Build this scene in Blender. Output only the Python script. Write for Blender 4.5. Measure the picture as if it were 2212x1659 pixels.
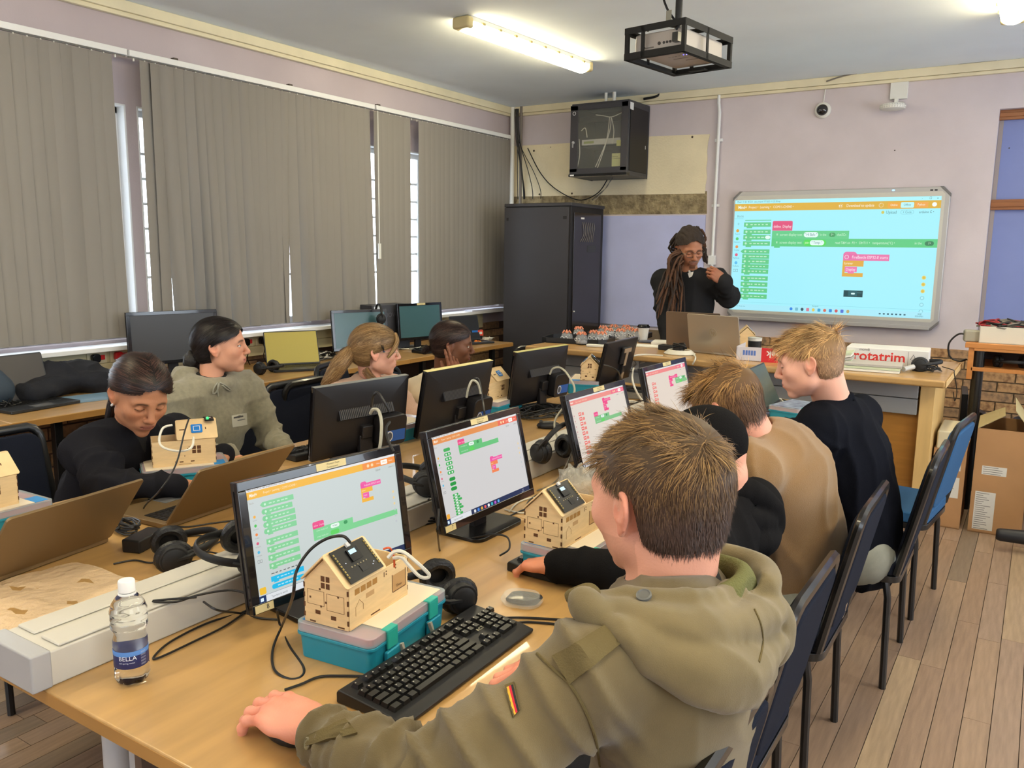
import bpy, bmesh, math, random
import numpy as np
from mathutils import Matrix, Vector
random.seed(7); RNG = np.random.default_rng(7)
for o in list(bpy.data.objects): bpy.data.objects.remove(o)
S = bpy.context.scene; COL = S.collection
PI = math.pi
def R(d): return math.radians(d)
# ---------------------------------------------------------------- camera
F_PX, W_PX, H_PX = 1783.06, 2212, 1659
CAM = np.array([0, 0, 1.55])
def _cam(yaw, pitch, roll):
    cy, sy, cp, sp = math.cos(yaw), math.sin(yaw), math.cos(pitch), math.sin(pitch)
    f = np.array([cp*sy, cp*cy, sp]); r = np.array([cy, -sy, 0]); u = np.cross(r, f)
    c, s = math.cos(roll), math.sin(roll)
    return np.array([c*r+s*u, -s*r+c*u, f])
CM = _cam(R(-32.5957), R(-9.249), R(.70985))
cd = bpy.data.cameras.new('camera'); cam = bpy.data.objects.new('camera', cd); COL.objects.link(cam)
cam.matrix_world = Matrix(((CM[0][0], CM[1][0], -CM[2][0], 0), (CM[0][1], CM[1][1], -CM[2][1], 0), (CM[0][2], CM[1][2], -CM[2][2], 1.55), (0, 0, 0, 1)))
cd.sensor_width = 36; cd.lens = 36*F_PX/W_PX; cd.clip_start = .05; cd.clip_end = 100
S.camera = cam
# ---------------------------------------------------------------- world, lights, exposure
S.view_settings.view_transform = 'Standard'; S.view_settings.look = 'None'
S.view_settings.gamma = 1; S.view_settings.use_curve_mapping = False; S.view_settings.exposure = 0.15; SCR = 2**-.15*1.0   # screens keep their own brightness under the exposure
w = bpy.data.worlds.new('sky'); S.world = w; w.use_nodes = True
bg = w.node_tree.nodes['Background']; bg.inputs[0].default_value = (.80, .90, 1, 1); bg.inputs[1].default_value = 6.6
LAMP_E = 40.0
# ---------------------------------------------------------------- points on planes, from the calibrated camera
def ray(x, y): return ((x-W_PX/2)*CM[0]-(y-H_PX/2)*CM[1]+F_PX*CM[2])/F_PX
def _on(ax, v, x, y):
    d = ray(x, y); return Vector(CAM+d*((v-CAM[ax])/d[ax]))
def PZ(x, y, z=.75): return _on(2, z, x, y)
def PX(x, y, v): return _on(0, v, x, y)
def PY(x, y, v): return _on(1, v, x, y)
def PD(x, y, d): return Vector(CAM+ray(x, y)*d)
# ---------------------------------------------------------------- materials
def lin(c): return tuple(((v/255)/12.92 if v/255 <= .04045 else ((v/255+.055)/1.055)**2.4) for v in c)
MC = {}
def mat(name, rgb, rough=.5, metal=0, bump=0, bscale=200, var=0, vscale=8, emit=None, es=1, trans=0, alpha=1, ior=1.45, coat=0, stretch=None, sss=0, attr=None, spec=None, rgb2=None, sheen=0, thresh=None):
    if name in MC: return MC[name]
    m = bpy.data.materials.new(name); m.use_nodes = True; N = m.node_tree.nodes; L = m.node_tree.links
    p = N['Principled BSDF']; col = (*lin(rgb), 1)
    p.inputs['Base Color'].default_value = col; p.inputs['Roughness'].default_value = rough
    p.inputs['Metallic'].default_value = metal; p.inputs['IOR'].default_value = ior
    p.inputs['Transmission Weight'].default_value = trans; p.inputs['Coat Weight'].default_value = coat
    if spec is not None: p.inputs['Specular IOR Level'].default_value = spec
    if sheen: p.inputs['Sheen Weight'].default_value = sheen; p.inputs['Sheen Roughness'].default_value = .6
    if sss: p.inputs['Subsurface Weight'].default_value = sss; p.inputs['Subsurface Radius'].default_value = (.012, .005, .003); p.inputs['Subsurface Scale'].default_value = 1
    if alpha < 1: p.inputs['Alpha'].default_value = alpha
    if emit: p.inputs['Emission Color'].default_value = (*lin(emit), 1); p.inputs['Emission Strength'].default_value = es
    if var or bump or rgb2:
        tc = N.new('ShaderNodeTexCoord'); mp = N.new('ShaderNodeMapping'); L.new(tc.outputs['Object'], mp.inputs[0])
        if stretch: mp.inputs['Scale'].default_value = stretch
    if var or rgb2:
        n = N.new('ShaderNodeTexNoise'); n.inputs['Scale'].default_value = vscale; n.inputs['Detail'].default_value = 5; L.new(mp.outputs[0], n.inputs[0])
        r = N.new('ShaderNodeValToRGB'); L.new(n.outputs[0], r.inputs[0])
        a = lin(rgb); b = lin(rgb2) if rgb2 else tuple(v*(1-var) for v in a)
        lo, hi = thresh or (.3, .7)
        r.color_ramp.elements[0].position = lo; r.color_ramp.elements[1].position = hi
        r.color_ramp.elements[0].color = (*b, 1); r.color_ramp.elements[1].color = (*(a if rgb2 else tuple(min(1, v*(1+var*.4)) for v in a)), 1)
        L.new(r.outputs[0], p.inputs['Base Color'])
    if attr:
        a = N.new('ShaderNodeAttribute'); a.attribute_name = attr; L.new(a.outputs['Color'], p.inputs['Base Color'])
    if bump:
        n2 = N.new('ShaderNodeTexNoise'); n2.inputs['Scale'].default_value = bscale; n2.inputs['Detail'].default_value = 3; L.new(mp.outputs[0], n2.inputs[0])
        bp = N.new('ShaderNodeBump'); bp.inputs['Strength'].default_value = min(1, bump); bp.inputs['Distance'].default_value = .004 if bscale > 60 else .02; L.new(n2.outputs[0], bp.inputs['Height']); L.new(bp.outputs[0], p.inputs['Normal'])
    MC[name] = m; return m
def glow(rgb, s=1.0):
    k = 'glow_%d_%d_%d_%g' % (*rgb, s)
    if k in MC: return MC[k]
    m = mat(k, (20, 20, 20), .35, emit=rgb, es=s); return m
def flat(rgb, rough=.6): return mat('flat_%d_%d_%d_%g' % (*rgb, rough), rgb, rough)
# ---------------------------------------------------------------- mesh building
class B:
    def __init__(s): s.v = []; s.f = []; s.mi = []; s.mats = []; s.M = Matrix()
    def _m(s, m):
        if m is None: return 0 if s.mats else 0
        if m not in s.mats: s.mats.append(m)
        return s.mats.index(m)
    def add(s, vs, fs, m=None):
        n = len(s.v); k = s._m(m); s.v += [tuple(s.M @ Vector(p)) for p in vs]
        s.f += [tuple(i+n for i in f) for f in fs]; s.mi += [k]*len(fs); return s
    def box(s, x0, x1, y0, y1, z0, z1, m=None):
        v = [(x, y, z) for x in (x0, x1) for y in (y0, y1) for z in (z0, z1)]
        return s.add(v, [(0, 1, 3, 2), (4, 6, 7, 5), (0, 4, 5, 1), (2, 3, 7, 6), (0, 2, 6, 4), (1, 5, 7, 3)], m)
    def cbox(s, c, d, m=None): return s.box(c[0]-d[0]/2, c[0]+d[0]/2, c[1]-d[1]/2, c[1]+d[1]/2, c[2]-d[2]/2, c[2]+d[2]/2, m)
    def tube(s, pts, r, m=None, n=8, closed=False, flatk=1.0, caps=True):
        P = [Vector(p) for p in pts]; k = len(P)
        rs = list(r) if isinstance(r, (list, tuple)) else [r]*k
        vs = []; fs = []; prev = None
        for i, p in enumerate(P):
            a = P[(i-1) % k] if (i > 0 or closed) else p; b = P[(i+1) % k] if (i < k-1 or closed) else p
            t = (b-a); t = t.normalized() if t.length > 1e-9 else Vector((0, 0, 1))
            if prev is None:
                q = Vector((0, 0, 1)) if abs(t.z) < .9 else Vector((1, 0, 0)); u = t.cross(q).normalized()
            else:
                u = prev-t*prev.dot(t); u = u.normalized() if u.length > 1e-6 else t.orthogonal().normalized()
            prev = u; w_ = t.cross(u)
            for j in range(n):
                a_ = 2*PI*j/n; vs.append(p+(u*math.cos(a_)+w_*math.sin(a_)*flatk)*rs[i])
        for i in range(k if closed else k-1):
            for j in range(n):
                a0 = i*n+j; a1 = i*n+(j+1) % n; b0 = ((i+1) % k)*n+j; b1 = ((i+1) % k)*n+(j+1) % n
                fs.append((a0, a1, b1, b0))
        if not closed and caps: fs.append(tuple(range(n))[::-1]); fs.append(tuple((k-1)*n+j for j in range(n)))
        return s.add(vs, fs, m)
    def cyl(s, a, b, r0, r1=None, m=None, n=20): return s.tube([a, b], [r0, r0 if r1 is None else r1], m, n)
    def lathe(s, prof, m=None, n=24, c=(0, 0, 0), fn=None):
        vs = []; fs = []; k = len(prof)
        for i, (r, z) in enumerate(prof):
            for j in range(n):
                a = 2*PI*j/n; rr = fn(r, z, a) if fn else r
                vs.append((c[0]+rr*math.cos(a), c[1]+rr*math.sin(a), c[2]+z))
        for i in range(k-1):
            for j in range(n): fs.append((i*n+j, i*n+(j+1) % n, (i+1)*n+(j+1) % n, (i+1)*n+j))
        if prof[0][0] > 1e-6: fs.append(tuple(range(n))[::-1])
        if prof[-1][0] > 1e-6: fs.append(tuple((k-1)*n+j for j in range(n)))
        return s.add(vs, fs, m)
    def prism(s, poly, z0, z1, m=None):
        n = len(poly); v = [(x, y, z0) for x, y in poly]+[(x, y, z1) for x, y in poly]
        return s.add(v, [tuple(range(n))[::-1], tuple(range(n, 2*n))]+[(i, (i+1) % n, n+(i+1) % n, n+i) for i in range(n)], m)
    def frame(s, x0, x1, y0, y1, t, z0, z1, m=None):     # rectangular ring in the xy plane
        s.box(x0, x1, y0, y0+t, z0, z1, m); s.box(x0, x1, y1-t, y1, z0, z1, m); s.box(x0, x0+t, y0+t, y1-t, z0, z1, m); return s.box(x1-t, x1, y0+t, y1-t, z0, z1, m)
    def ball(s, c, r, m=None, n=12):
        r = r if isinstance(r, (tuple, list)) else (r, r, r)
        vs = []; fs = []; k = n//2+1
        for i in range(k):
            th = PI*i/(k-1)
            for j in range(n): a = 2*PI*j/n; vs.append((c[0]+r[0]*math.sin(th)*math.cos(a), c[1]+r[1]*math.sin(th)*math.sin(a), c[2]+r[2]*math.cos(th)))
        for i in range(k-1):
            for j in range(n): fs.append((i*n+j, (i+1)*n+j, (i+1)*n+(j+1) % n, i*n+(j+1) % n))
        return s.add(vs, fs, m)
    def mesh(s, name, angle=38):
        me = bpy.data.meshes.new(name); me.from_pydata(s.v, [], s.f)
        for m in s.mats or [flat((128, 128, 128))]: me.materials.append(m)
        if s.mats: me.polygons.foreach_set('material_index', s.mi)
        me.validate(); me.update()
        bmm = bmesh.new(); bmm.from_mesh(me); bmesh.ops.remove_doubles(bmm, verts=bmm.verts, dist=1e-6); bmesh.ops.recalc_face_normals(bmm, faces=bmm.faces); bmm.to_mesh(me); bmm.free()
        if angle: me.shade_smooth(); me.set_sharp_from_angle(angle=R(angle))
        return me
    def obj(s, name, parent=None, bev=0, angle=38, label=None):
        return link(name, s.mesh(name, angle), parent, bev, label)
def link(name, me, parent=None, bev=0, label=None):
    o = bpy.data.objects.new(name, me); COL.objects.link(o)
    if parent: o.parent = parent
    if bev:
        b = o.modifiers.new('bevel', 'BEVEL'); b.width = bev; b.segments = 2; b.limit_method = 'ANGLE'; b.angle_limit = R(40); b.harden_normals = True
    if label: o['label'] = label
    return o
def thing(name, label, cat, loc=(0, 0, 0), rz=0, group=None, rot=None):
    o = bpy.data.objects.new(name, None); COL.objects.link(o); o.location = loc; o.rotation_euler = rot or (0, 0, rz)
    o.empty_display_size = .05; o['label'] = label; o['category'] = cat
    if group: o['group'] = group
    return o
def tag(o, label, cat, group=None, kind=None):
    o['label'] = label; o['category'] = cat
    if group: o['group'] = group
    if kind: o['kind'] = kind
    return o
def struct(o, label=None):
    o['kind'] = 'structure'
    if label: o['label'] = label
    return o
def dup(root, loc, rz, label, group=None, scale=None):
    r = root.copy(); COL.objects.link(r); r.location = loc; r.rotation_euler = (0, 0, rz); r['label'] = label
    if group: r['group'] = group
    if scale: r.scale = scale
    for ch in list(root.children):
        c = ch.copy(); COL.objects.link(c); c.parent = r
        for g in list(ch.children):
            d = g.copy(); COL.objects.link(d); d.parent = c
    return r
def spline(pts, k=8, closed=False):
    P = [Vector(p) for p in pts]; n = len(P); out = []
    for i in range(n if closed else n-1):
        if closed: a, b, c, d = P[(i-1) % n], P[i], P[(i+1) % n], P[(i+2) % n]
        else: a, b, c, d = P[max(i-1, 0)], P[i], P[i+1], P[min(i+2, n-1)]
        for j in range(k):
            t = j/k; out.append(.5*((2*b)+(c-a)*t+(2*a-5*b+4*c-d)*t*t+(3*b-a-3*c+d)*t**3))
    if not closed: out.append(P[-1])
    return out
def rrect(w_, h_, r, k=4, cx=0, cy=0):
    out = []
    for (sx, sy, a0) in ((1, 1, 0), (-1, 1, 90), (-1, -1, 180), (1, -1, 270)):
        for i in range(k+1):
            a = R(a0+90*i/k); out.append((cx+sx*(w_/2-r)+r*math.cos(a), cy+sy*(h_/2-r)+r*math.sin(a)))
    return out
TXT = {}
def text_mesh(txt, size, m, align='LEFT', ext=0, bold=0):
    k = (txt, size, m.name, align, ext)
    if k in TXT: return TXT[k]
    c = bpy.data.curves.new('t', 'FONT'); c.body = txt; c.size = size; c.align_x = align; c.align_y = 'CENTER'; c.extrude = ext; c.resolution_u = 2; c.offset = bold
    o = bpy.data.objects.new('t', c); COL.objects.link(o); dg = bpy.context.evaluated_depsgraph_get(); dg.update()
    me = bpy.data.meshes.new_from_object(o.evaluated_get(dg)); bpy.data.objects.remove(o); me.materials.clear(); me.materials.append(m)
    TXT[k] = me; return me
def badd(b, me, M, m):        # add an existing mesh to a builder
    old = b.M; b.M = old @ M; b.add([v.co for v in me.vertices], [tuple(p.vertices) for p in me.polygons], m); b.M = old
# ================================================================ the room
XL, YB, ZC, XR, YF = -4.63, 7.15, 2.93, 2.6, -2.6
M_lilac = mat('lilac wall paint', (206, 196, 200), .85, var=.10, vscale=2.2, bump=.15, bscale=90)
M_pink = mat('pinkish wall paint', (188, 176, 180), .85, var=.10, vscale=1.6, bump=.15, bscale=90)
M_ceil = mat('ceiling paint', (238, 247, 252), .9, var=.06, vscale=1.2)
M_cream = mat('cream gloss trim', (228, 218, 186), .5, var=.08, vscale=5)
M_creamwall = mat('bare cream wall', (234, 222, 190), .85, var=.12, vscale=3, bump=.2, bscale=60)
M_plaster = mat('broken plaster', (176, 160, 124), .95, rgb2=(112, 98, 74), vscale=14, bump=1, bscale=40)
M_white = mat('white gloss paint', (225, 226, 226), .45)
M_whitepl = mat('white plastic', (222, 221, 214), .4)
M_black = mat('black plastic', (24, 24, 26), .45)
M_blackg = mat('black gloss plastic', (16, 16, 18), .22)
M_mortar = mat('mortar', (120, 104, 84), .95, bump=.5, bscale=120)
M_brick = [mat('brick %d' % i, c, .9, rgb2=c2, vscale=30, bump=.6, bscale=90, thresh=(.30, .56)) for i, (c, c2) in enumerate([((186, 146, 102), (136, 100, 70)), ((176, 140, 104), (128, 104, 82)), ((160, 128, 94), (118, 96, 76)), ((192, 154, 108), (150, 110, 76))])]
M_glass = mat('glass', (255, 255, 255), .02, trans=1, ior=1.45)
# floor: slab, single planks where the photograph lets you pick them apart, the rest joined
def plank_mat(i, c): return mat('oak plank %d' % i, c, .42, var=.22, vscale=5, stretch=(14, 1.2, 1), bump=.15, bscale=60, coat=.1)
PM = [plank_mat(i, c) for i, c in enumerate([(156, 130, 106), (148, 122, 100), (138, 114, 94), (164, 140, 112), (130, 112, 94), (152, 128, 108)])]
b = B(); b.box(XL-.2, XR+.2, YF-.2, YB+.2, -.12, -.014, mat('floor slab', (90, 74, 60), .9))
floor = struct(b.obj('floor'), 'wooden strip floor of pale planks')
PW = .084; pm_cache = {}
def plank(x, y0, ln, k):
    key = (round(ln, 2), k)
    if key not in pm_cache:
        bb = B(); bb.box(-PW/2+.0012, PW/2-.0012, .001, ln-.001, -.016, 0, PM[k]); pm_cache[key] = bb.mesh('plank', None)
    o = link('plank', pm_cache[key], floor); o.location = (x, y0, 0); return o
rest = {i: B() for i in range(6)}; npl = 0
xi = XL+PW/2; LN = [1.0, 1.3, 1.6, .7]
while xi < XR:
    y = YF-random.random()*1.2
    while y < YB:
        ln = random.choice(LN); k = random.randrange(6); y1 = min(y+ln, YB)
        single = ((-.95 < xi < .75 and y1 > 1.9 and y < 6.2) or (-2.7 < xi < -1.3 and y1 > .2 and y < 1.0)) and npl < 285
        if single: plank(xi, y, round(y1-y, 2), k); npl += 1
        else: rest[k].box(xi-PW/2+.0012, xi+PW/2-.0012, y+.001, y1-.001, -.016, 0, PM[k])
        y = y1
    xi += PW
rb = B()
for k, q in rest.items():
    n = len(rb.v); rb._m(PM[k]); rb.v += q.v; rb.f += [tuple(i+n for i in f) for f in q.f]; rb.mi += [rb.mats.index(PM[k])]*len(q.f)
o = rb.obj('planks', floor, angle=None); o['kind'] = 'stuff'
struct(B().box(XL-.2, XR+.2, YF-.2, YB+.2, ZC, ZC+.12, M_ceil).obj('ceiling'), 'off-white painted ceiling')
# window wall with three window openings behind the blinds
WINS = [(1.2, 3.003), (3.003+.07, 4.42), (4.62, 6.98)]; WZ0, WZ1 = .99, 2.36
b = B(); ys = [YF-.2]+[v for w_ in WINS for v in w_]+[YB+.2]
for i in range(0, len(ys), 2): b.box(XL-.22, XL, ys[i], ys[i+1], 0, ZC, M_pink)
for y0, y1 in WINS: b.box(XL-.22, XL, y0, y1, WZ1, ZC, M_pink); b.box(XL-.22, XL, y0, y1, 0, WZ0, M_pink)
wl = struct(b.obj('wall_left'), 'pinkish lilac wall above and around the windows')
# back wall: lilac plaster, cream patch, broken plaster strip, blue board, brick dado
NX = -.40
b = B(); b.box(XL-.22, NX, YB, YB+.2, 0, ZC, M_lilac); b.box(NX, 1.1, YB, YB+.2, 2.60, ZC, M_lilac); b.box(NX, 1.1, YB, YB+.2, 0, .84, M_lilac); b.box(1.1, XR+.2, YB, YB+.2, 0, ZC, M_lilac)
b.box(XL, .6, YB-.002, YB+.01, 0, .83, M_mortar)
wb = struct(b.obj('wall_back'), 'lilac wall behind the whiteboard')
p0 = PY(1128, 300, YB); p1 = PY(1534, 290, YB); p2 = PY(1527, 418, YB); p3 = PY(1527, 462, YB)
pts = [(XL, p1.z+.01), (-3.4, p1.z), (-3.1, p1.z+.015), (p1.x, p1.z)]+[(p1.x+(p2.x-p1.x)*k/7-random.uniform(0, .022), p1.z-(p1.z-p2.z)*k/7) for k in range(1, 8)]+[(XL, p2.z+.02)]
b = B(); b.M = Matrix(((1, 0, 0, 0), (0, 0, -1, YB), (0, 1, 0, 0), (0, 0, 0, 1)))
b.prism(pts, .001, .006, M_creamwall); b.obj('cream_paint_patch', wb, label='unpainted cream area of plaster behind the network cabinet')
b = B(); b.M = Matrix(((1, 0, 0, 0), (0, 0, -1, YB), (0, 1, 0, 0), (0, 0, 0, 1)))
ptop = [(XL+i*(p2.x-XL)/16, p2.z+.02+random.uniform(-.004, .004)) for i in range(17)]; pbot = [(p3.x, p3.z), (XL, p3.z+.01)]
b.prism(ptop+pbot, .001, .004, M_plaster); b.obj('plaster_strip', wb, label='rough strip of broken brown plaster')
bl0 = PY(1300, 475, YB); bl1 = PY(1525, 470, YB)
b = B(); b.box(-3.9, bl1.x, YB-.016, YB-.002, .86, p3.z-.01, mat('lilac blue board', (188, 194, 236), .7, var=.08, vscale=3)); b.obj('painted_board', wb, .002, label='lilac blue board below the plaster strip')
M_wood = mat('varnished wood trim', (148, 92, 52), .4, var=.2, vscale=4, stretch=(1, 10, 10)); M_bluep = mat('blue pinboard', (126, 138, 190), .75, var=.06, vscale=3)
nw = struct(bpy.data.objects.new('window_4', None), 'recess with wooden rails and blue boards at the right'); COL.objects.link(nw)
B().box(NX, 1.1, YB+.1, YB+.12, .84, 2.6, M_bluep).obj('blue_board', nw)
for z0, z1 in ((2.53, 2.60), (1.885, 1.96), (.84, .88)): B().box(NX+.001, 1.099, YB+.06, YB+.1, z0, z1, M_wood).box(NX+.001, 1.099, YB+.05, YB+.06, z0+.02, z1-.02, M_wood).obj('wooden_rail', nw, .003)
B().box(NX+.002, NX+.03, YB+.085, YB+.1, .84, 2.6, flat((150, 140, 140))).obj('edge_strip', nw)
for i, (px, py) in enumerate([(1154, 326), (1166, 420), (1236, 418), (1496, 296), (1240, 310), (1190, 318), (2180, 320), (1933, 325)]):
    q = PY(px, py, YB); B().ball((q.x, YB-.004, q.z), .011 if i < 4 else .005, flat((70, 60, 48)), 8).obj('screw_hole', wb)
# bricks of the dado, one by one
bm_cache = {}
def brick(parent, loc, ln, k, ax):
    key = (round(ln, 3), k, ax)
    if key not in bm_cache:
        q = B(); dd = .012
        if ax == 'x': q.box(0, ln, -dd, .01, 0, .066, M_brick[k])
        else: q.box(-.01, dd, 0, ln, 0, .066, M_brick[k])
        bm_cache[key] = q.mesh('brick', None)
    o = link('brick', bm_cache[key], parent); o.location = loc
for r in range(11):
    z = r*.0762+.006; x = -2.62+(.114 if r % 2 else 0)
    while x < .3:
        if r > 1: brick(wb, (x, YB-random.uniform(0, .003), z), .218, random.randrange(4), 'x')
        x += .228
for r in range(11):
    z = r*.0762+.006; y = 1.5+(.114 if r % 2 else 0)
    while y < YB-.2:
        if (y < 3.8 and r > 2) or y > 6.0: brick(wl, (XL, y, z), .218, random.choice((1, 2)), 'y')
        y += .228
b = B(); b.box(XL-.001, XL+.004, 1.2, YB, 0, .83, mat('dark mortar', (84, 66, 56), .95)); b.obj('dado_backing', wl)
# walls out of view, with unseen window openings added for soft fill daylight
def wall_open(name, horiz, pos, a0, a1, ops, z0, z1, label):
    b = B(); e = [a0]+[v for o_ in ops for v in o_]+[a1]
    def bx(u0, u1, zz0, zz1):
        if horiz: b.box(u0, u1, pos[0], pos[1], zz0, zz1, M_lilac)
        else: b.box(pos[0], pos[1], u0, u1, zz0, zz1, M_lilac)
    for i in range(0, len(e), 2): bx(e[i], e[i+1], 0, ZC)
    for u0, u1 in ops: bx(u0, u1, z1, ZC); bx(u0, u1, 0, z0)
    return struct(b.obj(name), label)
wall_open('wall_front', True, (YF-.2, YF), XL-.2, XR+.2, [(-3.6, -2.4)], .9, 2.5, 'lilac wall behind the camera')
wall_open('wall_right', False, (XR, XR+.2), YF-.2, YB+.2, [(-1.4, .6), (2.2, 4.2), (5.0, 6.6)], .9, 2.5, 'lilac wall on the right, out of view')
# portals guide the daylight sampling at the openings (no light of their own)
def portal(loc, rot, sx, sy):
    l = bpy.data.lights.new('daylight_portal', 'AREA'); l.shape = 'RECTANGLE'; l.size = sx; l.size_y = sy; l.cycles.is_portal = True
    o = bpy.data.objects.new('daylight_portal', l); COL.objects.link(o); o.location = loc; o.rotation_euler = rot
for a, c in ((-3.6, -2.4),): portal(((a+c)/2, YF-.1, 1.7), (R(90), 0, PI), c-a, 1.6)
for a, c in ((-1.4, .6), (2.2, 4.2), (5.0, 6.6)): portal((XR+.1, (a+c)/2, 1.7), (R(90), 0, R(90)), c-a, 1.6)
for a, c in WINS: portal((XL-.15, (a+c)/2, 1.68), (R(90), 0, R(-90)), c-a, 1.37)
# windows with frames, panes and hooked stays
for i, (y0, y1) in enumerate(WINS):
    wn = bpy.data.objects.new('window_%d' % (i+1), None); COL.objects.link(wn); struct(wn, ['window behind the leftmost blind', 'white steel window showing between the left and middle blinds', 'wide window behind the right blinds'][i])
    X = XL-.12; b = B(); t = .05
    b.box(X, X+.05, y0, y1, WZ0, WZ0+t, M_white); b.box(X, X+.05, y0, y1, WZ1-t, WZ1, M_white); b.box(X, X+.05, y0, y0+t, WZ0, WZ1, M_white); b.box(X, X+.05, y1-t, y1, WZ0, WZ1, M_white)
    b.box(XL-.2, XL+.002, y0-.001, y0+.012, WZ0, WZ1, M_white); b.box(XL-.2, XL+.002, y1-.012, y1+.001, WZ0, WZ1, M_white); b.box(XL-.2, XL+.002, y0, y1, WZ1-.012, WZ1+.001, M_white)
    b.obj('window_frame', wn, .004)
    n = max(2, round((y1-y0)/.42))
    for k in range(1, n): B().box(X+.005, X+.045, y0+(y1-y0)*k/n-.014, y0+(y1-y0)*k/n+.014, WZ0, WZ1, M_white).obj('mullion', wn)
    for z in (1.35, 1.5, 1.65, 1.8, 1.95, 2.1): B().box(X+.012, X+.03, y0+.02, y1-.02, z-.008, z+.008, M_white).obj('window_bar', wn)
    for k in range(n):
        a = y0+(y1-y0)*k/n; c = y0+(y1-y0)*(k+1)/n
        B().box(X+.02, X+.024, a+.02, c-.02, WZ0+.04, WZ1-.04, M_glass).obj('window_pane', wn)
    for z in (1.42, 1.58, 1.73):
        B().cyl((X+.05, y0+.09, z), (X+.09, y0+.09, z), .006, m=M_white, n=8).cyl((X+.085, y0+.06, z), (X+.085, y0+.15, z+.01), .005, m=M_white, n=8).obj('window_stay', wn)
# sill, cornices, trunking on the window wall
struct(B().box(XL-.02, -4.47, -.6, YB, .945, .972, M_white).obj('trim_1', None, .004), 'white window sill board')
b = B()
for (x0, x1, z0, z1) in ((XL, XL+.05, ZC-.06, ZC), (XL, XL+.034, ZC-.085, ZC-.06)): b.box(x0, x1, YF, YB, z0, z1, M_cream)
struct(b.obj('trim_2', None, .004), 'cream cornice above the windows')
b = B()
for (d, z0, z1) in ((.05, ZC-.06, ZC), (.034, ZC-.085, ZC-.06)): b.box(XL, XR, YB-d, YB, z0, z1, M_cream)
struct(b.obj('trim_3', None, .004), 'cream cornice above the whiteboard wall')
tr = thing('wall_trunking', 'long cream cable trunking fixed to the wall below the window sill', 'trunking', (XL, 0, 0))
M_trunk = mat('cream trunking', (206, 196, 158), .5, var=.06, vscale=3)
B().box(0, .065, .4, YB-.55, .80, .868, M_trunk).obj('trunking_cover', tr, .003); B().box(0, .065, .4, YB-.55, .872, .94, M_trunk).obj('trunking_cover', tr, .003); B().box(0, .056, .4, YB-.55, .86, .88, M_trunk).obj('trunking_body', tr)
M_sock = mat('socket plate', (214, 206, 176), .45); M_red = mat('red plastic', (206, 36, 44), .35)
for i, (px, py, pc) in enumerate([(208, 764, 'k'), (257, 758, 'r'), (531, 729, 'k'), (566, 725, 'k'), (634, 752, 'w')]):
    q = PX(px, py, XL+.067); z = .905
    lab = ['black plug in a socket plate with a red switch, nearest the black laptop', 'red plug in a socket plate on the wall trunking', 'black plug right of the bun-haired head', 'black plug in the socket above the yellow laptop', 'white plug in the socket behind the thin laptop'][i]
    s_ = thing('wall_socket', lab, 'socket', (XL+.065, q.y, z), 0, None)
    B().box(0, .008, -.06, .06, -.035, .035, M_sock).obj('socket_plate', s_, .003)
    B().box(.008, .014, .02, .045, -.014, .014, M_red).obj('switch', s_, .002)
    pm = {'k': M_blackg, 'r': M_red, 'w': M_whitepl}[pc]
    B().prism(rrect(.05, .05, .016), 0, .03, pm).obj('plug', s_, .006).matrix_local = Matrix(((0, 0, 1, .01), (1, 0, 0, -.018), (0, 1, 0, 0), (0, 0, 0, 1)))
    B().tube(spline([(.035, -.02, -.02), (.05, -.022, -.06), (.045, -.03, -.11), (.05, -.01, -.16)]), .0035, pm, 6).obj('plug_cord', s_)
# vertical blinds
M_slat = bpy.data.materials.new('blind fabric'); M_slat.use_nodes = True
N = M_slat.node_tree.nodes; L = M_slat.node_tree.links; N.remove(N['Principled BSDF'])
dif = N.new('ShaderNodeBsdfDiffuse'); trl = N.new('ShaderNodeBsdfTranslucent'); mx = N.new('ShaderNodeMixShader'); mx.inputs[0].default_value = .085
dif.inputs[0].default_value = (*lin((143, 138, 132)), 1); trl.inputs[0].default_value = (*lin((208, 206, 196)), 1)
L.new(dif.outputs[0], mx.inputs[1]); L.new(trl.outputs[0], mx.inputs[2]); L.new(mx.outputs[0], N['Material Output'].inputs[0])
XB = -4.50; RZ = 2.605
def slat_mesh(w_, h_, tw0, tw1, sway, curve, thick=.0012):
    b = B(); n = 10; c = 4; vs = []; fs = []
    for i in range(n+1):
        t = i/n; a = R(tw0+(tw1-tw0)*t**1.3); z = -h_*t
        for s_ in (0, 1):
            for j in range(c+1):
                u = (j/c-.5)*w_; bul = curve*(1-(2*j/c-1)**2)+s_*thick
                vs.append((math.sin(a)*u+math.cos(a)*bul+sway*.25*t*t, math.cos(a)*u-math.sin(a)*bul+sway*t*t, z))
    k = 2*(c+1)
    for i in range(n):
        for j in range(c):
            fs.append((i*k+j, i*k+j+1, (i+1)*k+j+1, (i+1)*k+j)); fs.append((i*k+c+1+j, (i+1)*k+c+1+j, (i+1)*k+c+2+j, i*k+c+2+j))
        fs.append((i*k, (i+1)*k, (i+1)*k+c+1, i*k+c+1)); fs.append((i*k+c, i*k+2*c+1, (i+1)*k+2*c+1, (i+1)*k+c))
    b.add(vs, fs, M_slat); b.box(-.002, .004, -w_/2+.004, w_/2-.004, -h_+.0, -h_+.03, M_slat) if False else None
    return b.mesh('slat', 60)
SM = {'flat': slat_mesh(.088, 1.575, 3, 5, 0, .003), 'flat2': slat_mesh(.088, 1.575, 6, 9, .01, .005), 'bow': slat_mesh(.088, 1.575, 6, 52, .022, .016), 'bow2': slat_mesh(.088, 1.575, 8, -40, -.014, .014), 'turn': slat_mesh(.088, 1.575, 14, 80, .025, .008), 'back': slat_mesh(.088, 1.575, -14, -10, .0, .006)}
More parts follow.
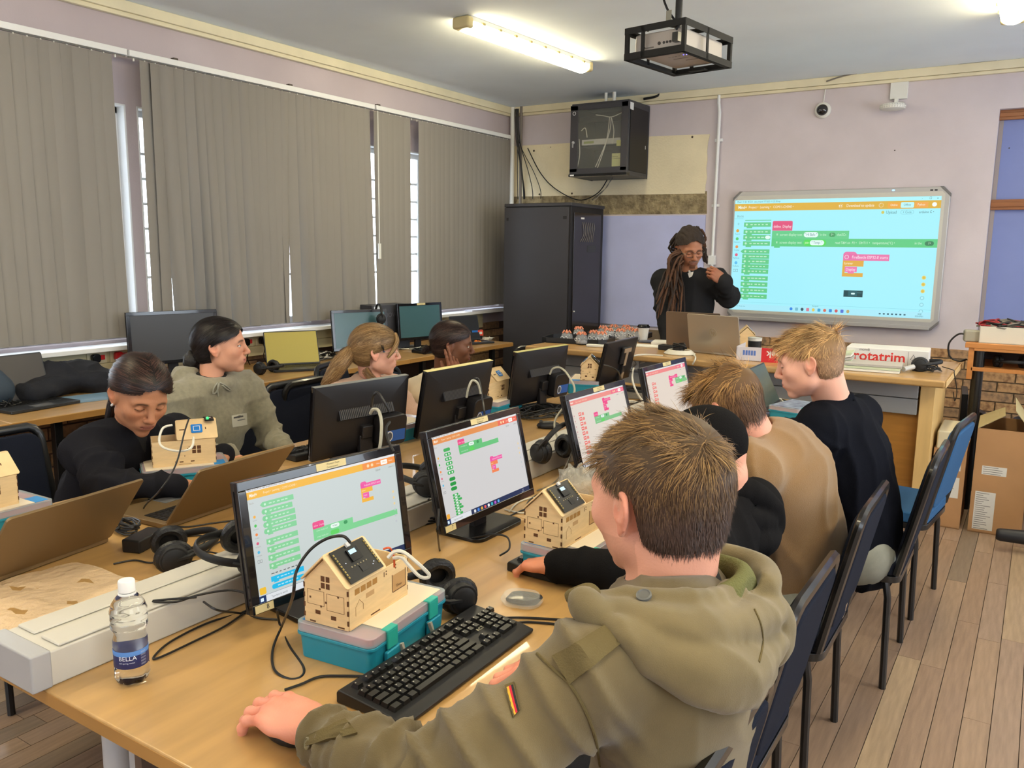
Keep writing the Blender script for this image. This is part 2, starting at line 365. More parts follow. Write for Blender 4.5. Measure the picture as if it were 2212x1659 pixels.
def ypx(px): return PX(px, 65+.2245*px, XB).y
bounds = [(-120, 272), (276, 806), (809, 1100)]
labs = ['leftmost vertical blind with wide flat grey slats, closed', 'middle vertical blind with twisted slats letting daylight slits through', 'right vertical blind ending beside the tall black rack']
for i, (a, c) in enumerate(bounds):
    y0, y1 = ypx(a), ypx(c)-.004
    bl = thing('vertical_blind', labs[i], 'blind', (XB, y0, RZ))
    B().box(-.022, .022, 0, y1-y0, 0, .034, M_white).box(-.006, .006, 0, y1-y0, -.006, 0, flat((120, 118, 112))).obj('headrail', bl, .003)
    y = .035; k = 0; chain = []
    while y < y1-y0-.02:
        Y = y0+y; pxa = px_of = None
        v = CM @ (np.array([XB, Y, 2.2])-CAM); px_ = W_PX/2+F_PX*v[0]/v[2]
        gap = (246 < px_ < 303) or (889 < px_ < 905)
        if not gap:
            kind = 'flat'
            if i == 0: kind = 'flat2' if k % 3 else 'flat'
            if i == 1:
                kind = 'bow' if 350 < px_ < 540 and k % 2 else ('turn' if k % 13 == 6 else ('bow2' if k % 5 == 1 else 'flat2'))
                if 640 < px_ < 800: kind = 'flat2' if k % 4 else 'bow'
                if 396 < px_ < 414 or 640 < px_ < 656 or 528 < px_ < 540: kind = 'turn'
            if i == 2: kind = 'flat' if k % 7 else 'flat2'
            if 150 < px_ < 166 or 318 < px_ < 345: kind = 'back'
            o = link('slat', SM[kind], bl); o.location = (.002*(k % 2), y, -.012); o.rotation_euler = (random.uniform(-.003, .003), 0, R(random.uniform(-3, 3)))
        B_ = B(); chain.append(y); y += .0685; k += 1
    b = B()
    for y in chain: b.box(-.004, .004, y-.003, y+.003, -.02, -.004, M_whitepl)
    b.obj('slat_carriers', bl)['kind'] = 'stuff'
    if i == 2: B().tube([(.03, .004, -.01), (.03, .004, -1.12)], .0035, M_whitepl, 6).box(.024, .036, -.008, .016, -1.14, -1.02, M_whitepl).obj('pull_cord', bl)
    if i == 1:
        for yy in (.3, 1.2, 2.1): B().box(-.03, 0, yy, yy+.03, .034, .05, flat((80, 70, 60))).obj('bracket', bl)
# conduit pipe, corner pipes and cables
def dome_room(): pass
q0 = PY(1554, 195, YB-.03); 
cp = thing('conduit_pipe', 'thin white conduit pipe running down the wall left of the whiteboard', 'pipe', (q0.x, YB-.03, 0))
B().tube([(0, .0, ZC-.03), (0, 0, ZC-.12), (0.012, 0, ZC-.2), (.012, 0, .9)], .014, M_white, 12).obj('pipe', cp)
for z in (2.5, 1.95, 1.35): B().box(-.02, .045, .005, .03, z-.012, z+.012, M_white).obj('pipe_saddle', cp, .002)
B().box(-.02, .04, -.016, .03, 1.44, 1.52, M_white).obj('junction_box', cp, .003)
cp2 = thing('corner_conduit', 'pale pipes in the room corner beside the right blind', 'pipe', (XL+.06, YB-.05, 0))
B().tube([(0, 0, 1.95), (0, 0, ZC)], .022, M_whitepl, 12).obj('pipe', cp2); B().tube([(.10, 0, 1.95), (.10, 0, ZC)], .014, mat('grey pipe', (120, 112, 104), .6), 10).obj('pipe', cp2)
M_cab = mat('black cable', (22, 21, 22), .45); M_cabw = mat('white cable', (214, 210, 196), .5); M_cabg = mat('grey cable', (120, 114, 104), .55)
def cable(name, label, pts, r, m, cat='cable', k=8, group=None, n=6):
    c = Vector(pts[0]); t = B().tube([p-c for p in spline(pts, k)], r, m, n).obj(name); t.location = c; tag(t, label, cat, group); return t
for i, (a, e, r_) in enumerate([(.05, .12, .008), (.07, .2, .004), (.04, .06, .004), (.06, .30, .0035), (.03, .15, .0035)]):
    x0 = XL+a+.06
    cable('corner_cable', ['thick black cable bundle hanging in the room corner', 'thin black cable falling onto the rack beside the corner bundle', 'black cable close to the blind in the corner', 'loose black cable swinging out right of the corner bundle', 'short black cable crossing the corner bundle'][i],
          [(x0, YB-.06, ZC-.02), (x0+.03, YB-.07, 2.6), (x0+e*.7, YB-.08, 2.3), (x0+e, YB-.10, 2.13), (x0+e+.03, YB-.14, 2.04)], r_, M_cab)
e0 = PY(1140, 320, YB-.05); e1 = PY(1200, 408, YB-.05); e2 = PY(1250, 432, YB-.05); e3 = PY(1290, 418, YB-.05); e4 = PY(1312, 388, YB-.05)
cable('slack_cable', 'slack black cable drooping across the cream plaster to the wall cabinet', [e0, e0.lerp(e1, .55)+Vector((-.03, 0, -.02)), e1, e2, e3, e4], .005, M_cab)
ca = PY(1390, 214, YB-.08); cc_ = PY(1428, 196, YB-.03)
cable('cabinet_feed_cable', 'thick black cable curving from the ceiling to the cabinet top', [ca, ca.lerp(cc_, .6)+Vector((.03, 0, -.02)), cc_, cc_+Vector((.01, .01, .06))], .011, M_cab)
# ================================================================ builders of furniture and devices
M_desk = mat('beech laminate', (182, 144, 90), .33, var=.16, vscale=3.0, stretch=(9, 1, 1), coat=.25)
M_deskx = mat('beech laminate across', (182, 144, 90), .33, var=.16, vscale=3.0, stretch=(1, 9, 1), coat=.25)
M_edge = mat('beech edge strip', (168, 124, 66), .4, var=.12, vscale=4)
M_steel = mat('grey painted steel', (176, 178, 182), .4)
M_blk = mat('black steel tube', (18, 18, 19), .3, coat=.3)
M_navy = mat('navy chair fabric', (23, 28, 42), .9, spec=.2, bump=.5, bscale=500)
M_blue = mat('blue chair fabric', (34, 84, 128), .85, bump=.5, bscale=500)
M_mon = mat('monitor casing', (26, 24, 26), .38); M_mong = mat('monitor bezel', (18, 17, 20), .16, coat=.5)
M_off = mat('dark lcd panel', (52, 52, 56), .25, spec=.6); M_offg = mat('lcd with teal reflection tint', (60, 92, 98), .2, spec=.6)  # teal panel: its reflection is put into the base colour
M_alu = mat('silver laptop shell', (176, 166, 150), .32, metal=.55); M_dk = mat('dark grey laptop shell', (52, 54, 58), .4, metal=.3)
M_key = mat('key plastic', (22, 22, 22), .38); M_ply = mat('laser cut plywood', (226, 196, 148), .7, var=.10, vscale=18, stretch=(1, 1, 6))
M_cutdark = mat('burnt edge and opening shade', (92, 58, 32), .8); M_teal = mat('teal plastic box', (34, 140, 166), .35); M_tealg = mat('green teal latch', (44, 172, 160), .35)
M_lid = mat('clear frosted lid', (214, 232, 240), .18, trans=.55, alpha=.75); M_pinkp = mat('pink tray', (222, 134, 140), .5)
M_paper = mat('paper', (226, 224, 214), .8); M_card = mat('brown cardboard', (176, 134, 92), .85, var=.08, vscale=6); M_pcb = mat('black circuit board', (20, 20, 20), .35)
def screen_ui(name, sw, sh, kind, parent, xf, es=1.0):
    """flat user interface: emissive shapes stacked a fraction of a millimetre apart"""
    b = B(); G = lambda c: glow(c, es*SCR)
    def P(u, v, l): return ((u-.5)*sw, -.0002-.00012*l, (1-v)*sh)
    def rc(u0, v0, u1, v1, c, l=1):
        b.add([P(u0, v1, l), P(u1, v1, l), P(u1, v0, l), P(u0, v0, l)], [(0, 1, 2, 3)], G(c))
    def pill(u0, v0, u1, v1, c, l=1, rr=1.0):
        r = (v1-v0)*sh/2*rr; pts = rrect((u1-u0)*sw, (v1-v0)*sh, min(r, (u1-u0)*sw/2)*.98, 3)
        cu, cv = (u0+u1)/2, (v0+v1)/2; q = P(cu, cv, l)
        b.add([(q[0]+x, q[1], q[2]+y) for x, y in pts], [tuple(range(len(pts)))], G(c))
    def dot(u, v, r, c, l=1):
        q = P(u, v, l); b.add([(q[0]+r*sh*math.cos(a*PI/6), q[1], q[2]+r*sh*math.sin(a*PI/6)) for a in range(12)], [tuple(range(12))], G(c))
    def tx(u, v, s_, t, c, l=3, al='LEFT', bold=0):
        me = text_mesh(t, s_*sh, G(c), al, 0, bold); q = P(u, v, l)
        old = b.M; b.M = Matrix(((.78, 0, 0, q[0]), (0, 0, 1, q[1]), (0, 1, 0, q[2]), (0, 0, 0, 1))); b.add([x.co for x in me.vertices], [tuple(p.vertices) for p in me.polygons], G(c)); b.M = old
    def dash(u, v, n, ln, c, l=2, h_=.008):     # a line of small illegible print
        for k in range(n): rc(u+k*ln*1.35, v-h_/2, u+k*ln*1.35+ln*random.uniform(.6, 1.1), v+h_/2, c, l)
    def block(u0, v0, u1, v1, c, l=1, point=False):
        if point: b.add([P(u0-.012, (v0+v1)/2, l), P(u0+.004, v1, l), P(u1, v1, l), P(u1, v0, l), P(u0+.004, v0, l)], [(0, 1, 2, 3, 4)], G(c))
        else: rc(u0, v0, u1, v1, c, l); rc(u0+.015, v1, u0+.045, v1+.012, c, l)
    if kind == 'wb':
        W, GR = (166, 241, 253), (104, 205, 140)
        rc(0, 0, 1, 1, W, 0); rc(0, 0, 1, .033, (176, 244, 252)); rc(0, .033, 1, .098, (222, 176, 62)); tx(.012, .017, .022, 'Mind+ V1.8.1 RC2.0  new project 7/7/2025 11:25:50.mp', (60, 110, 120))
        tx(.018, .066, .040, 'Mind+', (236, 250, 240), bold=.0004); tx(.075, .066, .032, 'Project \u25be', (250, 246, 226)); tx(.135, .066, .032, 'Learning \u25be', (250, 246, 226)); tx(.205, .066, .032, 'COM11-CH340 \u25be', (250, 246, 226))
        dot(.545, .066, .018, (250, 246, 226)); dot(.545, .066, .013, (222, 176, 62), 2); dash(.537, .066, 2, .006, (250, 246, 226), 4, .012); tx(.572, .066, .034, 'Download to update', (250, 246, 226)); dot(.735, .066, .02, (250, 246, 226)); dot(.735, .066, .014, (222, 176, 62), 2)
        rc(.765, .044, .822, .09, (238, 168, 62), 2); tx(.793, .066, .026, 'Online', (250, 246, 226), 4, 'CENTER'); pill(.824, .044, .883, .09, (190, 246, 250), 2, .4); tx(.853, .066, .026, 'Offline', (80, 130, 130), 4, 'CENTER'); rc(.886, .044, .945, .09, (238, 168, 80), 2); tx(.915, .066, .026, 'Python', (250, 246, 226), 4, 'CENTER'); dot(.972, .066, .018, (244, 250, 246), 2)
        for k, t in enumerate(['-', '\u25a1', 'x']): tx(.915+k*.033, .016, .026, t, (60, 100, 110))
        pill(.738, .112, .752, .138, (210, 200, 90)); tx(.76, .126, .036, 'Upload', (70, 120, 120)); pill(.825, .108, .885, .144, (140, 210, 220)); pill(.827, .111, .883, .141, W, 2); tx(.855, .126, .028, '+ Code', (90, 150, 156), 4, 'CENTER'); tx(.908, .126, .030, 'arduino C \u25be', (70, 110, 112))
        tx(.015, .145, .03, 'Blocks', (110, 160, 164)); rc(0, .165, .05, .168, (130, 214, 226))
        tx(.02, .21, .04, 'o', (110, 170, 180))
        for k, (c, n) in enumerate([((228, 168, 60), 'Control'), ((96, 206, 110), 'Operators'), ((232, 150, 80), 'Variables'), ((222, 100, 130), 'My Blocks'), ((96, 190, 238), 'FireBeetle')]):
            v = .275+k*.073; dot(.022, v, .014, c); tx(.022, v+.03, .018, n, (96, 150, 160), 3, 'CENTER')
        tx(.022, .64, .034, '\u25a1\u25a1', (110, 150, 160), 3, 'CENTER')
        for k, v in enumerate([.185, .22, .285, .335, .39, .462, .507, .552, .597, .642, .705, .76, .815, .87]):
            if k == 0: rc(.06, v-.006, .20, v, GR); continue
            block(.055, v-.02, .20, v+.02, GR, 1, k in (5,)); dot(.07, v, .010, (190, 240, 205), 2); dash(.09, v, 5, .015, (188, 236, 204), 2, .010)
        pill(.173, .318, .20, .35, (226, 250, 244), 3)
        b.add([P(.208, .275, 2), P(.312, .275, 2), P(.312, .2, 2), P(.208, .2, 2)], [(0, 1, 2, 3)], G((226, 96, 132))); pill(.208, .188, .312, .24, (226, 96, 132), 2, .5); tx(.214, .238, .034, 'define  Display', (252, 236, 240), 4)
        block(.208, .277, .595, .345, GR, 1); tx(.25, .31, .033, 'screen display text', (206, 244, 214)); pill(.372, .287, .445, .333, (226, 250, 244), 2); tx(.408, .31, .032, '" Hi Bafo "', (70, 120, 140), 4, 'CENTER'); tx(.453, .31, .03, 'in the', (206, 244, 214)); pill(.498, .293, .53, .33, (74, 160, 100), 2); tx(.514, .31, .03, '1\u25be', (220, 246, 226), 4, 'CENTER'); tx(.537, .31, .03, 'thatSCn', (206, 244, 214))
        block(.208, .345, 1, .415, (96, 204, 132), 1); tx(.25, .38, .033, 'screen display text', (206, 244, 214)); pill(.373, .352, .487, .408, (84, 220, 90), 2); tx(.38, .38, .03, 'join', (236, 250, 210), 4); pill(.405, .358, .477, .402, (226, 250, 244), 3); tx(.441, .38, .03, '" Temp: "', (70, 120, 140), 5, 'CENTER'); tx(.53, .38, .03, 'read T&H on  P2 \u25be   DHT11 \u25be   temperature(\u00b0C) \u25be', (214, 246, 220)); tx(.90, .38, .03, 'in the', (206, 244, 214)); pill(.945, .362, .985, .40, (60, 130, 90), 2); tx(.965, .38, .03, '1\u25be', (220, 246, 226), 4, 'CENTER'); tx(.24, .31, .036, '\u00a4', (206, 244, 214), 4, 'RIGHT'); tx(.24, .38, .036, '\u00a4', (206, 244, 214), 4, 'RIGHT')
        rc(.575, .475, .792, .53, (232, 120, 172)); pill(.575, .455, .64, .52, (232, 120, 172), 1, .8); dot(.592, .50, .018, (250, 224, 236), 2); dot(.592, .50, .014, (232, 120, 172), 3); tx(.617, .502, .036, 'FireBeetle ESP32-E starts', (254, 236, 246), 3)
        rc(.575, .53, .675, .58, (226, 172, 66)); rc(.575, .58, .587, .635, (226, 172, 66)); rc(.575, .635, .675, .668, (226, 172, 66)); tx(.581, .555, .032, 'forever', (252, 240, 200), 3); block(.587, .583, .645, .628, (236, 124, 176), 2); tx(.592, .607, .034, 'Display', (254, 236, 246), 4)
        rc(.59, .785, .682, .842, (26, 70, 76), 2); rc(.612, .79, .655, .832, (40, 96, 104), 3); pill(.626, .806, .645, .82, (220, 250, 250), 4); rc(.655, .802, .676, .806, (90, 150, 156), 4)
        for k in range(6): dot(.955, .66+k*.056, .017, (226, 216, 130) if k < 3 else (140, 210, 222)); dot(.955, .66+k*.056, .011, (222, 190, 70) if k < 3 else (176, 240, 250), 2)
        tx(.44, .935, .018, 'Backpack', (100, 150, 160), 3); rc(0, .925, 1, .927, (130, 210, 224)); rc(0, .945, 1, 1, (172, 236, 250))
        for k, c in enumerate([(62, 140, 230), (120, 190, 210), (60, 90, 100), (214, 130, 150), (228, 204, 96), (70, 170, 214), (214, 110, 90), (60, 140, 214), (206, 90, 96), (90, 120, 214), (190, 170, 110)]): pill(.325+k*.0285, .955, .34+k*.0285, .983, c, 2, .4 if k % 2 else .9)
        for k in range(7): rc(.765+k*.019, .968, .774+k*.019, .98, (60, 100, 116), 2)
        tx(.94, .963, .018, '14:00', (60, 100, 116)); tx(.93, .982, .018, '2025/07/01', (60, 100, 116)); dot(.018, .965, .012, (230, 240, 250), 2); tx(.035, .965, .016, '9\u00b0C  Mostly clear', (90, 150, 160))
    else:
        hdr = {'A': (240, 178, 26), 'B': (226, 142, 74), 'C': (234, 138, 128), 'D': (236, 130, 128)}[kind]; bgc = {'A': (198, 207, 205), 'B': (208, 206, 206), 'C': (222, 212, 200), 'D': (224, 210, 196)}[kind]
        gr = {'A': (128, 206, 148), 'B': (52, 172, 84), 'C': (228, 104, 96), 'D': (228, 104, 96)}[kind]; pk = (234, 70, 134)
        g2 = {'A': (122, 208, 142), 'B': (96, 192, 118), 'C': (120, 190, 128), 'D': (120, 190, 128)}[kind]
        rc(0, 0, 1, 1, bgc, 0); rc(0, 0, 1, .03, (226, 226, 226)); rc(0, .03, 1, .095, hdr); rc(.75, .03, 1, .095, {'A': (240, 140, 40), 'B': (232, 96, 66)}.get(kind, (236, 100, 130)), 2)
        if kind in 'AB': tx(.012, .016, .022, 'Mind+ V1.8.1 RC2.0  new project 7/7/2025 11:25:50.mp', (40, 40, 40))
        tx(.02, .063, .038, 'Mind+', (250, 246, 230), bold=.0002); tx(.10, .063, .028, 'Project \u25be  Learning \u25be  COM11-CH340 \u25be', (250, 236, 200))
        dot(.79, .063, .016, (250, 214, 160), 3); dot(.82, .063, .016, (250, 214, 160), 3); pill(.885, .04, .935, .086, (250, 246, 240), 3, .4); tx(.91, .063, .024, 'Offline', hdr, 4, 'CENTER'); tx(.865, .063, .022, 'Online', (250, 236, 220), 4, 'CENTER'); tx(.96, .063, .022, 'Python', (250, 236, 220), 4, 'CENTER')
        tx(.84, .125, .028, 'Upload', (120, 120, 110)); tx(.94, .125, .022, 'arduino C \u25be', (130, 130, 126)); tx(.015, .13, .022, 'Blocks', (170, 160, 150))
        for k, (c, n) in enumerate([((240, 170, 40), 'Control'), ((60, 190, 70), 'Operators'), ((238, 130, 50), 'Variables'), ((214, 80, 120), 'My Blocks'), ((70, 180, 220), 'FireBeetle')]):
            v = .25+k*.077; dot(.035, v, .013, c if kind in 'AB' else (200, 150, 150)); tx(.035, v+.03, .016, n, (150, 150, 150), 3, 'CENTER')
        tx(.035, .64, .036, '\u25a1\u25a1', (110, 110, 116), 3, 'CENTER')
        if kind == 'A':
            for k, v in enumerate([.165, .228, .288, .345, .402, .492, .562, .635, .708]):
                u1 = .275-(.012 if k == 1 else 0); block(.085, v-.024, u1, v+.022, gr, 1, k < 1); 
                if k in (1, 2, 3, 4): pill(.078, v-.024, .12, v+.022, gr, 1)
                dot(.102, v, .011, (200, 236, 208), 2); dash(.125, v, 5, .018, (190, 232, 200), 2, .010)
            dash(.09, .775, 7, .018, (90, 90, 90), 2, .008); block(.085, .80, .285, .845, (28, 186, 232), 1); pill(.085, .868, .285, .912, (28, 186, 232), 1); dash(.12, .822, 6, .016, (170, 228, 246), 2, .01); dash(.12, .89, 6, .016, (170, 228, 246), 2, .01)
            pill(.012, .865, .05, .925, (240, 190, 50), 2, .4)
        elif kind == 'B':
            for k in range(6): pill(.10, .165+k*.052, .17, .203+k*.052, gr, 1); 
            for k in range(1, 6): dot(.12, .184+k*.052, .012, (226, 240, 230), 2); dot(.15, .184+k*.052, .012, (226, 240, 230), 2)
            for k in range(3): pill(.105, .50+k*.055, .17, .54+k*.055, (20, 150, 60), 1, 1.1)
            for k in range(8): pill(.11, .69+k*.031, .17+.015*(k % 3), .716+k*.031, gr, 1); pill(.13, .695+k*.031, .155, .711+k*.031, (226, 240, 230), 2)
            pill(.012, .88, .045, .935, (240, 170, 60), 2, .4)
        else:
            for k in range(9): rc(.11, .22+k*.07, .155, .27+k*.07, gr, 1); rc(.165, .23+k*.07, .20, .27+k*.07, (232, 130, 120), 1); rc(.118, .235+k*.07, .145, .25+k*.07, (246, 214, 206), 2)
        hu, hv = {'A': (.72, .22), 'B': (.58, .44), 'C': (.56, .13), 'D': (.53, .20)}[kind]
        pb = (236, 84, 160) if kind in 'AB' else (236, 60, 130)
        rc(hu, hv, hu+.15, hv+.045, pb); pill(hu, hv-.018, hu+.045, hv+.04, pb, 1, .8); tx(hu+.025, hv+.022, .026, 'FireBeetle ESP32-E starts', (250, 210, 230), 3)
        oc = {'A': (240, 176, 30), 'B': (240, 130, 80)}.get(kind, pb)
        rc(hu, hv+.045, hu+.085, hv+.09, oc); rc(hu, hv+.09, hu+.01, hv+.145, oc); rc(hu, hv+.145, hu+.085, hv+.18, oc); block(hu+.01, hv+.092, hu+.055, hv+.135, pb, 2); tx(hu+.005, hv+.068, .02, 'forever', (252, 236, 200), 3); tx(hu+.014, hv+.115, .02, 'Display', (252, 220, 236), 4)
        du, dv, dl = {'A': (.37, .50, .60), 'B': (.26, .17, .46), 'C': (.36, .34, .5), 'D': (.68, .24, .3)}[kind]
        pill(du, dv-.055, du+.075, dv+.01, pk, 1, .5); rc(du, dv-.03, du+.075, dv+.008, pk, 1); tx(du+.006, dv-.018, .026, 'define  Display', (250, 200, 220), 4)
        rc(du, dv+.005, du+.27, dv+.06, g2, 1); rc(du, dv+.06, min(.99, du+dl), dv+.115, g2, 1); pill(du+.115, dv+.012, du+.175, dv+.05, (232, 246, 236), 2); tx(du+.145, dv+.031, .022, '" Hi Bafo "', (70, 120, 120), 4, 'CENTER'); tx(du+.02, dv+.031, .022, 'screen display text', (200, 236, 206), 3); tx(du+.02, dv+.087, .022, 'screen display text', (200, 236, 206), 3); pill(du+.205, dv+.015, du+.232, dv+.048, (50, 150, 84), 2); pill(du+.11, dv+.066, du+.17, dv+.11, (90, 210, 90), 2)
        for k in range(6): dot(.955, .38+k*.06, .013, (232, 206, 150) if k < 3 else (190, 196, 200))
        rc(0, .935, 1, 1, (24, 44, 84), 1); rc(.045, .937, .27, 1, (222, 226, 230), 2); rc(0, .935, .045, 1, (20, 48, 96), 2); dash(.012, .968, 1, .018, (220, 240, 250), 3, .03); tx(.075, .968, .026, 'Type here to search', (110, 110, 112), 4)
        for k in range(8): pill(.30+k*.04, .95, .322+k*.04, .985, [(230, 230, 230), (60, 130, 220), (220, 170, 60), (230, 90, 90), (240, 240, 240), (50, 180, 190), (180, 90, 200), (90, 170, 230)][k], 2, .6)
        tx(.90, .957, .018, '11:51', (220, 226, 236), 3); tx(.89, .98, .016, '2025/07/01', (220, 226, 236), 3)
    o = b.obj(name, parent, angle=None); o.matrix_local = xf; return o
MON = {}
def monitor(label, p, yaw, tilt, kind=None, w_=.45, h_=.28, table=.75, back=False, number=None, sticker=True, cat='monitor', minipc=False, tmount=False, depth=.045, edge_light_rgb=None, group=None, off=None):
    """p = bottom centre of the panel; yaw of the panel's right-hand vector, screen looks along -y local"""
    root = thing('monitor', label, cat, (p[0], p[1], table), R(yaw), group)
    zb = p[2]-table; t = R(tilt); T_ = Matrix.Translation((0, 0, zb)) @ Matrix.Rotation(-t, 4, 'X')
    b = B(); bz = .02; b.frame(-w_/2, w_/2, 0, h_, bz, 0, .014, M_mong)
    for i, v in enumerate(b.v): b.v[i] = (v[0], v[2], v[1])
    b.box(-w_/2, w_/2, .010, .024, 0, h_, M_mon)
    ins = .10
    v = [(-w_/2, .024, 0), (w_/2, .024, 0), (w_/2, .024, h_), (-w_/2, .024, h_), (-w_/2+ins, depth, .04), (w_/2-ins, depth, .04), (w_/2-ins, depth, h_-.07), (-w_/2+ins, depth, h_-.07)]
    b.add(v, [(0, 1, 5, 4), (1, 2, 6, 5), (2, 3, 7, 6), (3, 0, 4, 7), (4, 5, 6, 7)], M_mon)
    o = b.obj('casing', root, .002); o.matrix_local = T_
    if edge_light_rgb: q = B().box(-w_/2, w_/2, .002, .024, h_, h_+.0015, flat(edge_light_rgb, .5)).obj('lit_edge_strip', root); q.matrix_local = T_  # strip colour imitates light caught on the top edge
    sw, sh = w_-2*bz+.004, h_-2*bz+.004
    sc = B().box(-sw/2, sw/2, .0035, .006, bz-.002, bz-.002+sh, off or M_off).obj('screen', root); sc.matrix_local = T_
    if kind: screen_ui('screen_image', sw, sh, kind, root, T_ @ Matrix.Translation((0, .003, bz-.002)))
    # neck and foot
    nb = B(); nb.cbox((0, .055, zb/2+.03), (.06, .022, zb+.08), M_mon); nb.obj('neck', root, .004)
    fb = B(); fb.prism(rrect(.23, .17, .03), 0, .012, M_blackg); fo = fb.obj('foot', root, .003); fo.location = (0, .05, 0)
    lk = B().cbox((0, .05, .09), (.05, .03, .05), M_mon).obj('hinge_block', root, .004); lk.matrix_local = T_
    if sticker:
        st = B().box(-.028, .055, -.0006, .0, h_-.017, h_-.001, flat((206, 190, 140))).obj('asset_sticker', root); st.matrix_local = T_ @ Matrix.Translation((0, 0, 0))
        me = text_mesh('Western Cape', .006, flat((60, 50, 40)), 'LEFT'); q = link('sticker_print', me, st); q.matrix_local = Matrix.Translation((.0, -.0008, h_-.006)) @ Matrix.Rotation(R(90), 4, 'X')
        me = text_mesh('Government', .006, flat((60, 50, 40)), 'LEFT'); q = link('sticker_print', me, st); q.matrix_local = Matrix.Translation((.0, -.0008, h_-.013)) @ Matrix.Rotation(R(90), 4, 'X')
    if number:
        st = B().box(-w_/2+.006, -w_/2+.05, -.0006, 0, .002, .018, flat((210, 196, 150))).obj('number_sticker', root); st.matrix_local = T_
        me = text_mesh(number, .014, flat((30, 30, 30)), 'CENTER'); q = link('sticker_number', me, st); q.matrix_local = Matrix.Translation((-w_/2+.036, -.0008, .010)) @ Matrix.Rotation(R(90), 4, 'X')
    if minipc or back:
        # ribbed vent across the back
        b = B(); n = 30
        b.add([(-.13, depth-.004, h_-.085), (.13, depth-.004, h_-.085), (.13, depth+.016, h_-.125), (-.13, depth+.016, h_-.125), (-.13, depth-.004, h_-.135), (.13, depth-.004, h_-.135)], [(0, 1, 2, 3), (3, 2, 5, 4), (0, 3, 4), (1, 5, 2)], M_mon)
        for k in range(n):
            x = -.122+k*.244/(n-1)
            b.add([(x-.0016, depth-.0020, h_-.086), (x+.0016, depth-.0020, h_-.086), (x+.0016, depth+.0185, h_-.124), (x-.0016, depth+.0185, h_-.124)], [(0, 1, 2, 3)], flat((70, 66, 62)))
        o = b.obj('vent', root, angle=None); o.matrix_local = T_
    if minipc:
        b = B(); b.prism(rrect(.13, .12, .02), 0, .05, M_mon)
        pc = b.obj('mini_computer', root, .004); pc.matrix_local = T_ @ Matrix.Translation((-.10, depth+.004, .09)) @ Matrix.Rotation(R(-90), 4, 'X')
        q = B().box(-.052, .0, -.0262, -.0252, .0, .001, flat((40, 90, 170))).obj('blue_label', pc) if False else None
        lab = B(); lab.box(-.045, .045, -.022, .022, .0502, .0508, flat((38, 84, 160)))
        lo = lab.obj('label_plate', pc); lo.location = (-.012, .02, 0)
        rd = B(); rd.prism([(.017*math.cos(a*PI/10), .021*math.sin(a*PI/10)) for a in range(20)], .0510, .0513, flat((206, 206, 206))); rd.prism([(.013*math.cos(a*PI/10), .016*math.sin(a*PI/10)) for a in range(20)], .0513, .0515, flat((70, 74, 84)));
        ro = rd.obj('round_emblem', pc); ro.location = (.022, .02, 0)
    if tmount:
        b = B(); b.cbox((0, depth+.008, .17), (.12, .016, .10), M_mon); o = b.obj('vent_hump', root, .006); o.matrix_local = T_
        b = B(); tm = flat((150, 128, 104), .5); b.box(-.05, .05, depth+.016, depth+.02, .19, .215, tm); b.box(-.016, .016, depth+.016, depth+.02, .03, .19, tm); o = b.obj('mount_bracket', root, .001); o.matrix_local = T_
    return root
KEYROWS = [(0, [(.5, 1), (2, 4), (6.5, 4), (11, 4), (15.4, 3)]), (1.35, [(0, 13), (13, 2.0, 1), (15.4, 3), (18.8, 4)]), (2.35, [(0, 1.5, 1), (1.5, 13), (15.4, 3), (18.8, 3)]), (3.35, [(0, 1.8, 1), (1.8, 11), (12.8, 2.2, 1), (18.8, 3)]), (4.35, [(0, 2.3, 1), (2.3, 10), (12.3, 2.7, 1), (16.4, 1), (18.8, 3)]), (5.35, [(0, 1.3, 1), (1.3, 1.2, 1), (2.5, 1.2, 1), (3.7, 6, 1), (9.7, 1.2, 1), (10.9, 1.2, 1), (12.1, 1.2, 1), (13.3, 1.7, 1), (15.4, 3), (18.8, 2, 1), (20.8, 1)])]
kc = {}
def key_mesh(wd, s_):
    k = round(wd*s_, 4)
    if k not in kc:
        a = wd*s_/2-.0012; d = s_/2-.0012
        b = B(); b.add([(-a, -d, 0), (a, -d, 0), (a, d, 0), (-a, d, 0), (-a+.0022, -d+.0015, .0085), (a-.0022, -d+.0015, .0085), (a-.0022, d-.003, .0085), (-a+.0022, d-.003, .0085)], [(0, 1, 5, 4), (1, 2, 6, 5), (2, 3, 7, 6), (3, 0, 4, 7), (4, 5, 6, 7)], M_key)
        if wd < 1.1: b.add([(-a+.004, d-.0068, .0086), (-a+.0065, d-.0068, .0086), (-a+.0065, d-.0046, .0086), (-a+.004, d-.0046, .0086)], [(0, 1, 2, 3)], flat((200, 200, 190)))
        kc[k] = b.mesh('key', 30)
    return kc[k]
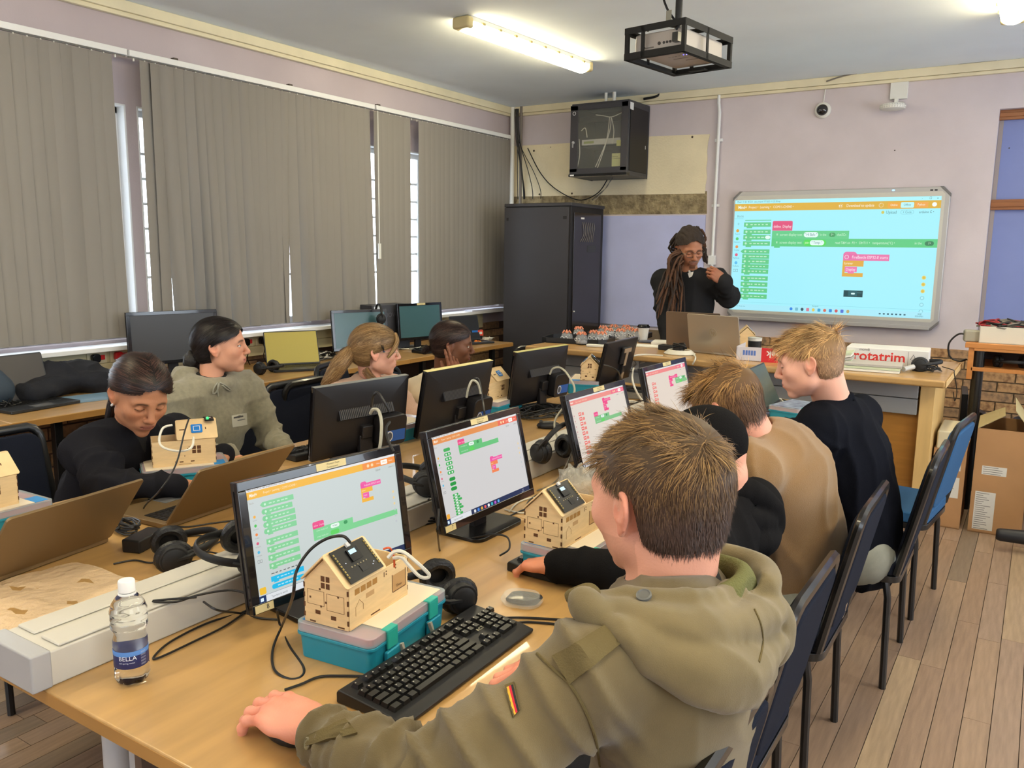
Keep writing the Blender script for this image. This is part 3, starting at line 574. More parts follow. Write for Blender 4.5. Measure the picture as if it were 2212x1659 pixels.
def keyboard(label, loc, rz, full=True, L=.44, D=.155, brand='RCT', group=None):
    root = thing('keyboard', label, 'keyboard', loc, rz, group)
    prof = [(-D/2, 0), (-D/2-.002, .008), (-D/2+.03, .014), (D/2-.006, .026), (D/2, .02), (D/2, 0)]
    b = B(); n = len(prof)
    b.add([(x, y, z) for x in (-L/2, L/2) for y, z in prof], [tuple(range(n)), tuple(range(n, 2*n))[::-1]]+[(i, n+i, n+(i+1) % n, (i+1) % n) for i in range(n)], M_black); b.obj('case', root, .003)
    s_ = (L-.022)/22.0; y0 = D/2-.024; sl = math.atan2(.012, D-.036)
    def kz(y): return .0155+(y+D/2-.03)*math.tan(sl)
    jb = B()
    for ry, groups in KEYROWS:
        y = y0-ry*s_*.93
        for g in groups:
            if len(g) == 3: items = [(g[0], g[1])]
            else: items = [(g[0]+i, 1) for i in range(int(g[1]))]
            for u, wd in items:
                x = -L/2+.011+(u+wd/2)*s_; Mx = Matrix.Translation((x, y, kz(y)-.002)) @ Matrix.Rotation(sl, 4, 'X')
                if full: o = link('key', key_mesh(wd, s_), root); o.matrix_local = Mx
                else:
                    old = jb.M; jb.M = Mx; me = key_mesh(wd, s_); jb.add([v.co for v in me.vertices], [tuple(p.vertices) for p in me.polygons], M_key); jb.M = old
    if not full: jb.obj('keys', root)['kind'] = 'stuff'
    q = link('brand_print', text_mesh(brand, .012, flat((190, 186, 160)), 'CENTER'), root); q.matrix_local = Matrix.Translation((L*.30, y0-3.1*s_+.004, kz(y0-3*s_)+.002)) @ Matrix.Rotation(sl, 4, 'X')
    return root
def laptop(label, hinge, yaw, open_deg, w_=.34, d=.235, shell=None, screen=None, keys=True, cat='laptop', thick=.016, logo=None, group=None):
    """hinge = centre of hinge line on the table; the deck runs towards -y local, the lid stands at the hinge"""
    root = thing('laptop', label, cat, hinge, R(yaw), group); sh = shell or M_alu
    B().prism(rrect(w_, d, .012, cx=0, cy=-d/2), .002, thick, sh).obj('base', root, .002)
    if keys:
        b = B(); 
        for r_ in range(5):
            n = 14 if r_ < 4 else 9
            for k in range(n): b.cbox((-w_*.44+(k+.5)*w_*.88/n, -.035-r_*.019, thick+.0008), (w_*.88/n-.003, .016, .0016), M_key)
        b.obj('keys', root)['kind'] = 'stuff'; B().cbox((0, -d+.045, thick+.0003), (.10, .06, .0006), flat((90, 90, 92))).obj('touchpad', root)
    t = R(open_deg-90); T_ = Matrix.Translation((0, 0, thick)) @ Matrix.Rotation(-t, 4, 'X')
    lid = B().prism(rrect(w_, d-.005, .01, cx=0, cy=(d-.005)/2), -.004, .003, sh)
    Rz = T_ @ Matrix.Rotation(R(90), 4, 'X')
    o = lid.obj('lid', root, .0015); o.matrix_local = Rz
    s2 = B().box(-w_/2+.006, w_/2-.006, .010, d-.012, .003, .0036, screen or M_off); so = s2.obj('screen', o)
    if logo:
        me = text_mesh(logo, .032, flat((150, 136, 104), .3), 'CENTER'); q = link('logo', me, o); q.matrix_local = Matrix.Translation((0, d*.52, -.0046)) @ Matrix.Rotation(PI, 4, 'Y')
        ring = B().tube([(.024*math.cos(a*PI/12), .024*math.sin(a*PI/12), 0) for a in range(24)], .0018, flat((150, 136, 104), .3), 6, True).obj('logo_ring', o); ring.location = (0, d*.52+.002, -.0044)
    return root
def teal_box(label, loc, rz, L=.27, W=.18, H=.075, lidcol=None, group='teal plastic project boxes', full=True, card=True):
    """long side along local y; latches and handle on the local +x side"""
    root = thing('plastic_box', label, 'box', loc, rz, group)
    b = B(); v = []
    for (s_, z) in ((.97, 0), (1, H-.018)): v += [(x*s_, y*s_, z) for x, y in rrect(W-.006, L-.006, .015)]
    n = len(v)//2; b.add(v, [tuple(range(n))[::-1], tuple(range(n, 2*n))]+[(i, (i+1) % n, n+(i+1) % n, n+i) for i in range(n)], M_teal); b.prism(rrect(W+.002, L+.002, .016), H-.026, H-.020, M_teal); b.obj('body', root, .001)
    B().prism(rrect(W-.012, L-.012, .015), H-.020, H-.007, M_pinkp).obj('inner_tray', root)
    B().prism(rrect(W, L, .015), H-.020, H, M_lid).obj('lid', root, .002)
    if card: B().box(-W/2+.012, W/2-.012, -L/2+.05, L/2-.012, H, H+.0012, mat('card sheet', (228, 214, 190), .7)).obj('card', root); B().box(-W/2+.01, -W/2+.07, -L/2+.012, -L/2+.05, H, H+.001, flat((30, 130, 200))).obj('blue_print', root)
    for y in (-L*.27, L*.27): B().box(W/2-.012, W/2+.005, y-.017, y+.017, H-.004, H+.002, M_tealg).box(W/2, W/2+.005, y-.017, y+.017, H-.038, H-.002, M_tealg).obj('latch', root, .002)
    if full:
        [B().box(W/2-.001, W/2+.008, y-.024, y+.024, .002, H-.04, M_teal).obj('latch_rib', root, .003) for y in (-L*.27, L*.27)]
        B().tube([(W/2+.008, -.052, .035), (W/2+.016, -.052, .012), (W/2+.016, .052, .012), (W/2+.008, .052, .035)], .0055, mat('grey handle', (176, 170, 158), .4), 8).obj('handle', root)
    return root
def house(label, loc, rz, board=True, sensor=True, led=False, s_=1.0, group='small plywood model houses', full=True):
    """gable looks along local -y; roof over the front part; long sides are +x and -x"""
    root = thing('model_house', label, 'model house', loc, rz, group)
    W, L, h, ap, rl, t = .105*s_, .20*s_, .085*s_, .052*s_, .118*s_, .003
    g = B(); g.M = Matrix(((1, 0, 0, 0), (0, 0, -1, -L/2), (0, 1, 0, 0), (0, 0, 0, 1)))
    g.prism([(-W/2, 0), (W/2, 0), (W/2, h), (0, h+ap), (-W/2, h)], -t, 0, M_ply); g.obj('gable_wall', root)
    g = B(); g.M = Matrix(((1, 0, 0, 0), (0, 0, -1, -L/2+rl), (0, 1, 0, 0), (0, 0, 0, 1))); g.prism([(-W/2+t, h*.5), (W/2-t, h*.5), (W/2-t, h), (0, h+ap-.004), (-W/2+t, h)], -t, 0, M_ply); g.obj('inner_wall', root)
    for sx in (-1, 1): B().box(sx*W/2-t/2, sx*W/2+t/2, -L/2+t, L/2, 0, h, M_ply).obj('side_wall', root)
    B().box(-W/2, W/2, L/2-t, L/2, 0, h, M_ply).obj('end_wall', root); B().box(-W/2-.003, W/2+.003, -L/2+t, L/2-t, 0, t, M_ply).obj('floor_plate', root)
    ang = math.atan2(ap, W/2); rlen = math.hypot(ap, W/2)+.008
    for sx in (-1, 1):
        r_ = B(); r_.prism(rrect(rlen, rl+.012, .006), 0, t, M_ply); o = r_.obj('roof_panel', root); bb = B()
        c = Vector((sx*W/4, -L/2+rl/2-.002, h+ap/2+.003)); o.matrix_local = Matrix.Translation(c) @ Matrix.Rotation(sx*ang, 4, 'Y')
        if sx == 1 and board:
            pb = B().box(-.037*s_, .037*s_, -.052*s_, .052*s_, .0075, .0092, M_pcb); bo = pb.obj('circuit_board', o)
            q = B().box(-.026, .0, -.014, .018, .0092, .0125, M_blackg).box(-.024, -.015, -.010, .010, .0125, .0127, glow((190, 236, 255), 1.2)); q.obj('display', bo) if False else q.obj('display', o)
            q = B()
            for k in range(9): q.box(-.030+k*.0065, -.026+k*.0065, -.049, -.046, .0092, .011, flat((160, 140, 80))); q.box(-.030+k*.0065, -.026+k*.0065, .046, .049, .0092, .011, flat((160, 140, 80)))
            for k in range(6): q.cyl((.008, -.024+k*.009, .0092), (.008, -.024+k*.009, .0102), .0016, m=flat((150, 140, 110)), n=8)
            for (x, y) in ((.022, .03), (.018, .036), (-.004, -.032)): q.ball((x, y, .0098), .0012, glow((240, 245, 255), 1.0), 6)
            q.box(.012, .026, -.006, .012, .0092, .0105, flat((40, 40, 40))); q.obj('components', o)
            B().box(-.040, -.031, -.005, .005, .009, .014, flat((190, 190, 190), .3)).obj('usb_socket', o)
        if sx == -1 and sensor:
            B().prism(rrect(.034, .036, .004), .004, .006, flat((24, 118, 200), .4)).obj('blue_sensor', o)
            B().frame(-.010, .010, -.011, .011, .002, .006, .0066, flat((214, 220, 226))).obj('sensor_coil', o)
        if sx == -1:
            B().box(-.002, .002, .035, .055, t, t+.0006, M_cutdark).box(-.004, .004, -.03, -.027, t, t+.0006, M_cutdark).obj('roof_slot', o)
    d = B(); e = .0004
    def cut_plate(side, u0, u1, z0, z1, m=M_cutdark):  # openings drawn as dark plates, shade put into their colour
        if side == 'g': d.box(u0, u1, -L/2-e, -L/2+t*.5, z0, z1, m)
        elif side == '+': d.box(W/2, W/2+t/2+e, u0, u1, z0, z1, m)
        else: d.box(-W/2-t/2-e, -W/2, u0, u1, z0, z1, m)
    for (a, c) in ((-.011, -.002), (.001, .010)):
        for z in (h+.004, h-.010): cut_plate('g', a, c, z, z+.011)
    for (a, z) in ((-.02, .02), (.018, .015)): cut_plate('g', a-.006, a+.006, z, z+.008)
    for (a, z) in ((-.038, .05), (-.012, .035), (-.014, .07), (.03, .062), (.0, .045)): cut_plate('g', a-.002, a+.002, z, z+.004)
    for (u0, u1, z0, z1) in ((-.045, -.004, .038, .068), (.002, .044, .032, .066)):
        for (a, c, z, zz) in ((u0, u1, z0, z0+.0006), (u0, u1, z1-.0006, z1), (u0, u0+.0006, z0, z1), (u1-.0006, u1, z0, z1)): cut_plate('g', a, c, z, zz)
    cut_plate('g', -.04, -.026, .002, .005); cut_plate('g', .028, .044, .002, .005)
    for k in range(4): cut_plate('+', -L/2+.02+k*.019, -L/2+.035+k*.019, h-.020, h-.008, M_edge)
    cut_plate('+', .045, .09, .025, .060, mat('shaded ply', (186, 146, 96), .7)); cut_plate('+', .043, .045, .025, .062); cut_plate('+', .09, .0925, .025, .062); cut_plate('+', .045, .092, .023, .025)  # door panel: shade put into a darker ply tone
    cut_plate('+', -.03, .0, .004, .0065); cut_plate('+', .015, .017, .068, .078); cut_plate('+', .022, .025, .070, .073); cut_plate('+', .022, .025, .076, .079); cut_plate('+', .055, .058, .072, .075); cut_plate('+', .055, .058, .079, .082)
    for (a, c) in ((-.052, -.040), (-.036, -.024)):
        for z in (.052, .038): cut_plate('-', a, c, z, z+.012)
    for (u, z) in ((.0, .03), (-.01, .055), (.03, .012), (-.015, .06)): cut_plate('-', u-.0015, u+.0015, z, z+.003)
    cut_plate('-', -.03, -.018, .010, .014); cut_plate('-', .005, .017, .010, .014); cut_plate('-', -.02, .02, .002, .004)
    if full:
        for z in (.01, .03, .05, .07):
            for sx in (-1, 1): d.box(sx*W/2-t/2-e, sx*W/2+t/2+e, -L/2-e, -L/2+.0012, z, z+.010, M_cutdark); d.box(sx*W/2-t/2-e, sx*W/2+t/2+e, L/2-.0012, L/2+e, z, z+.010, M_cutdark)
        # engraved picture and words on the long side
        q = B(); q.tube([(W/2+t/2+.0003, y, z) for y, z in ((-.078, .022), (-.078, .040), (-.066, .052), (-.054, .040), (-.054, .028))], .0006, flat((170, 130, 84)), 4); q.box(W/2+t/2, W/2+t/2+.0003, -.045, -.018, .046, .056, flat((188, 150, 104))); q.obj('engraving', root)
        me = text_mesh('Door', .009, flat((110, 76, 44)), 'CENTER'); o = link('door_print', me, root); o.matrix_local = Matrix(((0, 0, 1, W/2+t/2+.0008), (1, 0, 0, .068), (0, 1, 0, .034), (0, 0, 0, 1)))
    d.obj('laser_cuts', root, angle=None)['kind'] = 'stuff'
    if led:
        B().ball((-.02, -L/2+.02, h+ap+.012), .005, glow((60, 255, 110), 2.2), 8).ball((.004, -L/2+.01, h+ap+.006), .003, glow((255, 220, 225), 2), 8).obj('led_light', root); B().box(-.03, .03, -L/2+.0, -L/2+.03, h+ap+.003, h+ap+.008, M_pcb).obj('led_board', root)
    return root
def headphones(label, loc, rot, s_=1.0, group='black over-ear headphones', m=None):
    root = thing('headphones', label, 'headphones', loc, 0, group, rot); m = m or mat('matt black headphone', (22, 22, 24), .55)
    R0 = .078*s_
    band = [(R0*1.02*math.cos(a), 0, R0*1.25*math.sin(a)+.02) for a in [PI*k/20 for k in range(21)]]
    B().tube(band, .010*s_, m, 8, flatk=.45).obj('headband', root)
    for sx in (-1, 1):
        c = (sx*R0, 0, 0); b = B()
        b.tube([(sx*(R0+.012), 0, 0), (sx*(R0+.016), 0, 0), (sx*(R0-.006), 0, 0)][:2], [.030*s_, .022*s_], m, 20); b.tube([(sx*(R0-.004), 0, 0), (sx*(R0+.012), 0, 0)], [.036*s_, .034*s_], m, 20); b.obj('ear_cup', root, .002)
        B().tube([(sx*(R0-.016), .030*s_*math.cos(a*PI/10), .034*s_*math.sin(a*PI/10)) for a in range(20)], .0125*s_, mat('ear pad leather', (26, 26, 28), .4, bump=.6, bscale=120), 8, True).obj('ear_pad', root)
        B().tube([(sx*(R0+.010), 0, .0), (sx*(R0+.016), 0, .035*s_), (sx*R0*1.02, 0, .06*s_)], .006*s_, m, 6).obj('yoke', root)
    return root
def chair_parts(root, fab, sw_=.44):
    B().prism(rrect(.42, .40, .05), .42, .47, fab).obj('seat', root, .012)
    B().prism(rrect(.42, .40, .05), .395, .42, M_blk).obj('seat_frame', root, .002)
    # back: tube frame leaning back, panel inside
    t = R(12); T_ = Matrix.Translation((0, -.19, .45)) @ Matrix.Rotation(t, 4, 'X')
    pts = [(-.20, 0, -.02), (-.205, 0, .1), (-.20, 0, .36)]+[(-.20+.05-.05*math.cos(a), 0, .36+.05*math.sin(a)) for a in (.4, .9, 1.4)]+[(.20-.05+.05*math.cos(a), 0, .36+.05*math.sin(a)) for a in (1.4, .9, .4)]+[(.20, 0, .36), (.205, 0, .1), (.20, 0, -.02)]
    o = B().tube(pts, .0135, M_blk, 8, flatk=1.3).obj('back_frame', root); o.matrix_local = T_
    b = B(); b.M = Matrix(((1, 0, 0, 0), (0, 0, 1, 0), (0, 1, 0, 0), (0, 0, 0, 1))); b.prism(rrect(.385, .345, .05, cx=0, cy=.215), -.016, .022, fab); o = b.obj('backrest', root, .010); o.matrix_local = T_
    for sx in (-1, 1):
        B().tube([(sx*.19, .17, .41), (sx*.205, .19, .36), (sx*.215, .22, 0)], .0125, M_blk, 8).obj('leg', root); B().tube([(sx*.19, -.15, .41), (sx*.205, -.165, .34), (sx*.215, -.175, 0)], .0125, M_blk, 8).obj('leg', root)
        B().ball((sx*.203, -.215, .60), .006, flat((150, 150, 150), .3), 8).obj('bolt', root)
CH = {}
def chair(label, x, y, rz, fab='navy', group='stackable banquet chairs with black steel frames'):
    if fab not in CH:
        r_ = thing('banquet_chair', label, 'chair', (x, y, 0), R(rz), group); chair_parts(r_, {'navy': M_navy, 'blue': M_blue}[fab]); CH[fab] = r_; return r_
    return dup(CH[fab], (x, y, 0), R(rz), label, group)
# ================================================================ wall and ceiling fittings
def cab_front(root, w_, z0, z1, yf, frame, m):
    pass
M_rack = mat('black powder coat', (66, 65, 69), .42, metal=.3); M_rackd = mat('dark rack panel', (30, 27, 27), .5, metal=.2)
M_smoke = mat('smoked rack glass', (150, 152, 146), .05, trans=.0, alpha=.18, spec=.8)
# wall cabinet
cx0, cx1, cyf, cz0, cz1 = PY(1233, 300, 6.7).x, PY(1356, 300, 6.7).x, 6.7, 2.2, 2.83
cabn = thing('network_cabinet', 'black wall network cabinet with a smoked glass door high on the cream wall', 'cabinet', ((cx0+cx1)/2, cyf, cz0)); W_ = cx1-cx0; D_ = YB-.01-cyf; H_ = cz1-cz0
b = B(); t = .02
b.box(-W_/2, W_/2, .01, D_, 0, t, M_rack); b.box(-W_/2, W_/2, .01, D_, H_-t, H_, M_rack); b.box(-W_/2, -W_/2+t, .01, D_, t, H_-t, M_rack); b.box(W_/2-t, W_/2, .01, D_, t, H_-t, M_rack); b.box(-W_/2, W_/2, D_-.01, D_, 0, H_, M_rack); b.obj('body', cabn, .003)
B().box(W_/2, W_/2+.004, .04, D_-.03, .04, H_-.05, M_rackd).box(W_/2+.003, W_/2+.006, D_-.08, D_-.07, .25, .28, flat((200, 200, 200), .3)).obj('side_panel', cabn, .002)
b = B(); b.box(-W_/2, -W_/2+.075, -.012, .008, .04, H_-.02, M_rack); b.box(W_/2-.06, W_/2, -.012, .008, .04, H_-.02, M_rack); b.box(-W_/2, W_/2, -.012, .008, H_-.06, H_-.02, M_rack); b.box(-W_/2, W_/2, -.012, .008, .02, .07, M_rack); dr = b.obj('door', cabn, .002)
B().box(-W_/2+.075, W_/2-.06, -.004, 0, .07, H_-.06, M_smoke).obj('glass_pane', dr)
B().box(-W_/2-.006, W_/2+.006, -.02, .05, 0, .022, M_blackg).obj('bottom_lip', cabn, .003)
B().cyl((-W_/2+.035, -.012, H_*.47), (-W_/2+.035, -.022, H_*.47), .012, m=flat((190, 190, 190), .25)).box(-W_/2+.03, -W_/2+.04, -.03, -.022, H_*.40, H_*.47, flat((150, 150, 150), .3)).obj('lock', dr)
B().tube([(-W_/2+.037+.014*math.cos(a*PI/9), -.0135, H_-.085+.014*math.sin(a*PI/9)) for a in range(18)], .002, flat((230, 230, 230)), 5, True).obj('round_mark', dr)
B().box(W_/2+.004, W_/2+.005, .02, .09, H_-.08, H_-.02, flat((220, 220, 220))).obj('white_sticker', cabn); B().box(-W_/2+.01, -W_/2+.05, -.021, -.0200, .005, .018, flat((220, 220, 220))).obj('white_sticker', cabn)
B().box(-W_/2+.05, W_/2-.04, .10, .40, .27, .275, M_rackd).box(-W_/2+.05, W_/2-.04, .06, .08, H_-.16, H_-.11, M_rackd).obj('inner_shelf', cabn)
B().box(-W_/2+.08, W_/2-.10, .06, .25, .277, .325, flat((196, 196, 186))).box(-W_/2+.10, -W_/2+.2, .059, .0595, .29, .31, flat((150, 160, 90))).obj('network_switch', cabn)
nb = B(); nb.box(W_/2-.16, W_/2-.075, .03, .034, .08, .19, flat((206, 206, 140))); o = nb.obj('note_card', cabn)
q = link('note_print', text_mesh('Business\nConnexion', .016, flat((50, 60, 40)), 'LEFT'), o); q.matrix_local = Matrix.Translation((W_/2-.155, .0292, .155)) @ Matrix.Rotation(R(90), 4, 'X')
B().box(W_/2-.12, W_/2-.075, .03, .034, .25, .30, flat((206, 206, 120))).obj('note_card', cabn)
b = B()
for pts in ([(.08, .04, .50), (.06, .03, .3), (-.04, .03, .08)], [(.09, .05, .5), (.09, .03, .38), (.03, .03, .2), (-.02, .03, .07)], [(.10, .04, .49), (.13, .03, .38), (.12, .03, .27)], [(-.06, .05, .53), (.02, .04, .515), (.10, .04, .50), (.2, .04, .53)], [(-.19, .03, .40), (-.15, .03, .42), (-.13, .03, .34)], [(-.21, .03, .33), (-.2, .03, .2), (-.22, .03, .09)]): b.tube(spline(pts, 6), .004, M_cabw, 5)
b.obj('patch_cables', cabn)
B().cyl((-.02, .16, H_), (-.02, .16, ZC-cz0), .014, m=M_whitepl).obj('feed_pipe', cabn); B().cyl((.06, .16, H_), (.06, .16, ZC-cz0), .016, m=M_whitepl).obj('feed_pipe', cabn)
b = B(); b.tube([(.05, .2, 0), (.0, .16, -.10), (-.10, .1, -.20)], .004, M_cab, 5); b.tube([(.04, .2, 0), (.02, .16, -.08), (-.08, .12, -.2)], .004, M_cabg, 5); b.obj('hanging_cables', cabn)
# tall rack
ry = 6.33; rx0, rx1 = PY(1088, 600, ry).x, PY(1231, 600, ry).x; rz1 = PY(1231, 437, ry).z
rk = thing('server_rack', 'tall black server rack standing in the corner beside the blinds', 'rack', ((rx0+rx1)/2, ry, 0)); W_ = rx1-rx0; D_ = .62
B().box(-W_/2+.01, W_/2-.004, .01, D_, .03, rz1-.02, M_rackd).obj('body', rk, .004); B().box(-W_/2, W_/2+.004, -.004, D_+.01, rz1-.03, rz1, M_rack).obj('top_cover', rk, .006)
rp = B().box(-W_/2+.006, W_/2-.02, -.008, .01, .06, rz1-.036, M_rack).obj('front_panel', rk, .003)
B().box(W_/2-.075, W_/2-.04, -.0095, -.008, rz1-.14, rz1-.115, flat((20, 20, 22))).box(-W_/2+.03, -W_/2+.05, -.0095, -.008, rz1-.15, rz1-.125, flat((20, 20, 22))).obj('latch', rp)
B().box(W_/2-.018, W_/2-.006, -.006, .008, .06, rz1-.036, M_rackd).obj('edge_strip', rk)
sp = B().box(W_/2-.004, W_/2+.004, .05, D_-.06, .10, rz1-.08, mat('rack side glass', (34, 28, 27), .12, spec=.8)).obj('side_door', rk, .002)
B().box(W_/2+.004, W_/2+.0055, .30, .46, rz1-.42, rz1-.36, flat((56, 56, 60))).obj('network_gear', sp) ; b = B()
for k in range(7): b.tube(spline([(W_/2+.006, .20+k*.035, rz1-.16), (W_/2+.012, .21+k*.035, rz1-.21), (W_/2+.008, .22+k*.03, rz1-.27), (W_/2+.006, .16+k*.04, rz1-.33)], 4), .0022, flat((120, 116, 112)), 4)
b.box(W_/2+.004, W_/2+.006, .17, .23, rz1-.135, rz1-.12, flat((200, 200, 200))); b.obj('rack_cables', sp); B().ball((W_/2+.01, .07, 1.02), .008, flat((200, 200, 200), .3), 8).obj('knob', sp)
# light
l0, l1 = PZ(1000, 66, 2.85), PZ(1262, 158, 2.85); yaw = math.atan2(l1.y-l0.y, l1.x-l0.x); LL = (l1-l0).length
def light_fix(label, c, rz, LL=1.46):
    r_ = thing('ceiling_light', label, 'light', (c[0], c[1], ZC), rz, 'fluorescent ceiling lights')
    B().box(-LL/2, LL/2, -.06, .06, -.03, 0, M_whitepl).obj('backplate', r_, .004)
    b = B(); pr = [(.062*math.cos(a), -.040-.046*math.sin(a)) for a in [-.7+(PI+1.4)*k/12 for k in range(13)]]; n = len(pr)
    b.add([(x, y, z) for x in (-LL/2+.03, LL/2-.03) for y, z in pr], [tuple(range(n)), tuple(range(n, 2*n))[::-1]]+[(i, n+i, n+i+1, i+1) for i in range(n-1)], glow((255, 238, 196), LAMP_E)); b.obj('diffuser', r_)
    for sx in (-1, 1): B().box(sx*LL/2-.03, sx*LL/2+.03, -.064, .064, -.072, -.001, mat('lamp end cap', (206, 190, 140), .4)).obj('end_cap', r_, .016)
    b = B()
    for k in range(8): b.box(-LL/2+.12+k*(LL-.24)/7-.012, -LL/2+.12+k*(LL-.24)/7+.012, -.072, .072, -.036, -.022, mat('brass clip', (150, 132, 70), .4))
    b.obj('clips', r_); return r_
light_fix('lit yellow-glowing fluorescent ceiling lamp between the blinds and the projector', ((l0+l1)/2), yaw, LL)
for (x, y) in ((-.3, 1.6), (-.3, 5.0), (-3.1, .9), (1.4, 3.2), (1.4, .2), (-1.6, -.9)): light_fix('ceiling lamp '+{(-.3, 1.6): 'above the man in the olive jacket', (-.3, 5.0): 'above the right end of the front desk', (-3.1, .9): 'above the left edge of the island', (1.4, 3.2): 'over the open floor at the right', (1.4, .2): 'behind and right of the camera', (-1.6, -.9): 'behind the camera'}[(x, y)], (x, y), R(90))
# projector in a cage
M_cage = mat('matt black cage steel', (26, 25, 22), .75)
pj = thing('projector', 'grey projector in a black steel cage hanging from the ceiling', 'projector', (-1.607, 3.985, 2.45), R(-8.5)); a, c, h = .162, .232, .145
b = B(); k = .018
for z in (0, h-k): b.frame(-a, a, -c, c, k*1.3, z, z+k*.35, M_cage)
for sx in (-1, 1):
    for sy in (-1, 1): b.cbox((sx*(a-k/2), sy*(c-k/2), h/2), (k, k, h), M_cage)
for sx in (-1, 1): b.cbox((sx*a, -.02, h/2), (.004, .02, h), M_cage); b.box(sx*a-.002, sx*a+.002, -c, c, 0, .03, M_cage); b.box(sx*a-.002, sx*a+.002, -c, c, h-.03, h, M_cage)
for sy in (-1, 1): b.cbox((-.06, sy*c, h/2), (.02, .004, h), M_cage); b.box(-a, a, sy*c-.002, sy*c+.002, 0, .03, M_cage); b.box(-a, a, sy*c-.002, sy*c+.002, h-.03, h, M_cage)
b.box(-.045, .045, c-.06, c, 0, .006, M_cage); b.box(-a, a, -.03, .03, h-.008, h, M_cage); b.obj('cage', pj)
pb_ = B().prism(rrect(.27, .40, .03), .028, .115, mat('projector shell', (176, 168, 160), .5)).obj('housing', pj, .008)
b = B(); 
for x in (.01, .035, .052, .069): b.cyl((x, -.200, .06), (x, -.203, .06), .008 if x < .02 else .006, m=flat((60, 56, 54)), n=12)
b.box(-.08, -.02, -.2015, -.2, .045, .05, flat((110, 104, 98))); b.cyl((-.07, -.2, .05), (-.07, -.203, .05), .005, m=flat((60, 56, 54)), n=10); b.obj('sockets', pj)
B().ball((.06, -.06, .0275), .0035, glow((120, 110, 255), 2), 8).ball((.075, -.058, .0275), .0035, glow((150, 140, 255), 2), 8).obj('status_light', pj)
b = B(); b.box(.01, .11, .05, .055, .0268, .0282, flat((120, 112, 106))); b.box(-.03, .05, .0, .004, .0268, .0282, flat((130, 122, 116)))
for k in range(5): b.box(-.03+k*.018, -.02+k*.018, -.05, -.042, .0268, .0282, flat((150, 144, 138)))
b.obj('buttons', pj)
B().cyl((.0, -.02, h), (.0, -.02, ZC-2.45), .017, m=M_blk).cyl((0, -.02, .30), (0, -.02, .36), .03, m=M_blk).obj('ceiling_pole', pj)
B().cyl((0, -.02, ZC-2.45-.03), (0, -.02, ZC-2.45), .07, m=M_blk).obj('ceiling_plate', pj); B().cbox((-.02, -.03, .40), (.07, .06, .05), M_cabg).cbox((-.02, -.03, .43), (.06, .06, .05), M_blk).obj('adaptor_plug', pj)
b = B(); b.tube(spline([(-.03, -.03, .40), (-.07, -.05, .33), (-.05, -.05, .26), (-.01, -.04, .2), (.05, -.1, .16), (.12, -.2, .15), (.11, -.22, .10)], 6), .006, M_cab, 6); b.tube(spline([(-.12, -.1, .155), (-.05, -.12, .17), (.0, -.05, .165), (.06, -.15, .158)], 5), .006, M_cab, 6); b.cbox((.11, -.215, .07), (.03, .03, .04), M_blk); b.obj('power_cable', pj)
B().box(-.05, -.02, -.052, -.051, .2, .245, flat((150, 146, 130))).obj('cable_tag', pj)
# dome camera, access point, their conduits
q = PY(1777, 238, YB-.02); dm = thing('dome_camera', 'white dome security camera above the whiteboard', 'camera', (q.x, YB, q.z)); dm.matrix_world = Matrix.Translation((q.x, YB, q.z)) @ Matrix.Rotation(R(90), 4, 'X')
B().lathe([(.062, 0), (.062, .02), (.05, .035), (.045, .035)], M_whitepl, 28).obj('housing', dm); B().lathe([(.045, .03), (.04, .05), (.024, .064), (0, .068)], mat('dark dome', (30, 28, 30), .08, spec=.9), 24).obj('dome', dm); B().tube([(.0, .06, .01), (.01, .2, .005), (.03, .24, .0)], .0045, M_whitepl, 6).obj('lead', dm)
q = PY(1943, 197, YB); ap = thing('wireless_access_point', 'white square box with a round ribbed access point below it, right of the dome camera', 'access point', (q.x, YB, q.z))
B().box(-.062, .062, -.03, 0, -.062, .07, M_whitepl).obj('junction_box', ap, .004); B().tube([(0, -.02, .07), (0, -.02, .15), (0, -.005, .22)], .014, M_white, 10).obj('conduit', ap); B().cbox((-.01, -.04, -.085), (.03, .02, .05), M_whitepl).cbox((-.01, -.03, -.10), (.11, .04, .03), flat((186, 182, 176))).obj('bracket', ap, .003)
b = B(); b.lathe([(.02, .03), (.085, .022), (.093, .005), (.088, -.012), (.06, -.02), (0, -.022)], M_whitepl, 40, c=(-.02, -.12, -.135)); o = b.obj('disc', ap); b = B()
for k in range(30): a = 2*PI*k/30; b.box(-.02+.089*math.cos(a)-.003, -.02+.089*math.cos(a)+.003, -.12+.089*math.sin(a)-.003, -.12+.089*math.sin(a)+.003, -.142, -.118, flat((190, 188, 182)))
b.obj('cooling_ribs', ap)
cpts = [PY(1785, 176, YB-.06), PY(1840, 160, YB-.06), PY(1960, 144, YB-.06), PY(2080, 136, YB-.06), PY(2215, 122, YB-.06)]
cable('cornice_cable', 'thin grey cable running along the ceiling cornice at the right', cpts, .006, M_cabg)
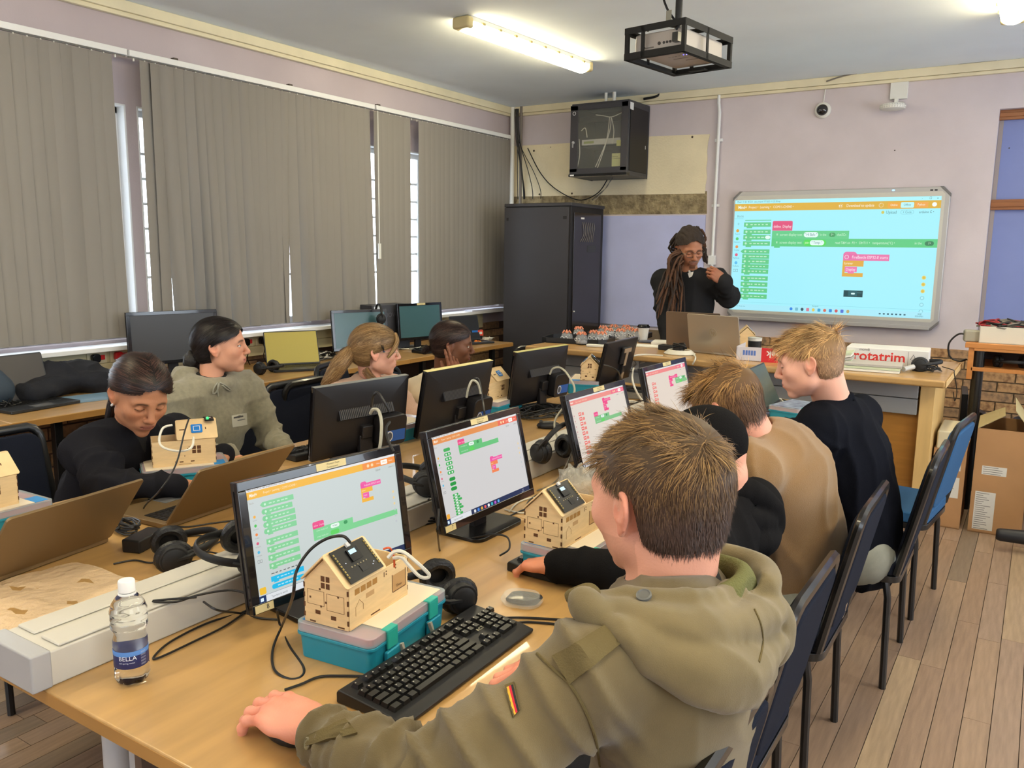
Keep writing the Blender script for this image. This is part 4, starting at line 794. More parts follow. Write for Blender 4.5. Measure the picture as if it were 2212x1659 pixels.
# whiteboard
wx0, wx1 = PY(1577, 560, YB-.06).x, PY(2040, 560, YB-.06).x; wz0, wz1 = .975, 2.058
wbd = thing('whiteboard', 'large interactive whiteboard showing a projected block-coding screen', 'whiteboard', (wx0, YB, wz0)); WW, WH = wx1-wx0, wz1-wz0
b = B(); b.M = Matrix(((1, 0, 0, 0), (0, 0, 1, 0), (0, 1, 0, 0), (0, 0, 0, 1)))
def chamf(x0, x1, y0, y1, c): return [(x0+c, y0), (x1-c, y0), (x1, y0+c), (x1, y1-c), (x1-c, y1), (x0+c, y1), (x0, y1-c), (x0, y0+c)]
b.prism(chamf(0, WW, 0, WH, .05), -.055, -.005, mat('board frame grey', (176, 174, 172), .35, metal=.3)); b.obj('frame', wbd, .006)
b = B(); b.M = Matrix(((1, 0, 0, 0), (0, 0, 1, 0), (0, 1, 0, 0), (0, 0, 0, 1))); b.prism(chamf(.035, WW-.035, .06, WH-.035, .02), -.0565, -.05, mat('board surface', (196, 194, 184), .3)); b.obj('writing_surface', wbd)
for (x, y) in ((.0, 0), (WW, 0), (0, WH), (WW, WH)):
    sx = 1 if x == 0 else -1; sy = 1 if y == 0 else -1; b = B(); b.M = Matrix(((1, 0, 0, 0), (0, 0, 1, 0), (0, 1, 0, 0), (0, 0, 0, 1)))
    b.prism([(x+sx*.05, y-sy*.002), (x+sx*.075, y-sy*.002), (x-sx*.002, y+sy*.075), (x-sx*.002, y+sy*.05)], -.058, -.004, mat('board corner', (112, 110, 110), .4)); b.obj('corner_piece', wbd, .003)
def Q(x, y): p = PY(x, y, YB-.058); return p
ia = Q(1580, 441); ib = Q(2044, 422); ic = Q(1569, 687)
screen_ui('projected_image', WW-.075, WH-.155, 'wb', wbd, Matrix.Translation((WW/2-.02, -.057, .085)), 1.0)  # glowing shapes on the board imitate the projector's cast image
B().box(.02, WW-.06, -.07, -.055, .0, .03, mat('board frame grey', (176, 174, 172), .35)).obj('pen_tray', wbd, .004)
B().box(WW-.14, WW-.12, -.0575, -.056, WH-.03, WH-.02, M_blk).box(WW-.11, WW-.09, -.0575, -.056, WH-.03, WH-.02, M_blk).obj('buttons', wbd)
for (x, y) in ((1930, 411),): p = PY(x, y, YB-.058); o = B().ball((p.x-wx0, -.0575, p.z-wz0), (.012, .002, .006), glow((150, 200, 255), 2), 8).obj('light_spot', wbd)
# ================================================================ desks
def desk(name, label, x0, x1, y0, y1, z, legs, grain='y', th=.03, edge=None, group=None):
    r_ = thing(name, label, 'desk', ((x0+x1)/2, (y0+y1)/2, 0), 0, group); a, c = (x1-x0)/2-.0015, (y1-y0)/2-.0015
    B().box(-a, a, -c, c, z-th, z, M_desk if grain == 'y' else M_deskx).obj('tabletop', r_, .004)
    b = B(); b.box(-a-.001, a+.001, -c-.001, c+.001, z-th+.0015, z-.004, M_edge); b.obj('edge_strip', r_)
    for (x, y, k) in legs:
        x -= (x0+x1)/2; y -= (y0+y1)/2
        if k == 'grey':
            for dx in (-.045, .045): B().cyl((x+dx, y, 0), (x+dx, y, z-th), .034, m=M_steel, n=24).obj('leg', r_)
        elif k == 'black': B().cbox((x, y, (z-th)/2), (.04, .04, z-th), M_blk).obj('leg', r_, .003)
        elif k == 'panel': B().cbox((x, y, (z-th)/2), (.02, .5, z-th), mat('brown panel', (92, 74, 62), .6)).obj('leg_panel', r_)
    return r_
TY = [.716, 2.04, 3.34, 4.62]
LT = ['near', 'middle', 'far']
for i in range(3):
    desk('computer_table', ['left front beech table of the island, under two open grey laptops', 'middle left beech table of the island under the monitor backs', 'far left beech table of the island, near the front desk'][i], -2.55, -1.54, TY[i], TY[i+1], .75, [(-2.40, TY[i]+.18, 'black'), (-2.40, TY[i+1]-.1, 'black')], 'y', group='beech tables of the central island')
    desk('computer_table', ['right front beech table of the island, under the water bottle and near keyboard', 'middle right beech table of the island under the second front-facing monitor', 'far right beech table of the island before the man in navy'][i], -1.54, -.72, TY[i], TY[i+1], .75, [(-1.40, TY[i]+.13, 'grey'), (-1.26, TY[i]+.30, 'panel'), (-.80, TY[i+1]-.1, 'black')], 'y', group='beech tables of the central island')
# island trunking
M_duct = mat('grey white steel duct', (196, 192, 182), .4); tk = thing('cable_duct', 'long grey-white steel cable duct along the middle of the island', 'cable duct', (-1.535, .70, .75))
b = B(); w2 = .078; hh = .068; LD = 3.9
b.box(-w2, w2, 0, LD, 0, hh, M_duct); b.obj('duct_body', tk, .004)
B().box(-w2+.006, -.012, .05, LD, hh, hh+.006, M_duct).obj('duct_lid', tk, .003); B().box(.012, w2-.004, .05, LD, hh, hh+.006, M_duct).obj('duct_lid', tk, .003)
B().box(-w2-.003, w2+.003, -.006, .032, -.0, hh+.004, mat('duct end cap', (166, 166, 168), .4)).obj('end_cap', tk, .004)
# window desks
WY = [.45, 1.85, 3.25, 4.65, 6.05]
for i in range(4): desk('window_desk', ['window desk at the left edge under the black laptop and bags', 'window desk under the wide monitor and the paper cup', 'window desk under the yellow-tinted laptop and cable pile', 'last window desk before the server rack'][i], -4.56, -3.86, WY[i], WY[i+1], .75, [(-3.95, WY[i]+.25, 'black'), (-3.95, WY[i+1]-.2, 'black')], 'y', .034, group='beech desks along the windows')
# front desk
FZ = .90; fd = thing('front_desk', 'long high beech teacher desk across the front of the room', 'desk', (0, 0, 0))
FX0, FX1, FY0, FY1 = -2.97, -.385, 4.80, 5.72
B().box(FX0, -1.63, FY0, FY1, FZ-.04, FZ, M_deskx).obj('tabletop', fd, .012); B().box(-1.626, FX1, FY0, FY1, FZ-.04, FZ, M_deskx).obj('tabletop', fd, .012)
B().box(FX1, FX1+.003, FY0+.005, FY1, FZ-.036, FZ-.003, mat('light end grain', (226, 190, 130), .5)).obj('end_edge', fd)
B().box(-.53, -.455, FY0+.28, FY1-.02, .0, FZ-.04, mat('lit-look end panel', (226, 188, 122), .45, var=.12, vscale=4, stretch=(6, 6, 1))).obj('end_panel', fd, .003); B().box(FX0+.1, FX0+.14, FY0+.28, FY1-.02, 0, FZ-.04, M_desk).obj('end_panel', fd, .003); B().box(-1.66, -1.60, FY0+.32, FY1-.02, 0, FZ-.04, M_desk).obj('end_panel', fd, .003)  # right end panel: its lit look is put into paler beech
B().box(FX0+.14, -.53, FY0+.33, FY0+.35, .0, FZ-.05, mat('orange brown modesty panel', (176, 122, 52), .45, var=.15, vscale=4, stretch=(1, 1, 8))).obj('modesty_panel', fd)
M_fduct = mat('grey duct', (150, 150, 148), .5)
B().box(FX0+.16, -.54, FY0+.28, FY0+.33, .655, .745, M_fduct).box(FX0+.16, -.54, FY0+.27, FY0+.33, .75, .855, M_fduct).obj('duct_panel', fd, .004)
s_ = thing('wall_socket', 'white round-pin socket on the grey panel of the front desk behind the angled monitor', 'socket', (PY(1370, 785, FY0+.27).x, FY0+.268, PY(1370, 785, FY0+.27).z)); B().box(-.035, .035, -.008, 0, -.04, .04, M_whitepl).obj('socket_plate', s_, .003); B().tube([(.018*math.cos(a*PI/10), -.009, .018*math.sin(a*PI/10)) for a in range(20)], .002, flat((170, 168, 160)), 5, True).obj('socket_ring', s_)
# ================================================================ monitors
monitor('large near monitor numbered 8 showing the yellow-headed coding screen', (-1.265, 1.274, .807), 84, 8.4, 'A', number='8', h_=.276)
monitor('second front-facing monitor with orange header and green blocks', (-1.268, 1.893, .804), 89.3, 13.3, 'B', number='7', h_=.277)
monitor('third front-facing monitor, partly behind the hair of the man in the jacket', (-1.265, 2.67, .79), 88.5, 16, 'C', number='6', h_=.28)
monitor('farthest front-facing monitor, left of the fair-haired heads', (-1.30, 3.38, .80), 88, 14, 'D', h_=.28)
monitor('nearest black monitor seen from the back with a mini computer and drooping grey cable', (-2.19, 2.306, .775), 262, 7, None, minipc=True, sticker=False, edge_light_rgb=(120, 122, 120), h_=.28)
monitor('second monitor seen from the back, yellow strip for light along its top edge', (-2.10, 2.775, .79), 268.5, 11, None, minipc=True, sticker=False, edge_light_rgb=(214, 200, 130), h_=.285)
monitor('third monitor seen from the back, keyboard and webcam below it', (-2.154, 3.57, .79), 265.5, 8, None, minipc=True, sticker=False, edge_light_rgb=(190, 180, 110), h_=.275)
monitor('far monitor seen from the back with a brown T-shaped mount', (-2.09, 4.34, .80), 272, 12, None, tmount=True, sticker=False, w_=.44, h_=.25)
q = PZ(345, 800, .80); monitor('wide dark monitor standing behind the head with the bun', (-4.30, 3.02, .86), 76, 3, None, w_=.53, h_=.31, sticker=False, off=mat('dull dark lcd', (56, 56, 58), .35))
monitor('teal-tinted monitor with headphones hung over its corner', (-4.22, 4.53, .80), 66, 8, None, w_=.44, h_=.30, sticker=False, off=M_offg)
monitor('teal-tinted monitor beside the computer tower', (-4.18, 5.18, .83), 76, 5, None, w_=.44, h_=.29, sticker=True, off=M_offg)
# ================================================================ laptops
q = PZ(235, 1168, .755)+Vector((.139, -.990, 0))*.18; laptop('open grey laptop at the left front edge seen from behind its lid', (q.x, q.y, .75), 278, 128, .37, .235, mat('warm grey laptop lid', (128, 106, 74), .38, metal=.5))
q = PZ(468, 1104, .755); laptop('open grey laptop in front of the girl in the dark hoodie', (q.x, q.y, .75), 274, 130, .37, .24, mat('warm grey laptop lid', (128, 106, 74), .38, metal=.5))
laptop('black laptop on the window desk at the far left', (-4.30, 2.10, .75), 96, 104, .36, .24, M_dk, mat('dark grey lcd', (66, 63, 62), .3))
laptop('laptop with a yellow-tinted blank screen beside the black headphones', (-4.22, 3.86, .75), 60, 112, .36, .24, M_dk, mat('lcd with yellow reflection tint', (176, 162, 84), .3))  # yellow reflection painted as the panel's own colour
laptop('small dark laptop at the end of the window desk near the rack', (-4.20, 5.82, .75), 70, 104, .30, .22, M_dk, mat('nearly black lcd', (28, 27, 30), .3))
laptop('silver laptop with a round logo facing the teacher', (-1.745, 5.14, FZ), 168, 102, .37, .25, logo='hp')
B().box(-.14, -.07, .0, .001, .035, .05, flat((40, 60, 130))).obj('blue_sticker', bpy.data.objects['laptop.005'].children[2] if False else None) if False else None
laptop('darker laptop standing behind the silver one', (-1.98, 5.38, FZ), 186, 100, .37, .24, mat('bronze laptop shell', (118, 100, 84), .35, metal=.4))
laptop('thin laptop standing open behind the fair-haired man in the tan jumper', (-1.13, 4.28, .75), 92, 116, .32, .23, M_dk, mat('greenish dark lcd', (66, 78, 72), .25))
laptop('white-edged laptop seen edge-on behind the brown-haired head', (-1.13, 3.95, .75), 250, 100, .30, .2, mat('white laptop shell', (190, 214, 214), .4), mat('reddish lcd', (150, 90, 100), .3)) if False else None
# ================================================================ keyboards, mice
KL = PZ(722, 1515); KB = PZ(870, 1578); KR = PZ(1148, 1385); kc_ = (PZ(722, 1512)+PZ(870, 1578)+PZ(1148, 1385)+PZ(1030, 1330))/4
keyboard('large black keyboard at the hand of the man in the olive jacket', (-.915, 1.195, .751), R(91), L=.43, D=.155)
keyboard('black keyboard in front of the second front-facing monitor', (-.99, 1.875, .751), R(88), L=.43, D=.15)
keyboard('keyboard with bright keys right of the girl in the grey hoodie', (-2.36, 2.33, .751), R(-96), full=False)
keyboard('keyboard under the hands of the girl in the pink knit', (-2.33, 2.87, .751), R(-92), full=False)
keyboard('keyboard left of the third back-facing monitor', (-2.36, 3.65, .751), R(-94), full=False)
keyboard('keyboard behind the far T-mount monitor', (-2.34, 4.05, .751), R(-80), full=False)
keyboard('dark keyboard on the window desk beside the wide monitor', (-4.02, 3.05, .751), R(82), full=False, group='keyboards on the window desk')
keyboard('dark keyboard on the window desk before the second teal monitor', (-3.98, 5.15, .751), R(80), full=False, group='keyboards on the window desk')
def mouse(label, p, rz, m=None):
    r_ = thing('computer_mouse', label, 'mouse', p, rz); b = B(); b.ball((0, 0, .012), (.031, .055, .022), m or M_black, 16); b.v = [(x, y, max(z, 0)) for x, y, z in b.v]; b.obj('shell', r_); B().cyl((-.004, .035, .030), (.004, .035, .030), .008, m=flat((60, 60, 60)), n=12).obj('wheel', r_); return r_
mouse('black mouse under the hand of the man in the olive jacket', (-.985, .862, .75), R(80)); mouse('black mouse on the island near the second mini computer', PZ(1185, 925), R(120)); mouse('silver-topped mouse behind the left laptop lid', PZ(205, 1085), R(60), mat('glossy mouse', (60, 62, 66), .15))
# ================================================================ project boxes and model houses
tb = teal_box('nearest teal box under the model house with the black circuit board', (-1.10, 1.205, .75), R(6), .275, .185, .075)
house('nearest plywood house with a black circuit board on its roof', (-1.118, 1.175, .8262), R(6))
teal_box('teal box beside the chin of the man in the olive jacket', (-.955, 1.815, .75), R(0), .275, .185, .075)
house('plywood house half hidden by the cheek of the man in the olive jacket', (-.985, 1.79, .8262), R(0))
teal_box('teal box under the plywood house with green lights', PZ(400, 1040), R(150), .275, .185, .07)
house('plywood house with green lights and blue roof sensor beside the dark hoodie', PZ(400, 1040)+Vector((0, 0, .0712)), R(148), board=False, led=True)
teal_box('teal box cut by the left edge of the photo', (-2.445, 1.09, .75), R(182), .275, .185, .07)
house('plywood house cut by the left edge of the photo', (-2.445, 1.05, .8212), R(182), board=False)
teal_box('teal box behind the second back-facing monitor', (-2.24, 3.36, .75), R(184), .27, .18, .075)
house('plywood house with a blue sensor between two monitor backs', (-2.26, 3.33, .8262), R(184), board=False)
teal_box('teal box left of the far T-mount monitor', (-2.18, 4.20, .75), R(20), .27, .18, .075)
house('plywood house leaning behind the far T-mount monitor', (-2.15, 4.20, .8262), R(24), s_=.95)
teal_box('teal box below the second back-facing monitor', (-2.28, 2.66, .75), R(180), .27, .18, .07, full=False)
nbx = teal_box('teal box with a picture lid in front of the man in navy', (-.965, 4.07, .75), R(-12), .25, .16, .075, card=False)
B().box(-.07, .07, -.11, .11, .0752, .0768, mat('photo print', (150, 160, 180), .4, rgb2=(70, 60, 90), vscale=24)).obj('picture_card', nbx)
house('plywood house on the front desk behind the striped jar', PZ(1612, 748, FZ), R(200), board=False)
# ================================================================ headphones
headphones('black headphones lying beside the power adapter left of the near monitor', (-1.80, 1.22, .79), (R(78), 0, R(150))); headphones('black headphones leaning on the near monitor over the cable duct', (-1.50, 1.215, .858), (R(80), R(8), R(-22)))
headphones('black headphones between the near monitor and the second one', (-1.52, 1.92, .86), (R(76), 0, R(-60))); headphones('black headphones behind the near teal box', PZ(950, 1310)+Vector((0, 0.03, .04)), (R(84), 0, R(-30)))
headphones('black headphones on the window desk beside the yellow-tinted laptop', (-4.13, 3.55, .79), (R(82), 0, R(100))); headphones('black headphones with a chrome joint at the end of the front desk', (-.56, 5.18, FZ+.04), (R(82), 0, R(100)))
headphones('black headphones hanging from the corner of the teal-tinted monitor', (-4.17, 4.66, 1.03), (0, 0, R(150)), .9); headphones('headphones with red lights hanging behind the third monitor', (-1.42, 2.50, .85), (R(30), 0, R(80)))
# ================================================================ implicit surfaces: bodies, clothes, hair
class Field:
    def __init__(s, lo, hi, h):
        s.h = h; s.lo = np.array(lo, float); s.n = np.maximum(2, np.ceil((np.array(hi)-s.lo)/h).astype(int)+1)
        s.F = np.full(tuple(s.n), 1.0, np.float32)
        s.ax = [(s.lo[i]+h*np.arange(s.n[i])).astype(np.float32) for i in range(3)]
    def sub(s, lo, hi):
        a = np.clip(np.floor((np.array(lo)-s.lo)/s.h).astype(int), 0, s.n-1); b = np.clip(np.ceil((np.array(hi)-s.lo)/s.h).astype(int)+1, 1, s.n)
        if np.any(b <= a): return None
        sl = tuple(slice(a[i], b[i]) for i in range(3)); X, Y, Z = np.meshgrid(s.ax[0][sl[0]], s.ax[1][sl[1]], s.ax[2][sl[2]], indexing='ij')
        return sl, X, Y, Z
    def comb(s, q, d, k, op):
        sl = q[0]; f = s.F[sl]
        if op == '+':
            hh = np.clip(.5+.5*(f-d)/k, 0, 1); s.F[sl] = f*(1-hh)+d*hh-k*hh*(1-hh)
        elif op == '-':
            d = -d; hh = np.clip(.5-.5*(f-d)/k, 0, 1); s.F[sl] = f*(1-hh)+d*hh+k*hh*(1-hh)
    def cap(s, a, b, ra, rb=None, k=.02, op='+', fl=None):
        """round cone from a to b; fl=(axis vector, factor) flattens it across an axis"""
        rb = ra if rb is None else rb; a = np.array(a, float); b = np.array(b, float); m = max(ra, rb)*(1 if fl is None else max(1, 1/fl[1]))+k+2*s.h
        q = s.sub(np.minimum(a, b)-m, np.maximum(a, b)+m)
        if q is None: return s
        ab = b-a; L2 = max(ab @ ab, 1e-9); px, py, pz = q[1]-a[0], q[2]-a[1], q[3]-a[2]
        t = np.clip((px*ab[0]+py*ab[1]+pz*ab[2])/L2, 0, 1); dx, dy, dz = px-ab[0]*t, py-ab[1]*t, pz-ab[2]*t
        if fl is not None:
            u = np.array(fl[0], float); u /= np.linalg.norm(u); c = (dx*u[0]+dy*u[1]+dz*u[2]); e = c*(1/fl[1]-1); dx, dy, dz = dx+u[0]*e, dy+u[1]*e, dz+u[2]*e
        s.comb(q, np.sqrt(dx*dx+dy*dy+dz*dz)-(ra+(rb-ra)*t), k, op); return s
    def ell(s, c, r, M3=None, k=.02, op='+'):
        c = np.array(c, float); m = max(r)+k+2*s.h; q = s.sub(c-m, c+m)
        if q is None: return s
        px, py, pz = q[1]-c[0], q[2]-c[1], q[3]-c[2]
        if M3 is not None: A = np.array(M3, float); px, py, pz = [A[0][i]*px+A[1][i]*py+A[2][i]*pz for i in range(3)]   # columns of M3 = local axes
        k0 = np.sqrt((px/r[0])**2+(py/r[1])**2+(pz/r[2])**2); k1 = np.sqrt((px/r[0]**2)**2+(py/r[1]**2)**2+(pz/r[2]**2)**2)
        s.comb(q, k0*(k0-1)/np.maximum(k1, 1e-6), k, op); return s
    def tor(s, c, n, R0, r, k=.02, op='+', sq=1):
        c = np.array(c, float); n = np.array(n, float); n /= np.linalg.norm(n); m = R0+r+k+2*s.h; q = s.sub(c-m, c+m)
        px, py, pz = q[1]-c[0], q[2]-c[1], q[3]-c[2]; z = px*n[0]+py*n[1]+pz*n[2]; rr = np.sqrt(np.maximum(px*px+py*py+pz*pz-z*z, 0)); s.comb(q, np.sqrt((rr-R0)**2+(z/sq)**2)-r, k, op); return s
    def plane_cut(s, p, n, k=.004):
        """remove everything on the side the normal points to"""
        n = np.array(n, float); n /= np.linalg.norm(n); X, Y, Z = np.meshgrid(*s.ax, indexing='ij'); d = (X-p[0])*n[0]+(Y-p[1])*n[1]+(Z-p[2])*n[2]; s.F = np.maximum(s.F, d.astype(np.float32)); return s
    def mesh(s):
        F = s.F.copy(); F[0] = F[-1] = 1; F[:, 0] = F[:, -1] = 1; F[:, :, 0] = F[:, :, -1] = 1
        I = F < 0; n = F.shape
        c = [I[a:n[0]-1+a, b:n[1]-1+b, d:n[2]-1+d] for a in (0, 1) for b in (0, 1) for d in (0, 1)]
        cnt = sum(x.astype(np.int8) for x in c); act = (cnt > 0) & (cnt < 8); idx = np.full(act.shape, -1, np.int64); ids = np.argwhere(act); idx[act] = np.arange(len(ids))
        acc = np.zeros((len(ids), 3)); num = np.zeros(len(ids)); i, j, k = ids.T
        for (a, b) in [((0,0,0),(1,0,0)), ((0,1,0),(1,1,0)), ((0,0,1),(1,0,1)), ((0,1,1),(1,1,1)), ((0,0,0),(0,1,0)), ((1,0,0),(1,1,0)), ((0,0,1),(0,1,1)), ((1,0,1),(1,1,1)), ((0,0,0),(0,0,1)), ((1,0,0),(1,0,1)), ((0,1,0),(0,1,1)), ((1,1,0),(1,1,1))]:
            fa = F[i+a[0], j+a[1], k+a[2]]; fb = F[i+b[0], j+b[1], k+b[2]]; m = (fa < 0) != (fb < 0); t = np.where(m, fa/np.where(m, fa-fb, 1), 0)
            P = np.array(a)[None]+t[:, None]*(np.array(b)-np.array(a))[None]; acc[m] += P[m]; num[m] += 1
        V = s.lo+(ids+acc/num[:, None])*s.h; Q = []
        def faces(ax):
            sl0 = [slice(None)]*3; sl1 = [slice(None)]*3; sl0[ax] = slice(0, n[ax]-1); sl1[ax] = slice(1, n[ax]); e = I[tuple(sl0)] != I[tuple(sl1)]; pts = np.argwhere(e); o = [x for x in range(3) if x != ax]
            pts = pts[(pts[:, o[0]] > 0) & (pts[:, o[1]] > 0) & (pts[:, o[0]] < n[o[0]]-1) & (pts[:, o[1]] < n[o[1]]-1)]; ins = I[tuple(pts.T)]; r = []
            for (u, v) in ((1, 1), (0, 1), (0, 0), (1, 0)):
                p = pts.copy(); p[:, o[0]] -= u; p[:, o[1]] -= v; r.append(idx[tuple(p.T)])
            q = np.stack(r, 1); fl = ins if ax != 1 else ~ins; q[~fl] = q[~fl][:, ::-1]; return q
        for ax in range(3): Q.append(faces(ax))
        return V, np.concatenate(Q)
def vnorm(V, Q):
    nv = np.cross(V[Q[:, 2]]-V[Q[:, 0]], V[Q[:, 3]]-V[Q[:, 1]]); N = np.zeros_like(V)
    for j in range(4): np.add.at(N, Q[:, j], nv)
    return N/np.maximum(np.linalg.norm(N, axis=1, keepdims=True), 1e-12)
def smooth(V, Q, it=2, lam=.5):
    E = np.concatenate([Q[:, [0, 1]], Q[:, [1, 2]], Q[:, [2, 3]], Q[:, [3, 0]]]); E = np.concatenate([E, E[:, ::-1]]); deg = np.bincount(E[:, 0], minlength=len(V))[:, None]
    for _ in range(it):
        A = np.stack([np.bincount(E[:, 0], weights=V[E[:, 1], c], minlength=len(V)) for c in range(3)], 1); V = V+lam*(A/np.maximum(deg, 1)-V)
    return V
def noise3(P, seed=0, f=1.0):
    """cheap smooth noise in -1..1: a sum of rotated, warped sines"""
    r = np.random.default_rng(seed); P = P*f; o = 0; D = r.normal(size=(6, 3)); D /= np.linalg.norm(D, axis=1, keepdims=True); ph = r.uniform(0, 6.28, 6)
    for i in range(6): o = o+np.sin((P @ D[i])*(4+1.1*i)+ph[i]+1.3*np.sin(P @ D[(i+2) % 6]*3+ph[(i+3) % 6]))
    return o/3.2
def to_mesh(name, V, Q, m, col=None, mats=None, mi=None):
    me = bpy.data.meshes.new(name); me.vertices.add(len(V)); me.vertices.foreach_set('co', V.astype(np.float32).ravel()); nf = len(Q); k = Q.shape[1]
    me.loops.add(nf*k); me.polygons.add(nf); me.loops.foreach_set('vertex_index', Q.astype(np.int32).ravel()); me.polygons.foreach_set('loop_start', np.arange(0, nf*k, k, dtype=np.int32)); me.polygons.foreach_set('loop_total', np.full(nf, k, np.int32))
    for x in (mats or [m]): me.materials.append(x)
    if mi is not None: me.polygons.foreach_set('material_index', mi.astype(np.int32))
    me.update(calc_edges=True); me.validate(); me.shade_smooth()
    if col is not None:
        a = me.color_attributes.new('Col', 'FLOAT_COLOR', 'POINT'); c4 = np.ones((len(V), 4), np.float32); c4[:, :3] = col; a.data.foreach_set('color', c4.ravel())
    return me
def merge(parts):
    V = []; Q = []; C = []; n = 0
    for v, q, c in parts: V.append(v); Q.append(q+n); C.append(c if c.ndim == 2 else np.tile(c, (len(v), 1))); n += len(v)
    return np.concatenate(V), np.concatenate(Q), np.concatenate(C)
def frame3(fwd, up):
    f = Vector(fwd).normalized(); r = f.cross(Vector(up)).normalized(); u = r.cross(f); return np.array([list(r), list(f), list(u)])   # rows: right, forward, up
def L3(rgb): return np.array(lin(rgb))
def skin_mat(name): return mat(name, (200, 150, 120), .5, attr='Col', bump=.12, bscale=260, sss=.06, spec=.35)
# ---------------------------------------------------------------- head in its own frame: x right, y forward, z up
def head(P, fwd, up, skin, neck, s_=1.0, female=False, lips=None, brow=(40, 28, 22), eyes='open', ears=True, h=.0028, gaze=0, beard=None, stubble=None, neck_r=None, jaw=1.0, eyec=(50, 34, 24)):
    T = frame3(fwd, up); f = Field((-.10, -.13, -.235), (.10, .13, .125), h); m = Vector(neck)-Vector(P); nk = T @ np.array(list(m))/s_
    nr = neck_r or (.048 if female else .058)
    f.ell((0, -.018, .032), (.074, .096, .084), k=.01); f.ell((0, .026, -.015), (.061, .064, .084), k=.03); f.ell((0, .022, .050), (.058, .064, .050), k=.02); f.ell((0, .030, -.070), (.044*jaw, .050, .038), k=.03); f.ell((0, .070, -.098), (.019*jaw, .017, .015), k=.018); f.cap((0, .062, -.094), (-.041*jaw, .004, -.066), .012, .013, k=.014); f.cap((0, .062, -.094), (.041*jaw, .004, -.066), .012, .013, k=.014)
    for sx in (-1, 1):
        f.ell((sx*.043*jaw, .004, -.054), (.022, .03, .026), k=.03); f.ell((sx*.040, .056, -.022), (.022, .020, .018), k=.03); f.cap((sx*.012, .084, .020), (sx*.044, .070, .019), .010, .009, k=.02)
        f.ell((sx*.031, .093, .002), (.019, .014, .013), k=.014, op='-'); f.ell((sx*.031, .0745, .002), (.0135, .0135, .0135), k=.003)
        if ears:
            A = frame3((sx*.42, -.90, -.10), (0, -.15, 1)); A2 = np.array([A[0], A[1], A[2]]).T
            f.ell((sx*.077, -.014, -.006), (.0055, .017, .030), A2, k=.006); f.ell((sx*.071, -.004, -.008), (.009, .012, .020), k=.008); f.ell((sx*.084, -.013, .001), (.0045, .0095, .016), A2, k=.004, op='-'); f.ell((sx*.0745, -.006, -.034), (.005, .006, .008), k=.005)
            f.tor((sx*.0795, -.014, .0), (sx*.9, .42, .05), .0185, .0036, k=.004)
    f.cap((0, .088, .016), (0, .1085, -.026), .007, .0105, k=.014); f.ell((0, .109, -.030), (.0105, .009, .009), k=.008)
    for sx in (-1, 1): f.ell((sx*.0115, .099, -.034), (.0075, .009, .0065), k=.006); f.ell((sx*.006, .105, -.041), (.003, .004, .003), k=.003, op='-')
    f.ell((0, .082, -.060), (.027, .014, .018), k=.018); f.ell((0, .0915, -.0565), (.0215, .0065, .0050), k=.006); f.ell((0, .0905, -.0675), (.0195, .0070, .0058), k=.006); f.cap((-.022, .0935, -.0618), (.022, .0935, -.0618), .0014, k=.003, op='-')
    f.cap((0, -.034, -.055), tuple(nk*.99), nr*.93, nr*1.08, k=.012); f.cap((0, -.060, -.01), tuple(nk*.5+np.array([0, -.02, 0])), nr*.70, nr*.8, k=.03)
    V, Q = f.mesh(); V = smooth(V, Q, 1, .45); C = np.tile(L3(skin), (len(V), 1)); x, y, z = V.T
    def blend(w, c): 
        w = np.clip(w, 0, 1)[:, None]; C[:] = C*(1-w)+c*w
    sk = L3(skin); blend(.35*np.exp(-((np.abs(x)-.040)**2+(z+.028)**2)/.0004)*(y > .02), sk*np.array([1.1, .78, .72])); blend(.4*np.exp(-((x)**2+(z+.028)**2)/.00014)*(y > .09), sk*np.array([1.1, .8, .75]))
    lc = L3(lips) if lips is not None else sk*np.array([.95, .58, .55]); lw = np.exp(-(np.maximum(np.abs(x)-.018, 0)**2/.00002))*np.exp(-((z+.0622)/.0094)**4)*(y > .083); blend(lw*.85, lc); blend(np.exp(-((z+.0618)/.0012)**2)*(np.abs(x) < .022)*(y > .082)*.8, lc*.3)
    if ears: blend(.35*(np.abs(x) > .079), sk*np.array([1.08, .62, .55]))
    bw = np.exp(-((z-.0225+.10*np.maximum(np.abs(x)-.03, 0)*3)/.0042)**2)*np.clip((np.abs(x)-.010)/.006, 0, 1)*np.clip((.052-np.abs(x))/.01, 0, 1)*(y > .045); blend(bw*(.85 if female else .8), L3(brow))
    d = np.sqrt((np.abs(x)-.031)**2+(z-.002)**2); ey = (np.abs(x)-.031); ez = z-.002
    if eyes == 'open':
        open_ = (ey/.0135)**2+((ez+.0008)/(.0050))**2 < 1; blend(open_*(y > .06)*.95, np.array([.62, .58, .54])); ir = (np.abs(x)-.031+0)**2*0+((x-np.sign(x)*.031-gaze*.005)**2+ez**2) < .0054**2; blend((open_ & ir & (y > .06))*1.0, L3(eyec)); pu = (x-np.sign(x)*.031-gaze*.005)**2+ez**2 < .0026**2; blend((open_ & pu & (y > .06))*1.0, np.array([.005]*3)); rim = np.abs((ey/.0145)**2+((ez+.0008)/.0060)**2-1) < .40; blend((rim & (ez > -.002) & (y > .055))*.75, L3(brow)*.5); blend(np.exp(-((ez-.010)/.0016)**2)*(np.abs(ey) < .013)*(y > .06)*.4, sk*.45)  # upper lid crease shade painted into the skin colour
    else:
        blend(np.exp(-((ez+.0045-.10*np.abs(ey))/.0016)**2)*(np.abs(ey) < .0145)*(y > .06)*.9, L3(brow)*.5); blend(np.exp(-((ez-.0085)/.0018)**2)*(np.abs(ey) < .014)*(y > .06)*.35, sk*.5)
